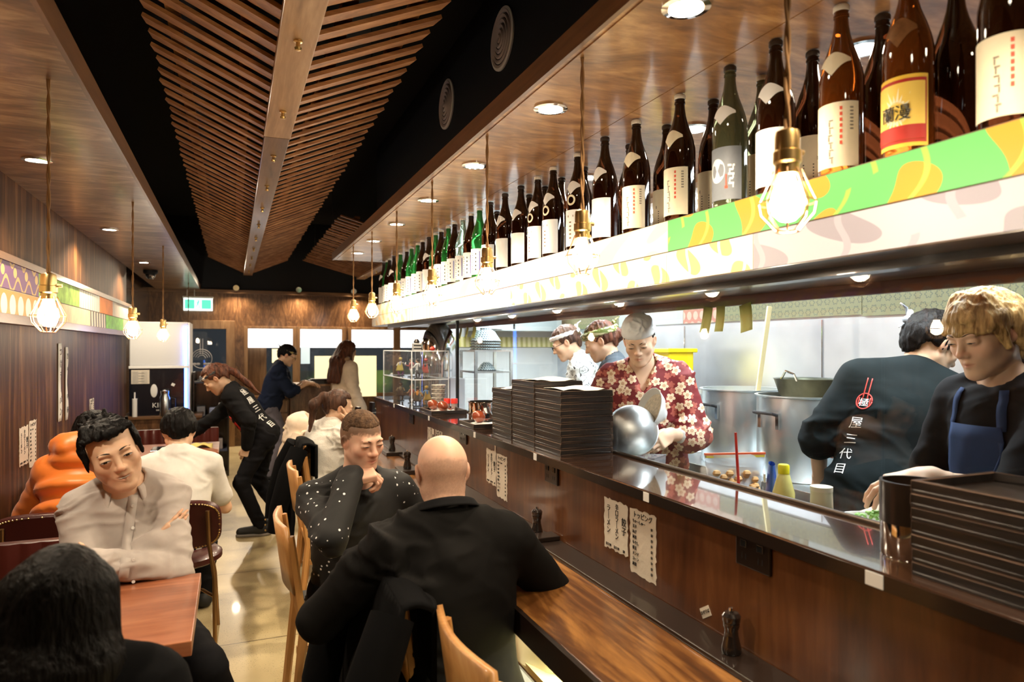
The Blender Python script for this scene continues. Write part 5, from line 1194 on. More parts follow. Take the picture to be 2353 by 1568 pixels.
def head_color(v, base, lip, stub=None, flush=.0, scalp=None, hairline=None):
    c_ = np.tile(np.array(base, float), (len(v), 1))
    c_ *= (1+.10*vnoise(v*38)[:, None]+.06*vnoise(v*120)[:, None])
    def blob(p, r, col, k):
        d = np.sqrt((((v-np.array(p))/np.array(r))**2).sum(1)); w = np.clip(1.25-d, 0, 1)[:, None]*k; return c_*(1-w)+np.array(col)*w
    red = np.array(base)*np.array([1.06, .74, .68])
    for s in (-1, 1): c_ = blob((s*.045, .075, -.028), (.03, .04, .026), red, .18+flush); c_ = blob((s*.083, -.008, 0), (.02, .03, .036), red, .55)
    c_ = blob((0, .115, -.03), (.018, .02, .016), red, .4+flush)
    if stub:
        w = (np.clip((-.045-v[:, 2])/.02, 0, 1)*np.clip((v[:, 1]+.02)/.03, 0, 1))[:, None]*stub[1]; c_ = c_*(1-w)+np.array(stub[0])*w
    c_ = blob((0, .098, -.0648), (.024, .03, .0092), lip, .9)
    if scalp is not None:
        n_ = vnoise(v*180)*.012+vnoise(v*60)*.01
        w = np.clip((hairline(v)+n_)/.014, 0, 1)[:, None]*scalp[1]; g = np.array(scalp[0])*(1+.7*vnoise(v*420)[:, None]); c_ = c_*(1-w)+g*w
    return np.clip(c_, 0, 1)
m_eyew = M('eye white', (.62, .58, .54), .2, coat=.5); m_iris = M('dark iris', (.025, .012, .006), .1, coat=1); m_lash = M('dark lashes', (.012, .008, .006), .6)
def eyes(parent, T, open_=.4, down=.2, side=0, brow=(.02, .012, .008), browz=0.0, tilt=0, sep=.033, bw=1.0):
    mb_b = M('brow hair', brow, .7)
    for s in (-1, 1):
        c_ = V(s*sep, .0935, .003)
        if open_ > .05:
            e = MB(); e.x = T; nn = 20
            h0 = .0062*open_; pts = lambda k: (c_[0]+.0135*math.cos(k), c_[2]+(h0*1.15 if math.sin(k) > 0 else h0*.75)*math.sin(k)-.001-tilt*s*.0)
            ring = [pts(2*PI*k/nn) for k in range(nn)]
            yf = lambda x, z: .0965-((x-s*sep)/.0185)**2*.0075-((z-.003)/.012)**2*.003
            e._add([(x, yf(x, z)+.0003, z) for x, z in ring]+[(c_[0], yf(c_[0], .003)+.0006, .0025)], [(k, (k+1) % nn, nn) for k in range(nn)])
            eo = e.build('eye', m_eyew, parent, True)
            i = MB(); i.x = T; ix = c_[0]+side*.005; iz = .0025-down*h0*.6; ri = .0056
            rg = [(ix+ri*math.cos(a), max(min(iz+ri*math.sin(a), .0025+h0*1.05), .0015-h0*.72)) for a in [2*PI*k/nn for k in range(nn)]]
            i._add([(x, yf(x, z)+.0009, z) for x, z in rg]+[(ix, yf(ix, iz)+.0012, min(iz, .002+h0))], [(k, (k+1) % nn, nn) for k in range(nn)]); i.build('iris', m_iris, eo, True)
        l = MB(); l.x = T; q = []
        for k in range(9):
            u = -1+2*k/8; x = c_[0]+.0148*u; z = .0022+(.0075*open_)*(1-u*u)-.0032*(1-open_)*(1-u*u)+.0008*u*s
            q.append((x, .0972-((x-s*sep)/.0185)**2*.0078-((z-.003)/.012)**2*.002, z))
        l.tube(q, [.0005, .0009, .0011, .0012, .0012, .0012, .0011, .0009, .0005], 6); l.build('lash_line', m_lash, parent, True)
        b_ = MB(); b_.x = T; q = []
        for k in range(9):
            u = k/8; x = s*(.014+.036*u); z = .0215+browz+.006*math.sin(PI*min(1, u*1.15)*.72)-tilt*.004*u; q.append((x, .1000-(abs(x)/.062)**2*.0275, z))
        b_.tube(q, [.0010, .0020, .0024, .0024, .0022, .0020, .0016, .0012, .0006], 6); b_.v = [tuple(p) for p in b_.v]; b_.build('eyebrow', mb_b, parent, True)
# ---------------------------------------------------------------- hands (hand space: wrist at origin, fingers +Y, palm -Z; thumb on +X side when side=-1 palm down right... mirrored by s)
def hand_field(f, T, s=1, curl=(.3, .35, .4, .45), spread=.06, thumb=(.5, .4), sc_=1.0):
    """T: 4x4 numpy to body space; s=+1 puts the thumb at +X"""
    def g(p): return (T @ np.append(np.array(p, float)*sc_, 1))[:3]
    R = T[:3, :3]
    f.box(g((0, .052, 0)), V(.030, .036, .0075)*sc_, .008*sc_, R, k=.012).cone(g((0, -.03, 0)), g((0, .02, 0)), .0265*sc_, .027*sc_, k=.02)
    f.ell(g((s*.022, .03, -.009)), V(.016, .028, .013)*sc_, R, k=.012)
    ln = [(.044, .028, .022), (.048, .031, .024), (.044, .029, .023), (.034, .021, .020)]; xs = [.029, .0095, -.0095, -.0275]; y0 = [.092, .096, .092, .084]
    for i in range(4):
        p = V(s*xs[i], y0[i]-.008, 0); a = 0; sp = spread*(1.2-i*.8)*s; r = [.0092, .0086, .0078, .0066] if i < 3 else [.0080, .0074, .0067, .0058]
        for j, l in enumerate(ln[i]):
            a += curl[i]*(1.0, 1.15, .8)[j]; d = V(math.sin(sp)*math.cos(a), math.cos(sp)*math.cos(a), -math.sin(a)); q = p+d*l
            f.cone(g(p), g(q), r[j]*sc_, r[j+1]*sc_, k=.004); p = q
    p = V(s*.022, .022, -.008); a = thumb[0]
    for j, (l, r0, r1) in enumerate(((.040, .0135, .0105), (.030, .0102, .009), (.024, .0088, .007))):
        d = V(s*math.sin(a), math.cos(a)*math.cos(thumb[1]*(.4+.5*j)), -math.sin(thumb[1]*(.4+.5*j))); d = d/np.linalg.norm(d); q = p+d*l
        f.cone(g(p), g(q), r0*sc_, r1*sc_, k=.006); p = q; a -= .22
def hand_T(w, fdir, pn):
    """hand matrix from the wrist position, the finger direction and the palm normal"""
    y = V(*fdir); y = y/np.linalg.norm(y); z = -V(*pn); z = z-y*(z @ y); z = z/np.linalg.norm(z); x = np.cross(y, z)
    T = np.eye(4); T[:3, 0] = x; T[:3, 1] = y; T[:3, 2] = z; T[:3, 3] = w; return T
# ---------------------------------------------------------------- figures
def ik(a, t, l1, l2, pole):
    a, t, pole = V(*a), V(*t), V(*pole); d = t-a; L_ = np.linalg.norm(d); L_ = min(L_, (l1+l2)*.995); d = d/np.linalg.norm(d)
    x = (l1*l1-l2*l2+L_*L_)/(2*L_); h = math.sqrt(max(l1*l1-x*x, 0)); p = pole-d*(pole @ d); p = p/(np.linalg.norm(p)+1e-9)
    return a+d*x+p*h, a+d*L_
class Fig:
    """a posed person; figure space faces +Y with +X to the figure's right"""
    def __init__(s, name, label, loc, yaw, h=1.7, pel=.93, lean=0, side=0, twist=0, head=(0, 0, 0), hs=1.0, bw=1.0, R=None, L=None, Rp=(.5, -.6, -.8), Lp=(-.5, -.6, -.8),
                 FR=(.11, .05, 0), FL=(-.11, .05, 0), kp=(0, 1, .2), neck=0, py=0, group=None, px=0, hoff=(0, 0, 0)):
        s.t = thing(name, label, 'person', loc, yaw, group); S = s.S = h/1.7; s.bw = bw
        s.Rt = rotm(lean, twist, side); P = s.P = V(px, py, pel); Rt = s.Rt
        at = lambda x, y, z: P+Rt @ (V(x, y, z)*S)
        s.at = at; s.N = at(0, -.005, .49); s.SH = {1: at(.160*bw, -.005, .425), -1: at(-.160*bw, -.005, .425)}
        s.HP = {q: P+rotm(lean*.25, twist*.5, side*.3) @ (V(q*.088, 0, -.03)*S) for q in (1, -1)}
        s.Rh = rotm(*head); s.hs = hs*S; s.H = s.N+rotm(lean*.8+neck, twist, side) @ V(0, .012, .052)*S+s.Rh @ V(0, .012, .105)*s.hs+V(*hoff)
        s.el, s.wr = {}, {}
        for q, tg, po in ((1, R, Rp), (-1, L, Lp)):
            if tg is None: tg = s.SH[q]+V(q*.07, .06, -.50)*S
            s.el[q], s.wr[q] = ik(s.SH[q], tg, .285*S, .255*S, po)
        s.kn, s.an, s.toe = {}, {}, {}
        for q, ft in ((1, FR), (-1, FL)):
            ft = V(*ft); an = ft+V(0, 0, .085*S); s.kn[q], s.an[q] = ik(s.HP[q], an, .43*S, .42*S, V(*kp)+V(q*.15, 0, 0)); s.toe[q] = ft
        s.hf = {}; s.Th = np.eye(4); s.Th[:3, :3] = s.Rh*s.hs; s.Th[:3, 3] = s.H
        s.TM = Matrix(s.Th.tolist())
    def torso(s, f, i=0, waist=1.0, chest=1.0, belly=0):
        S, at, Rt, b_ = s.S, s.at, s.Rt, s.bw
        f.ell(at(0, -.01, .0), V(.160*b_, .118, .12)*S+i, Rt, k=.05).ell(at(0, .004+belly*.3, .15), V(.142*b_*waist, .104+belly, .16)*S+i, Rt, k=.07).ell(at(0, .0, .31), V(.158*b_*chest, .113*chest, .17)*S+i, Rt, k=.07)
        f.cone(s.SH[-1], s.SH[1], .050*S+i, .050*S+i, k=.06)
        for q in (1, -1): f.cone(s.N+s.Rt @ V(q*.02, -.012, .012)*S, s.SH[q]+s.Rt @ V(0, -.005, .012)*S, .050*S+i*.6, .044*S+i, k=.04)
        return f
    def arm(s, f, q, i=0, upto=1.0, i2=None):
        S = s.S; a, e, w = s.SH[q], s.el[q], s.wr[q]; i2 = i if i2 is None else i2
        e2 = e if upto >= .5 else a+(e-a)*upto*2
        f.cone(a, e2, .050*S+i, (.050-.012*min(1, upto*2))*S+i, k=.020)
        if upto > .5: w2 = e+(w-e)*(upto-.5)*2; f.cone(e, w2, .039*S+i, (.039-.013*(upto-.5)*2)*S+i2, k=.009)
        return f
    def leg(s, f, q, i=0, foot=True, flare=0):
        S = s.S; f.cone(s.HP[q], s.kn[q], .082*S+i, .055*S+i, k=.05).cone(s.kn[q], s.an[q], .053*S+i, .036*S+i+flare, k=.025)
        if foot: d = s.footdir(q); f.cone(s.an[q]+V(0, 0, -.04*S)-d*.03, s.toe[q]+d*.16*S+V(0, 0, .028), .036*S, .026*S, k=.03)
        return f
    def footdir(s, q): d = s.an[q]-s.P; d = V(q*.12, 1, 0); return d/np.linalg.norm(d)
    def body(s, skin, lip=None, h=.009, hh=.0034, hands={}, legs=True, headkw={}, colkw={}, head=True, neckr=.056):
        lip = lip or (skin[0]*.72, skin[1]*.42, skin[2]*.40)
        f = s.torso(Field(), -.012)
        for q in (1, -1):
            s.arm(f, q, -.002)
            if legs: s.leg(f, q, -.012)
        f.cone(s.N+s.Rt @ V(0, -.006, -.06)*s.S, s.H+s.Rh @ V(0, -.025, -.07)*s.hs, neckr*s.S, (neckr-.004)*s.S, k=.04)
        ms = [f.mesh(h)]; cols = [np.tile(np.array(skin), (len(ms[0][0]), 1))*(1+.08*vnoise(ms[0][0]*25)[:, None])]
        if head:
            hf = head_field(**headkw); Ri = np.linalg.inv(s.Th)
            g = lambda p: (Ri @ np.append(p, 1))[:3]
            hf.cone(g(s.N+s.Rt @ V(0, -.004, -.0)*s.S), (0, -.028, -.065), neckr*s.S/s.hs, (neckr-.004)*s.S/s.hs, k=.03)
            v, F = hf.mesh(hh, smooth=1); c_ = head_color(v, skin, lip, **colkw)
            v = (s.Th[:3, :3] @ v.T).T+s.H; ms.append((v, F)); cols.append(c_)
        for q, kw in hands.items():
            hf = Field(); T = hand_T(s.wr[q], kw['d'], kw['n']); d = dict(kw); d.pop('d'); d.pop('n')
            hand_field(hf, T, d.pop('s', -q), sc_=s.S*d.pop('k', 1.0), **d); u = (s.el[q]-s.wr[q]); u = u/np.linalg.norm(u)
            hf.cone(s.wr[q]+u*.07, s.wr[q], .030*s.S, .0265*s.S, k=.02); m = hf.mesh(.0032, smooth=1); ms.append(m)
            c_ = np.tile(np.array(skin), (len(m[0]), 1))*(1+.10*vnoise(m[0]*60)[:, None]); tipd = np.clip((np.linalg.norm(m[0]-s.wr[q], axis=1)-.10)/.08, 0, 1)[:, None]*.25
            cols.append(c_*(1-tipd)+np.array(skin)*np.array([1.05, .74, .66])*tipd)
        v, F = merge(ms); return emit('body', v, F, m_skin, s.t, np.clip(np.concatenate(cols), 0, 1))
    def top(s, mat, name='shirt', i=.014, h=.0085, sleeve=1.0, hem=-.12, neckr=.072, neckz=.035, necky=.012, amp=.006, fr=13, extra=None, seed=0, waist=1.0, chest=1.0, belly=0, vneck=0, cuff=.004, skirt=0, clips=()):
        f = s.torso(Field(), i, waist, chest, belly)
        if skirt: f.cone(s.at(0, -.005, .0), s.at(0, -.005, -skirt), .15*s.S+i, .165*s.S+i, k=.06)
        for q in (1, -1): s.arm(f, q, i+.004, sleeve, i+cuff)
        if extra: extra(f, s)
        f.ell(s.N+s.Rt @ V(0, necky, neckz)*s.S, V(neckr, neckr*.95, .05)*s.S, s.Rt, k=.008, neg=True)
        if vneck: f.cone(s.N+s.Rt @ V(0, .07, .02)*s.S, s.N+s.Rt @ V(0, .12, -vneck)*s.S, .055*s.S, .006, k=.006, neg=True)
        cl = list(clips); dn = -(s.Rt @ V(0, 0, 1)); cl.append((dn, float(dn @ s.at(0, 0, hem))) if hem is not None else None)
        v, F = f.mesh(h, [q for q in cl if q]); v = wrinkle(v, F, amp, fr, seed=seed)
        return emit(name, v, F, mat, s.t)
    def pants(s, mat, i=.012, h=.010, amp=.005, top=.10, flare=.008, name='trousers'):
        f = Field(); S = s.S; f.ell(s.at(0, -.01, .0), V(.160*s.bw, .118, .13)*S+i, s.Rt, k=.05).ell(s.at(0, 0, .09), V(.142*s.bw, .106, .10)*S+i, s.Rt, k=.05)
        for q in (1, -1): s.leg(f, q, i, False, flare)
        up = s.Rt @ V(0, 0, 1); v, F = f.mesh(h, [(up, float(up @ s.at(0, 0, top)))]); v = wrinkle(v, F, amp, 11, seed=2); return emit(name, v, F, mat, s.t)
    def shoes(s, mat, sole=None, h=.007):
        for q in (1, -1):
            f = Field(); d = s.footdir(q); a = s.an[q]*1.0; a[2] = .045; b_ = s.toe[q]+d*.165*s.S; b_[2] = .036
            f.cone(a-d*.035, b_, .046, .036, k=.02).cone(s.an[q]+V(0, 0, .0), a, .044, .046, k=.03)
            v, F = f.mesh(h, [((0, 0, -1), -.006)]); o = emit('shoe', v, F, mat, s.t)
            if sole: f = Field(); f.cone(a-d*.035+V(0, 0, -.03), b_+V(0, 0, -.02), .05, .04, k=.01); v, F = f.mesh(.006, [((0, 0, 1), .024), ((0, 0, -1), 0)]); emit('sole', v, F, sole, o)
    def hair(s, mat, fn, h=.0042, amp=.003, fr=40, warp=(1, 1, .3), clips=(), name='hair', seed=0, smooth=1):
        f = Field(); fn(f); v, F = f.mesh(h, clips, smooth); v = wrinkle(v, F, amp, fr, warp, seed); v = (s.Th[:3, :3] @ v.T).T+s.H; return emit(name, v, F, mat, s.t)
    def hmesh(s, mb, name, mat, smooth=True, **k): mb.v = [tuple(s.TM @ Vector(p)) for p in mb.v]; return mb.build(name, mat, s.t, smooth, **k)
def cap_hair(f, low=-.02, front=.055, top=.012, w=1.0, back=.0, fringe=0):
    """close scalp cap; face opening cut in front below the hairline"""
    f.ell((0, -.016, .040), (.0775*w+top, .097+top, .084+top), k=.02).ell((0, -.052, .0), (.066*w+top, .058+top+back, .078+top*.5), k=.03)
    f.box((0, .085, front-.10), (.058, .075, .10), .012, None, k=.012, neg=True)
    for s in (-1, 1): f.ell((s*.088, -.004, -.012), (.022, .024, .034), k=.008, neg=True)
    f.box((0, .02, low-.13), (.14, .085, .12), .01, None, k=.01, neg=True)
# ---------------------------------------------------------------- people
from mathutils.bvhtree import BVHTree
def bvh(o): me = o.data; return BVHTree.FromPolygons([tuple(v.co) for v in me.vertices], [tuple(p.vertices) for p in me.polygons])
def stick(tree, p, d, off=.0025):
    h = tree.ray_cast(Vector(p), Vector(d).normalized())
    return None if h[0] is None else h[0]-Vector(d).normalized()*off
def strip_on(s, tree, pts, w, d, mat, name, parent=None, off=.003):
    """a narrow band laid on a garment along points (figure space), seen along direction d"""
    mb = MB(); d = Vector(d).normalized(); L_, R_ = [], []
    P = [Vector(p) for p in pts]
    for i, p in enumerate(P):
        t = (P[min(i+1, len(P)-1)]-P[max(0, i-1)]).normalized(); n = t.cross(d).normalized()
        a, b_ = stick(tree, p-n*w/2, d, off), stick(tree, p+n*w/2, d, off)
        if a is not None and b_ is not None: L_.append(a); R_.append(b_)
    for i in range(len(L_)-1): mb._add([L_[i], R_[i], R_[i+1], L_[i+1]], [(0, 1, 2, 3)])
    if mb.v: return mb.build(name, mat, parent or s.t, True, sol=.0012)
def print_on(s, tree, body, size, mat, M4, d, name='lettering', off=.003, parent=None):
    """text placed by matrix M4 (figure space) and pressed onto the garment along d"""
    o = text(body, size, mat, None, (0, 0, 0), (0, 0, 0), name, 0); bm = bmesh.new(); bm.from_mesh(o.data); bmesh.ops.triangulate(bm, faces=bm.faces[:]); bmesh.ops.subdivide_edges(bm, edges=bm.edges[:], cuts=1, use_grid_fill=False)
    for v in bm.verts:
        q = stick(tree, M4 @ v.co, d, off); v.co = q if q is not None else M4 @ v.co
    bm.to_mesh(o.data); bm.free(); o.parent = parent or s.t; return o
def basis(o, x, y): x = Vector(x).normalized(); z = x.cross(Vector(y)).normalized(); y = z.cross(x); m = Matrix((x, y, z)).transposed().to_4x4(); m.translation = Vector(o); return m
def collar(s, mat, h0=.036, r=.064, spread=.075, gap=.35, z0=.015, y0=.004):
    mb = MB(); R = Matrix(s.Rt.tolist()); N = Vector(s.N); S = s.S
    def f(u, v):
        a = (-1+2*u)*(PI-gap); fr = (1-math.cos(a))/2; zt = z0+.030*(1-fr)-.012*fr
        r0 = r*(1+.0*v); fall = h0+spread*max(0, fr-.55)*1.4*(1 if abs(a) > 2.0 else .6)
        rr = r0+.020*v+.012*fr*v; return N+R @ (Vector((math.sin(a)*rr, -math.cos(a)*rr*.95+y0+.012*fr, zt-fall*v+.012*math.sin(PI*min(v, .4)/.8)))*S)
    mb.grid(f, 40, 6); return mb.build('collar', mat, s.t, True, sol=.0035)
A_SKIN = (.68, .43, .285); W_SKIN = (.70, .42, .30); P_SKIN = (.70, .46, .31)
BLK = hairmat('black hair', (.0035, .0028, .0026)); BRN = hairmat('dark brown hair', (.045, .020, .012), (.10, .045, .025)); RED = hairmat('reddish brown hair', (.055, .018, .010), (.16, .055, .028)); BLO = hairmat('dyed blond hair', (.34, .19, .06), (.74, .50, .2), .42)
c_black = cloth('black cotton', (.008, .008, .009)); c_coat = cloth('black wool', (.0035, .0035, .004), .95, 400, .3, .05); c_jean = cloth('black denim', (.008, .008, .010), .8); c_wht = cloth('white cotton', (.66, .64, .60)); c_charc = cloth('charcoal shirt', (.0065, .006, .0058), .8, 500, .2); c_navy = cloth('navy cloth', (.012, .018, .04))
m_shoe = M('dark shoe', (.02, .02, .02), .6); m_sole = M('pale sole', (.3, .28, .26), .7)
def short_hair(f, fr=(.06, .02), thick=.013, seed=1, tuft=.02, side=1):
    cap_hair(f, -.018, .070, thick); r = random.Random(seed)
    for k in range(22):
        x = -.066+.006*k; q = r.uniform(-.005, .005); e = .094-abs(x)*.42
        f.cone((x*.8+.01*side, .035, .108), (x*.98+q, e-.012, .085), .013, .010, k=.007).cone((x*.98+q, e-.012, .085), (x*1.1+q*2+.009*side, e+r.uniform(-.003, .002), fr[0]-r.uniform(0, fr[1])), .010, .0022, k=.005)
    for k in range(46):
        a = r.uniform(0, 6.28); q = r.uniform(.1, 1)**.6; x, y = .066*q*math.cos(a), -.018+.082*q*math.sin(a); z = .122-.052*q*q
        f.cone((x*.9, y*.95-.004, z-.008), (x*1.12+r.uniform(-.012, .012), y+r.uniform(-.006, .024), z+.006+tuft*r.random()*.5), .011, .0022, k=.006)
    for s_ in (-1, 1):
        for k in range(5): f.cone((s_*.078, -.05+.018*k, .04), (s_*(.080+r.uniform(0, .004)), -.052+.02*k, -.008-r.uniform(0, .016)), .010, .0025, k=.006)
# --- 1 person in grey shirt, arms folded, facing us
g = Fig('person', 'seated person in pale grey button shirt with folded arms and tilted head facing the camera', (-.345, 2.90, 0), PI+.13, 1.74, pel=.545, lean=6, side=3, bw=.85, head=(4, -6, 19), hs=1.03, neck=6,
        R=(-.07, .18, .85), L=(.115, .265, .835), Rp=(.9, .2, -.75), Lp=(-.9, .25, -.75), FR=(.16, .42, 0), FL=(-.34, .30, 0), hoff=(.0, .06, -.02))
g.body(A_SKIN, hands={1: dict(d=(-.72, -.12, .6), n=(.1, -1, .1), curl=(.12, .12, .16, .2), spread=.01, thumb=(.05, .6), k=.76), -1: dict(d=(.75, -.6, .1), n=(-.4, -1, .1), curl=(.2, .2, .25, .3), k=.8)}, hh=.0026, headkw=dict(w=.97, jaw=.95, nose=.92, mouth=1.5, smile=1.0), colkw=dict(flush=.0))
c_grey = cloth('pale grey shirting', (.44, .39, .36), .8, 700, .12)
sh = g.top(c_grey, 'shirt', .013, .0065, 1.0, -.12, .066, .03, .014, .007, 11, cuff=.008, seed=1, waist=.88, chest=.93); c_grey2 = cloth('pale grey collar cloth', (.47, .42, .39), .8, 700, .1)
collar(g, c_grey2, spread=.085, gap=.62); 
for q in (1, -1):
    u = g.el[q]-g.wr[q]; u = u/np.linalg.norm(u); f = Field().cone(g.wr[q]+u*.010, g.wr[q]+u*.062, .040, .046, k=0); f.cone(g.wr[q]-u*.03, g.wr[q]+u*.09, .030, .030, k=0, neg=True); v, F = f.mesh(.004); emit('cuff', v, F, c_grey2, g.t)
tr_ = bvh(sh); pts = [(-.0+.004*k, .6, 1.02-.03*k) for k in range(14)]
strip_on(g, tr_, pts, .030, (0, -1, 0), c_grey2, 'placket')
for k in range(5):
    q = stick(tr_, (.002, .6, .985-.075*k), (0, -1, 0), .005)
    if q is not None: MB().lathe([(.0055, 0), (.0055, .002), (.003, .0022), (0, .0015)], q, 12, (0, 1, 0)).build('button', m_white, g.t, True)
g.pants(c_jean); g.shoes(m_shoe)
g.hair(BLK, lambda f: short_hair(f, (.086, .018), .008, 4, .06, 1), .0034, .0045, 46)
eyes(g.t, g.TM, .6, .05, .25, browz=.004, tilt=1.0)
tm = MB().tube([(-.017+.034*k/8, .0952-((-.017+.034*k/8)/.02)**2*.0045, -.0655+.0022*abs(-1+k/4)) for k in range(9)], [.0006, .0013, .0017, .0019, .0019, .0019, .0017, .0013, .0006], 6); g.hmesh(tm, 'teeth', M('teeth', (.6, .56, .5), .3))
# --- 2 black haired diner with her back to us
n = Fig('person', 'black-haired person in black coat sitting with back to the camera at the near table', (-.31, 1.50, 0), -.05, 1.54, pel=.485, lean=4, head=(6, 0, 0), hs=.86, R=(.16, .24, .60), L=(-.16, .24, .60), FR=(.12, .42, 0), FL=(-.12, .42, 0))
n.body(A_SKIN, h=.012, hh=.005, hands={1: dict(d=(-.5, .8, -.1), n=(0, 0, -1)), -1: dict(d=(.5, .8, -.1), n=(0, 0, -1))}); n.top(c_coat, 'coat', .035, .010, 1.0, -.16, .06, .04, .0, .010, 8, cuff=.015); n.pants(c_jean, h=.013); n.shoes(m_shoe, h=.01)
def longh(f, w=1.1, ln=.36, b=.03):
    cap_hair(f, -.02, .06, .020, 1.04)
    for x in (-.07, -.035, 0, .035, .07):
        f.cone((x*1.1, -.045, .03), (x*1.45, -.105-b+abs(x)*.3, -.14), .056, .050, k=.04).cone((x*1.45, -.105-b+abs(x)*.3, -.14), (x*1.75, -.125-b+abs(x)*.4, -ln), .050, .03, k=.04)
    for s in (-1, 1): f.cone((s*.072, -.01, .03), (s*.088, -.0, -.15), .03, .026, k=.03).cone((s*.088, -.0, -.15), (s*.095, -.01, -ln*.9), .026, .014, k=.03)
n.hair(BLK, lambda f: longh(f, w=1.0, ln=.40, b=.0), .005, .0018, 60)
t = thing('leather_chair', 'dark chair under the black-haired person, mostly hidden', 'chair', (-.335, 1.48, 0)); MB().box((-.2, -.2, .41), (.2, .2, .45)).build('seat', m_vinyl, t, bev=.015)
for x in (-.17, .17):
    for y in (-.17, .17): MB().cyl((x, y, 0), (x, y, .41), .012).build('leg', m_tube, t, True)
# --- 3 orange puffer jacket
o3 = Fig('person', 'person in bright orange hooded puffer jacket seen from behind on a nailhead chair', (-.735, 3.98, 0), -.06, 1.60, pel=.53, lean=22, head=(35, 30, 0), bw=.86, R=(.16, .42, .80), L=(-.16, .42, .80), FR=(.13, .45, 0), FL=(-.13, .45, 0))
o3.body(A_SKIN, h=.012, hh=.005, hands={1: dict(d=(-.2, 1, -.1), n=(0, 0, -1)), -1: dict(d=(.2, 1, -.1), n=(0, 0, -1))}); o3.hair(BLK, lambda f: short_hair(f, seed=8), .006, .005)
m_orange = M('orange puffer nylon', (.80, .20, .025), .42, sheen=.2, bmp=.25, bscale=22)
def puff(f, s):
    at = s.at
    for z, r in ((-.02, .19), (.095, .192), (.21, .196), (.325, .19)): f.ell(at(0, -.02, z), V(r*1.02, r*.88, .063), s.Rt, k=.016)
    for q in (1, -1):
        for k in range(4): p = s.SH[q]+(s.el[q]-s.SH[q])*(k+.4)/4; f.ell(p, (.085, .085, .05), rotm(20, 0, q*-18), k=.012)
    N, Rt = s.N, s.Rt
    f.ell(N+Rt @ V(0, -.06, .07), (.145, .085, .07), Rt, k=.02).ell(N+Rt @ V(0, .03, .10), (.11, .07, .075), Rt, k=.02).cone(N+Rt @ V(-.09, -.02, .05), N+Rt @ V(-.05, -.115, .035), .045, .05, k=.03).cone(N+Rt @ V(.09, -.02, .05), N+Rt @ V(.05, -.115, .035), .045, .05, k=.03).ell(N+Rt @ V(0, -.09, -.02), (.12, .06, .05), Rt, k=.012)
o3.top(m_orange, 'puffer_jacket', .036, .010, 1.0, -.16, .062, .07, .03, .008, 10, extra=puff, cuff=.03); o3.pants(c_jean, h=.013); o3.shoes(m_shoe, h=.01)
# --- 4 white T-shirt
w4 = Fig('person', 'person in white T-shirt seen from behind on a nailhead chair', (-.275, 4.04, 0), .03, 1.68, pel=.50, lean=27, head=(30, 0, 0), R=(.14, .40, .80), L=(-.14, .40, .80), Rp=(.45, -.4, -.9), Lp=(-.45, -.4, -.9), FR=(.13, .45, 0), FL=(-.13, .45, 0))
w4.body(A_SKIN, h=.009, hh=.005, hands={1: dict(d=(-.3, 1, -.1), n=(0, 0, -1)), -1: dict(d=(.3, 1, -.1), n=(0, 0, -1))}); w4.top(c_wht, 'T_shirt', .016, .009, .36, -.16, .068, .035, .012, .004, 10, cuff=.012)
w4.pants(c_jean, h=.012); w4.shoes(m_shoe, h=.01); w4.hair(BLK, lambda f: short_hair(f, seed=5, thick=.016, tuft=.02), .005, .005, 40)
# --- 5 waitress bending over the table
m_band = pattern('white cloth with black twist', 'stripe', (.7, .68, .66), (.03, .03, .03), .035, .06, ux='X')
def headband(s, mat, z=.045, r=.0045, tilt=.012, knot=None, w=1.0):
    mb = MB()
    for ph in (0, PI): mb.tube([((.083*w)*math.cos(a), -.014+.103*math.sin(a), z+tilt*math.sin(a)+.006*math.sin(a*9+ph)) for a in [2*PI*k/48 for k in range(48)]], r*1.6, 7, True)
    if knot:
        kx, ky, kz = knot; mb.ball((kx, ky, kz), (.018, .018, .02), 10).ball((kx*1.12, ky, kz+.03), (.014, .014, .018), 8).tube([(kx, ky, kz+.01), (kx*1.25, ky-.02, kz+.045), (kx*1.3, ky-.05, kz+.05)], [.007, .006, .003], 6).tube([(kx, ky, kz-.01), (kx*1.15, ky-.015, kz-.04)], [.009, .004], 6)
    return s.hmesh(mb, 'headband', mat)
wt = Fig('person', 'waitress in black shirt with red trim and long ponytail bending to wipe the table', (.24, 6.12, 0), PI/2-.22, 1.56, pel=.82, lean=36, head=(42, -8, 0), hs=1.06, neck=12, R=(.06, .62, .80), L=(-.16, .10, .74), Rp=(.6, -.6, -.4), Lp=(-.6, -.7, -.2), FR=(.13, -.14, 0), FL=(-.13, .0, 0), kp=(0, 1, 0))
wt.body(P_SKIN, hh=.0045, hands={1: dict(d=(.1, .9, -.35), n=(0, -.3, -1)), -1: dict(d=(.1, .25, -1), n=(.9, 0, 0), curl=(.5, .5, .55, .6))})
ws = wt.top(c_black, 'work_shirt', .018, .009, 1.0, -.14, .066, .035, .012, .008, 11, cuff=.006); tw = bvh(ws)
def decal_text(s, tree, chars, p0, step, size, d, xdir, ydir, mat, name='back_lettering'):
    for k, ch in enumerate(chars): print_on(s, tree, ch, size, mat, basis(Vector(p0)+Vector(step)*k, xdir, ydir), d, name)
up = wt.Rt @ V(0, 0, 1); bk = -(wt.Rt @ V(0, 1, 0)); p0 = wt.at(-.10, 0, .40)+bk*.4
decal_text(wt, tw, '極屋三代目', p0, -up*.085, .066, -bk, (1, 0, 0), up, m_white)
mr = MB(); A_ = [wt.at(-.09, .30, .30), wt.at(-.10, .30, .22), wt.at(-.085, .30, .14), wt.at(-.03, .30, .10)]
strip_on(wt, tw, [tuple(p) for p in A_], .022, -(wt.Rt @ V(0, 1, 0)), M('red trim cloth', (.5, .02, .02), .7), 'red_trim')
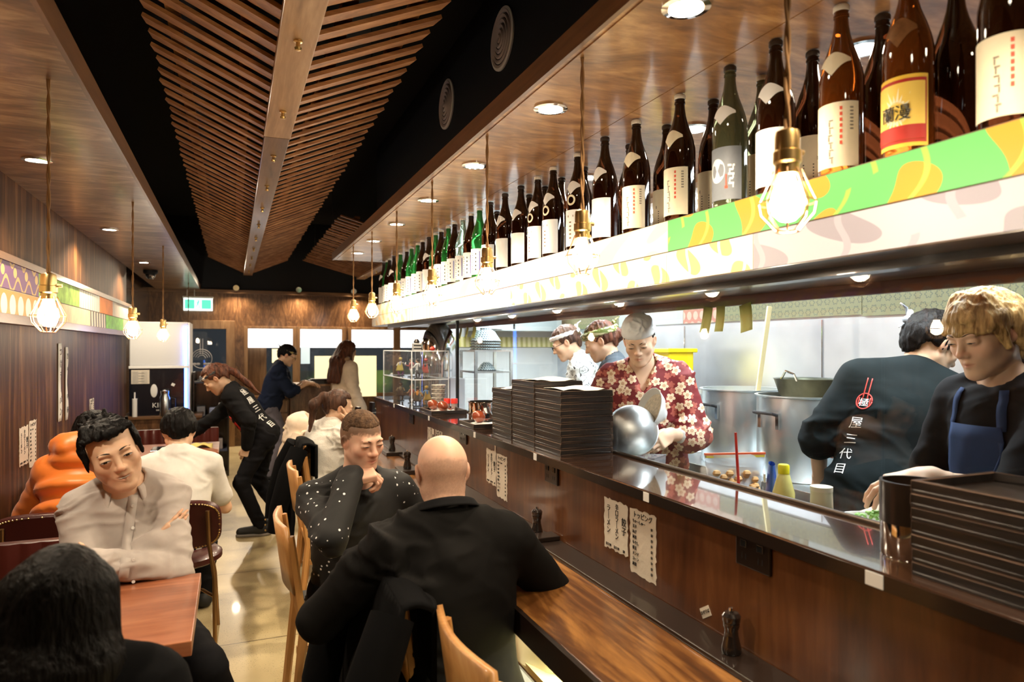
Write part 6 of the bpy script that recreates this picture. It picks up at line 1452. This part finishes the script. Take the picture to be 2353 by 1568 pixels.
wt.pants(c_jean, h=.010, amp=.007); wt.shoes(m_shoe, m_sole)
wt.hair(RED, lambda f: (cap_hair(f, -.02, .075, .010), f.ell((0, -.112, .03), (.03, .03, .03)), f.cone((0, -.118, .03), (-.02, -.15, -.06), .022, .026, k=.02).cone((-.02, -.15, -.06), (-.03, -.165, -.20), .026, .022, k=.02).cone((-.03, -.165, -.20), (-.03, -.18, -.34), .022, .005, k=.02)), .0048, .004, 36); headband(wt, m_band, .05); eyes(wt.t, wt.TM, .1)
tag(MB().tube([(0, 0, 0), (.03, 0, .02), (.05, .01, .07), (.02, .02, .10), (-.01, 0, .06)], [.014, .018, .016, .02, .012], 8).build('towel_knot', M('cream cloth tail', (.7, .62, .42), .9), None, True, loc=(.41, 6.06, .80)), 'cream cloth tucked at the back pocket of the waitress', 'cloth')
# --- 6 cashier
ca = Fig('person', 'cashier in navy black shirt, glasses and patterned headscarf working at the register', (.40, 8.50, 0), -PI/2-.1, 1.62, pel=.87, lean=16, head=(26, 0, 0), R=(.02, .42, 1.12), L=(-.16, .40, 1.12), FR=(.1, .0, 0), FL=(-.1, .05, 0))
ca.body(A_SKIN, h=.012, hh=.0055, hands={1: dict(d=(-.2, 1, 0), n=(0, 0, -1)), -1: dict(d=(.2, 1, 0), n=(0, 0, -1))}); ca.top(c_navy, 'shirt', .03, .012, .62, -.12, .068, .04, .01, .010, 9); ca.pants(cloth('grey trousers', (.16, .15, .19)), h=.013); ca.shoes(m_shoe, h=.01)
ca.hair(BLK, lambda f: cap_hair(f, -.02, .06, .013), .006, .004); headband(ca, pattern('dark scarf with gold', 'oval', (.03, .025, .03), (.4, .3, .1), .04, .03, ux='X'), .05, .006, .012, (0, -.12, .03))
gl = MB()
for s_ in (-1, 1): gl.tube([(s_*.034+.022*math.cos(a), .108, .002+.017*math.sin(a)) for a in [2*PI*k/16 for k in range(16)]], .0025, 6, True).tube([(s_*.056, .106, .006), (s_*.078, .03, .01), (s_*.08, -.01, .006)], .002, 6)
gl.tube([(-.012, .110, .004), (.012, .110, .004)], .002, 6); ca.hmesh(gl, 'glasses', m_black)
tag(MB().box((-.07, -.05, 0), (.07, .05, .006)).build('receipt', M('pink slip', (.7, .25, .3), .7), loc=(.86, 8.64, 1.115)), 'pinkish slip in the hands of the cashier', 'paper')
# --- 7 cream coat
cc = Fig('person', 'person in long cream coat with fur-trimmed hood and long dark hair by the windows', (1.27, 8.55, 0), -PI/2+.3, 1.62, pel=.88, lean=2, head=(8, 0, 0), R=(.25, .10, .80), L=(-.25, .10, .80), FR=(.09, .0, 0), FL=(-.09, .03, 0))
cc.body(P_SKIN, h=.012, hh=.0055, hands={1: dict(d=(0, .2, -1), n=(-1, 0, 0)), -1: dict(d=(0, .2, -1), n=(1, 0, 0))})
c_cream = cloth('cream wool', (.80, .66, .52), .95, 300, .3)
def hood(f, s): N, Rt = s.N, s.Rt; f.ell(N+Rt @ V(0, -.085, .0), (.12, .075, .09), Rt, k=.03)
cc.top(c_cream, 'long_coat', .035, .012, 1.0, -.42, .062, .05, .01, .008, 8, extra=hood, skirt=.42, cuff=.012); cc.pants(c_jean, h=.014); cc.shoes(m_shoe, h=.01)
ff = Field(); N7 = cc.N
for k in range(12): a = PI*k/11; ff.ell(N7+V(.115*math.cos(a), -.03-.10*math.sin(a), .055), (.034, .034, .03), k=.02)
v, F = ff.mesh(.008); emit('fur_trim', wrinkle(v, F, .010, 60), F, cloth('tan fur', (.36, .22, .12), 1, 200, .8, .6, 160), cc.t)
cc.hair(RED, lambda f: longh(f, ln=.40, b=.05), .007, .006, 26)
# --- 8 fluffy white jumper
fw = Fig('person', 'person with brown ponytail in fluffy white jumper, hand raised to the face, seen from behind', (.55, 4.95, 0), -PI/2+.55, 1.60, bw=.94, pel=.535, lean=16, head=(14, 28, 4), R=(.11, .19, .99), L=(-.12, .36, .80), Rp=(.2, .8, -1), Lp=(-.7, -.2, -.8), FR=(.12, .42, 0), FL=(-.12, .42, 0))
fw.body(P_SKIN, hh=.0045, hands={1: dict(d=(-.25, -.15, 1), n=(-.6, -.8, 0), curl=(.2, .25, .3, .35)), -1: dict(d=(.3, 1, 0), n=(0, 0, -1))})
c_fuzz = cloth('fluffy white knit', (.74, .71, .64), 1, 400, .5, .8, 130)
fw.top(c_fuzz, 'fluffy_jumper', .024, .009, .93, -.12, .062, .03, .012, .009, 16, cuff=.02); fw.pants(c_jean, h=.012); fw.shoes(m_shoe, h=.01)
fw.hair(BRN, lambda f: (cap_hair(f, -.022, .07, .010), f.ell((0, -.125, .055), (.034, .034, .034)), f.cone((0, -.135, .055), (0, -.185, -.02), .030, .033, k=.02).cone((0, -.185, -.02), (.01, -.17, -.22), .033, .008, k=.03)), .005, .004, 34)
tie = MB().lathe([(.028, -.008), (.033, 0), (.028, .008)], (0, -.128, .055), 16, (0, -.4, -.3), False); fw.hmesh(tie, 'hair_tie', m_black)
br = MB().tube([tuple(fw.wr[1]+V(.033*math.cos(a), .033*math.sin(a), -.03+.004*math.sin(3*a))) for a in [2*PI*k/20 for k in range(20)]], .005, 6, True); br.build('bracelet', m_brass, fw.t, True)
# --- 10 spotted jumper
m_spot, nt, b = newmat('black jersey with pearl studs'); v_ = coords(nt, False)
vo = nt.nodes.new('ShaderNodeTexVoronoi'); vo.inputs['Scale'].default_value = 36; vo.inputs['Randomness'].default_value = .75; nt.links.new(v_, vo.inputs[0])
xx, yy, zz = coords(nt); dot = Sx(nt, vo.outputs['Distance']).lt(.17)*(xx.abs()-.13).gt(0)
lk(nt, mix(nt, dot, (.006, .006, .0065), (.78, .78, .8)), b.inputs['Base Color']); b.inputs['Roughness'].default_value = .8
sp = Fig('person', 'person with cropped brown hair in black jumper dotted with pearls, fist under chin', (.475, 2.95, 0), PI+.20, 1.76, pel=.50, lean=12, side=2, head=(12, -8, 3), hs=.93, R=(.095, .225, 1.035), L=(-.34, .30, .78), Rp=(.6, .35, -.8), Lp=(-.6, -.4, -.6), FR=(.15, .40, 0), FL=(-.15, .40, 0), bw=1.08, hoff=(0, .0, .03))
hlf = lambda v: np.maximum(np.minimum(v[:, 2]-.040+np.clip(-(v[:, 1]-.055), 0, .1)*.3, 1), np.minimum(-(v[:, 1]+.0)-.012+np.clip(v[:, 2]+.02, -.1, .05)*.9, v[:, 2]+.075))
sp.body(W_SKIN, hh=.0026, hands={1: dict(d=(-.9, .18, .12), n=(0, -.35, -1), curl=(.85, .9, .95, 1.0), spread=.02, thumb=(.4, .7), s=-1)}, headkw=dict(w=.98, nose=1.15, jaw=1.0), colkw=dict(lip=None or (.45, .17, .15), stub=((.30, .17, .12), .28), flush=.2) if False else dict(stub=((.34, .19, .13), .3), flush=.02, scalp=((.10, .055, .030), .85), hairline=hlf))
sp.top(m_spot, 'dotted_jumper', .017, .0075, 1.0, -.14, .07, .03, .014, .007, 10, cuff=.010, seed=4); sp.pants(c_jean, h=.012); sp.shoes(m_shoe, h=.01)
def crop(f): f.ell((0, -.013, .040), (.0775, .098, .0845), k=.02).box((0, .10, -.045), (.10, .075, .10), .012, None, k=.02, neg=True).box((0, .0, -.08), (.12, .15, .105), .01, None, k=.02, neg=True)
sp.hair(hairmat('cropped brown hair', (.085, .045, .025), (.15, .085, .045), .7), crop, .003, .0016, 110, (1, 1, 1)); eyes(sp.t, sp.TM, .22, .5, .1, (.05, .025, .015), -.001, 0)
# --- 11 bald person
bd_ = Fig('person', 'bald person in black shirt with back to the camera, elbows on the ledge', (.615, 1.95, 0), -.03, 1.80, pel=.49, lean=12, head=(14, 0, 0), hs=.93, bw=1.14, R=(.19, .34, .80), L=(-.16, .34, .80), Rp=(.9, -.3, -.6), Lp=(-.9, -.3, -.55), FR=(.2, .40, 0), FL=(-.14, .42, 0))
bl = lambda v: np.minimum(np.minimum(.038-v[:, 2], -(v[:, 1]-.0)+.0), v[:, 2]+.085)
bd_.body(W_SKIN, hh=.003, hands={1: dict(d=(-.6, .8, .1), n=(0, 0, -1)), -1: dict(d=(.6, .8, 0), n=(0, 0, -1))}, headkw=dict(ear=1.1), colkw=dict(scalp=((.34, .21, .15), .55), hairline=bl), neckr=.062)
bd_.top(c_charc, 'black_shirt', .024, .0085, 1.0, -.16, .068, .035, .006, .013, 8, cuff=.012, seed=7); collar(bd_, c_black, .034, .082, .05, .5, .045); bd_.pants(c_jean, h=.012); bd_.shoes(m_shoe, h=.01)
# --- coats over chairs
def draped(name, label, x, y, w, ztop, zbot, mat, flare, seed, loc_w=.0, sleeve=True, back=.10):
    t = thing(name, label, 'coat', (x, y, ztop)); mb = MB(); h = ztop-zbot; r = random.Random(seed)
    def f(u, v):
        s_ = (u-.5)*2; ww = w/2*(1+flare*v); z = -h*v+.012*(1-abs(s_)); fold = .022*math.sin(s_*7+v*2.2+seed)*min(1, v*2.5)+.012*math.sin(s_*15+v*5)*v
        return (-.03-back*v*(.6+.4*math.cos(s_*1.2))+fold-.03*math.sin(PI*min(1, v*1.3)), s_*ww+.05*v*math.sin(seed), z)
    mb.grid(f, 40, 24); mb.grid(lambda u, v: (-.03+.085*v, (u-.5)*w*(1-.05*v), .012*(1-abs(u-.5)*2)+.012*math.sin(PI*v)-.02*v), 20, 5); mb.grid(lambda u, v: (.055+.012*math.sin(u*13), (u-.5)*w*.95, -.012-.22*v), 20, 6)
    mb.build('coat_body', mat, t, True, sol=.014)
    if sleeve:
        for s_ in (-1, 1): MB().tube([(-.05, s_*w*.42, -.03), (-.12, s_*w*.52, -.18), (-.15-back*.3, s_*w*.50, -.40), (-.15-back*.5, s_*w*.46, -.56)], [.06, .065, .06, .052], 12).build('sleeve', mat, t, True)
    return t
k9 = draped('black_coat', 'long black coat hung over the chair of the bald person, hem near the floor', .44, 2.02, .56, .87, .12, c_coat, .45, 1, back=.08)
k9 = draped('black_coat', 'black coat with brass sleeve buttons hung on the chair of the white jumper', .46, 4.92, .42, .90, .24, c_coat, .25, 3, back=.10)
for k in range(3): MB().ball((-.262, -.21, -.47-.035*k), .007, 8).build('button', m_brass, k9, True)
hj = draped('hooded_jacket', 'cream hooded jacket hung over the chair beyond the fluffy jumper', .53, 5.62, .36, .90, .45, c_cream, .1, 5, back=.10)
hf_ = Field().ell((-.02, 0, .04), (.13, .15, .10), k=.03).ell((.07, -.03, .09), (.08, .10, .08), k=.02, neg=True).ell((-.05, 0, -.06), (.12, .17, .09), k=.04); v, F = hf_.mesh(.009); emit('hood', wrinkle(v, F, .008, 14), F, c_cream, hj)
# --- 12 chef in red floral shirt
m_flower, nt, b = newmat('red cotton with cream blossoms'); x, y, z = coords(nt)
def petals(scale, size, off, rand=1.0):
    cb = nt.nodes.new('ShaderNodeCombineXYZ'); lk(nt, x*1.0+off, cb.inputs[0]); lk(nt, z*1.0+off*1.7, cb.inputs[1])
    vo = nt.nodes.new('ShaderNodeTexVoronoi'); vo.voronoi_dimensions = '2D'; vo.inputs['Scale'].default_value = scale; vo.inputs['Randomness'].default_value = rand; nt.links.new(cb.outputs[0], vo.inputs['Vector'])
    sb = nt.nodes.new('ShaderNodeVectorMath'); sb.operation = 'SUBTRACT'; nt.links.new(cb.outputs[0], sb.inputs[0]); nt.links.new(vo.outputs['Position'], sb.inputs[1]); sx = nt.nodes.new('ShaderNodeSeparateXYZ'); nt.links.new(sb.outputs[0], sx.inputs[0])
    dx, dy = Sx(nt, sx.outputs[0]), Sx(nt, sx.outputs[1]); r = (dx*dx+dy*dy).sqrt(); cs_ = nt.nodes.new('ShaderNodeSeparateColor'); nt.links.new(vo.outputs['Color'], cs_.inputs[0])
    a = dy.atan2(dx)+Sx(nt, cs_.outputs[0])*6.28; return r, r.lt(((a*2.5).cos().abs()*.42+.58)*size), a
r1, f1, a1 = petals(17, .0235, .0, .7); r2, f2, a2 = petals(21, .018, 3.3, .9)
col = mix(nt, f2, (.17, .009, .011), (.42, .10, .07)); col = mix(nt, f1, col, (.80, .62, .42)); col = mix(nt, r1.lt(.0085)*(a1*7).cos().gt(-.2), col, (.42, .14, .05))
lk(nt, col, b.inputs['Base Color']); b.inputs['Roughness'].default_value = .75
cf = Fig('person', 'chef in red floral shirt and white head wrap pouring from a bowl', (2.03, 3.06, 0), PI-.62, 1.76, pel=.94, lean=10, side=3, head=(22, 6, 4), hs=.91, neck=4, L=(-.10, .34, 1.13), R=(.20, .34, 1.10), Lp=(-.6, -.3, -.8), Rp=(.6, -.2, -.9), FR=(.12, .02, 0), FL=(-.12, .02, 0), bw=1.04)
cf.body(P_SKIN, hh=.003, hands={-1: dict(d=(.35, .75, -.2), n=(.7, -.2, -.4), curl=(.5, .5, .55, .6)), 1: dict(d=(-.2, .9, .1), n=(-.4, 0, -1), curl=(.5, .5, .5, .5))}, headkw=dict(w=1.0))
cf.top(m_flower, 'floral_shirt', .026, .008, .66, -.22, .07, .035, .014, .008, 9, vneck=.13, skirt=.2, cuff=.03, seed=2); cf.pants(c_jean, h=.013); cf.shoes(m_shoe, h=.01)
f = Field()
for q in (1, -1): e, w_ = cf.el[q], cf.wr[q]; f.cone(e+(w_-e)*.25, e+(w_-e)*.52, .052, .048, k=.01)
v, F = f.mesh(.006); emit('undersleeve', wrinkle(v, F, .003, 30), F, c_wht, cf.t)
cf.hair(cloth('white head wrap', (.72, .73, .72)), lambda f: (f.ell((0, -.018, .066), (.091, .108, .088), k=.02), f.box((0, .06, -.09), (.12, .12, .117), .012, None, k=.012, neg=True), f.box((0, -.05, -.12), (.12, .1, .12), .012, None, k=.012, neg=True), f.ell((.0, -.125, .045), (.03, .025, .03), k=.015)), .0045, .006, 22, (1, 1, 1.8), name='head_wrap')
cf.hair(BLK, lambda f: cap_hair(f, -.035, .03, .004), .005, .002, name='hair'); eyes(cf.t, cf.TM, .12, .6, 0)
def wpos(s, p): m = Matrix.Translation(s.t.location) @ Matrix.Rotation(s.t.rotation_euler.z, 4, 'Z'); return m @ Vector(p)
def aim(o, p, axis, r=0): o.location = p; o.rotation_mode = 'QUATERNION'; o.rotation_quaternion = Vector((0, 0, 1)).rotation_difference(Vector(axis).normalized())
t = thing('steel_mixing_bowl', 'brushed steel bowl held tilted by the chef beside the tray stack', 'bowl'); aim(t, (1.70, 2.70, 1.165), (.45, .72, -.42))
MB().lathe([(0, -.115), (.045, -.112), (.088, -.085), (.112, -.04), (.118, 0), (.122, .002), (.116, .003), (.108, -.04), (.084, -.08), (0, -.108)], (0, 0, 0), 40).build('bowl_body', M('scratched steel bowl', (.66, .68, .68), .42, 1.0, var=.2, vscale=9), t, True)
t = thing('noodle_bowl', 'white bowl of noodles tipped over the steel bowl by the chef', 'bowl'); aim(t, (1.80, 2.70, 1.255), (-1.1, .10, .42))
MB().lathe([(0, -.075), (.03, -.075), (.035, -.062), (.085, -.025), (.108, .012), (.104, .013), (.08, -.018), (.03, -.055), (0, -.058)], (0, 0, 0), 36).build('bowl_body', m_white, t, True); MB().ball((0, 0, -.016), (.088, .088, .02), 20).build('noodles', M('noodles', (.60, .52, .40), .6, var=.25, vscale=60, bmp=1, bscale=90), t, True)
# --- 13 green headscarf
gb = Fig('person', 'person in grey T-shirt and olive headscarf seen in profile behind the chef', (2.30, 3.66, 0), 1.06, 1.74, hs=.94, pel=.96, lean=14, head=(24, 4, 0), R=(.1, .36, 1.05), L=(-.1, .36, 1.05), FR=(.1, 0, 0), FL=(-.1, 0, 0))
gb.body(P_SKIN, h=.010, hh=.0036, hands={-1: dict(d=(.1, .9, -.2), n=(.3, 0, -1)), 1: dict(d=(-.1, .9, -.2), n=(0, 0, -1))}); gb.top(cloth('slate grey T-shirt', (.07, .085, .10)), 'T_shirt', .02, .010, .42, -.12, .066, .035, .01, .007, 9, cuff=.02); gb.pants(c_jean, h=.013); gb.shoes(m_shoe, h=.01)
gb.hair(RED, lambda f: (cap_hair(f, -.03, .062, .011), f.ell((0, -.12, -.005), (.045, .04, .045))), .0045, .004); headband(gb, pattern('olive scarf print', 'oval', (.10, .13, .02), (.4, .38, .2), .03, .02, ux='X'), .052, .0135, .014, (.02, -.13, .05)); eyes(gb.t, gb.TM, .1)
# --- 14 cloud shirt
m_cloud, nt, b = newmat('white cotton with black cloud scrolls'); v_ = coords(nt, False)
vo = nt.nodes.new('ShaderNodeTexVoronoi'); vo.inputs['Scale'].default_value = 21; nt.links.new(v_, vo.inputs[0]); w2 = nt.nodes.new('ShaderNodeTexVoronoi'); w2.inputs['Scale'].default_value = 32; nt.links.new(v_, w2.inputs[0])
q = Sx(nt, vo.outputs['Distance'])+Sx(nt, w2.outputs['Distance'])*.30
lk(nt, mix(nt, ((q-.60).abs().lt(.035))._m('MAXIMUM', (q-.30).abs().lt(.02)), (.60, .66, .68), (.015, .02, .025)), b.inputs['Base Color']); b.inputs['Roughness'].default_value = .8
cl_ = Fig('person', 'person in white black-cloud-print shirt and glasses, farthest in the kitchen', (2.66, 4.62, 0), 1.15, 1.78, pel=.97, lean=24, head=(26, 5, 0), R=(.1, .36, 1.1), L=(-.1, .36, 1.1), FR=(.1, 0, 0), FL=(-.1, 0, 0))
cl_.body(P_SKIN, h=.011, hh=.0042, hands={-1: dict(d=(.1, .9, -.2), n=(.3, 0, -1)), 1: dict(d=(-.1, .9, -.2), n=(0, 0, -1))}); cl_.top(m_cloud, 'cloud_shirt', .026, .010, .55, -.2, .066, .035, .012, .007, 9, vneck=.10, cuff=.02, skirt=.15); cl_.pants(c_jean, h=.013); cl_.shoes(m_shoe, h=.01)
cl_.hair(BRN, lambda f: cap_hair(f, -.02, .06, .010), .005, .004); headband(cl_, c_wht, .055, .008, .012, (0, -.12, .05)); eyes(cl_.t, cl_.TM, .1)
gl = MB()
for s_ in (-1, 1): gl.tube([(s_*.034+.022*math.cos(a), .108, .002+.016*math.sin(a)) for a in [2*PI*k/16 for k in range(16)]], .002, 6, True).tube([(s_*.056, .106, .006), (s_*.08, -.01, .006)], .002, 6)
cl_.hmesh(gl, 'glasses', m_black)
# --- 15 black shirt cook from behind
bc = Fig('person', 'cook in black printed T-shirt with white twisted headband, back turned, head bent to the stove', (2.37, 1.93, 0), -.95, 1.78, pel=.95, lean=20, side=12, head=(28, 52, 0), neck=8, bw=1.12, R=(.28, .26, .90), L=(-.26, .20, .93), Rp=(.7, -.5, -.8), Lp=(-.6, -.4, -.9), FR=(.12, -.05, 0), FL=(-.12, -.05, 0))
bc.body(P_SKIN, h=.009, hh=.0034, hands={1: dict(d=(.1, .8, -.5), n=(0, -.4, -1)), -1: dict(d=(.1, .9, -.2), n=(.5, 0, -1))})
c_bt = cloth('faded black T-shirt', (.006, .010, .011), .85)
bs = bc.top(c_bt, 'T_shirt', .036, .0085, .50, -.30, .066, .035, .006, .010, 7, skirt=.28, cuff=.028, seed=9); tb = bvh(bs)
up = bc.Rt @ V(0, 0, 1); fw_ = bc.Rt @ V(0, 1, 0); rt = bc.Rt @ V(1, 0, 0); p0 = bc.at(-.15, 0, .235)-fw_*.5
decal_text(bc, tb, '屋三代目', p0, -up*.066-rt*.004, .05, fw_, rt, up, m_white)
pe = bc.at(-.142, 0, .325)-fw_*.5; m_emb = M('red print', (.55, .05, .04), .7); C2 = lambda a, b_: Vector(pe)+Vector(rt)*a+Vector(up)*b_
strip_on(bc, tb, [C2(.028*math.cos(a), .034*math.sin(a)) for a in [2*PI*k/28 for k in range(29)]], .005, fw_, m_emb, 'emblem_ring')
for dx in (-.008, .008): strip_on(bc, tb, [C2(dx, .01+.013*k) for k in range(8)], .004, fw_, m_emb, 'emblem_chopstick')
for dx in (-.02, -.01, .01, .02): strip_on(bc, tb, [C2(dx+.0, -.02+.012*k) for k in range(4)], .0035, fw_, m_emb, 'emblem_spoke')
print_on(bc, tb, '極', .038, m_white, basis(C2(0, -.008), rt, up), fw_, 'emblem_lettering', off=.004)
bc.pants(c_jean, h=.013); bc.shoes(m_shoe, h=.01)
bc.hair(BLK, lambda f: short_hair(f, seed=12, thick=.012), .0045, .004); headband(bc, pattern('white twist scarf', 'stripe', (.68, .70, .72), (.15, .17, .19), .05, .03, ux='X'), .038, .005, .010, (-.035, -.118, .05)); eyes(bc.t, bc.TM, .15)
# --- 16 blond cook
bw_ = Fig('person', 'cook with dyed blond fringe, black T-shirt and navy apron beside the near tray stack', (2.30, 1.40, 0), 1.42, 1.72, pel=.945, lean=6, head=(18, 0, 2), hs=1.04, neck=8, L=(-.08, .44, 1.17), R=(.20, .30, 1.0), Lp=(-.4, -.5, -.9), Rp=(.6, -.5, -.7), FR=(.1, 0, 0), FL=(-.1, 0, 0))
bw_.body(P_SKIN, hh=.0026, hands={-1: dict(d=(.15, .9, -.15), n=(.2, 0, -1), curl=(.4, .4, .4, .4)), 1: dict(d=(0, .9, -.2), n=(0, 0, -1))}, headkw=dict(w=1.02, jaw=.93, nose=.9, ear=.8), colkw=dict(flush=.15))
ts = bw_.top(c_black, 'T_shirt', .02, .009, .45, -.12, .082, .03, .02, .006, 9, cuff=.024); tt = bvh(ts)
apr = MB(); rows = []
for j in range(15):
    zz_ = bw_.at(0, 0, .36-.045*j); row = []
    for k in range(13):
        u = (-1+k/6); wdt = .085+.075*min(1, j/7); q = stick(tt, Vector(zz_)+Vector((u*wdt, .5, 0)), (0, -1, 0), .008); row.append(q if q is not None else Vector(zz_)+Vector((u*wdt, .155-.05*abs(u), 0)))
    rows.append(row)
for j in range(14):
    for k in range(12): apr._add([rows[j][k], rows[j][k+1], rows[j+1][k+1], rows[j+1][k]], [(0, 1, 2, 3)])
c_apr = cloth('navy denim apron', (.02, .035, .085), .8, 500, .3); apr.build('apron', c_apr, bw_.t, True, sol=.004)
for s_ in (-1, 1):
    a_ = Vector(rows[0][12 if s_ > 0 else 0]); strip_on(bw_, tt, [tuple(a_+Vector((s_*-.004*k*.3, .3-a_.y, -.012+.0155*k))) for k in range(9)], .026, (0, -1, 0), c_apr, 'apron_strap', off=.006)
bw_.pants(c_jean, h=.013); bw_.shoes(m_shoe, h=.01)
def bobcut(f):
    cap_hair(f, -.03, .05, .016); r = random.Random(3)
    for k in range(13): x = -.072+.012*k; f.cone((x*.55, .015, .112), (x*1.02, .094-abs(x)*.42, .032+r.uniform(-.004, .004)), .022, .008, k=.014)
    for s_ in (-1, 1): f.cone((s_*.078, .02, .06), (s_*.086, .024, -.03), .018, .008, k=.02).cone((s_*.08, -.03, .05), (s_*.084, -.035, -.05), .022, .012, k=.02)
    f.cone((0, -.09, .03), (0, -.10, -.075), .06, .04, k=.03)
bw_.hair(BLO, bobcut, .0036, .004, 44); eyes(bw_.t, bw_.TM, .3, .8, -.2, (.10, .055, .02), .002)
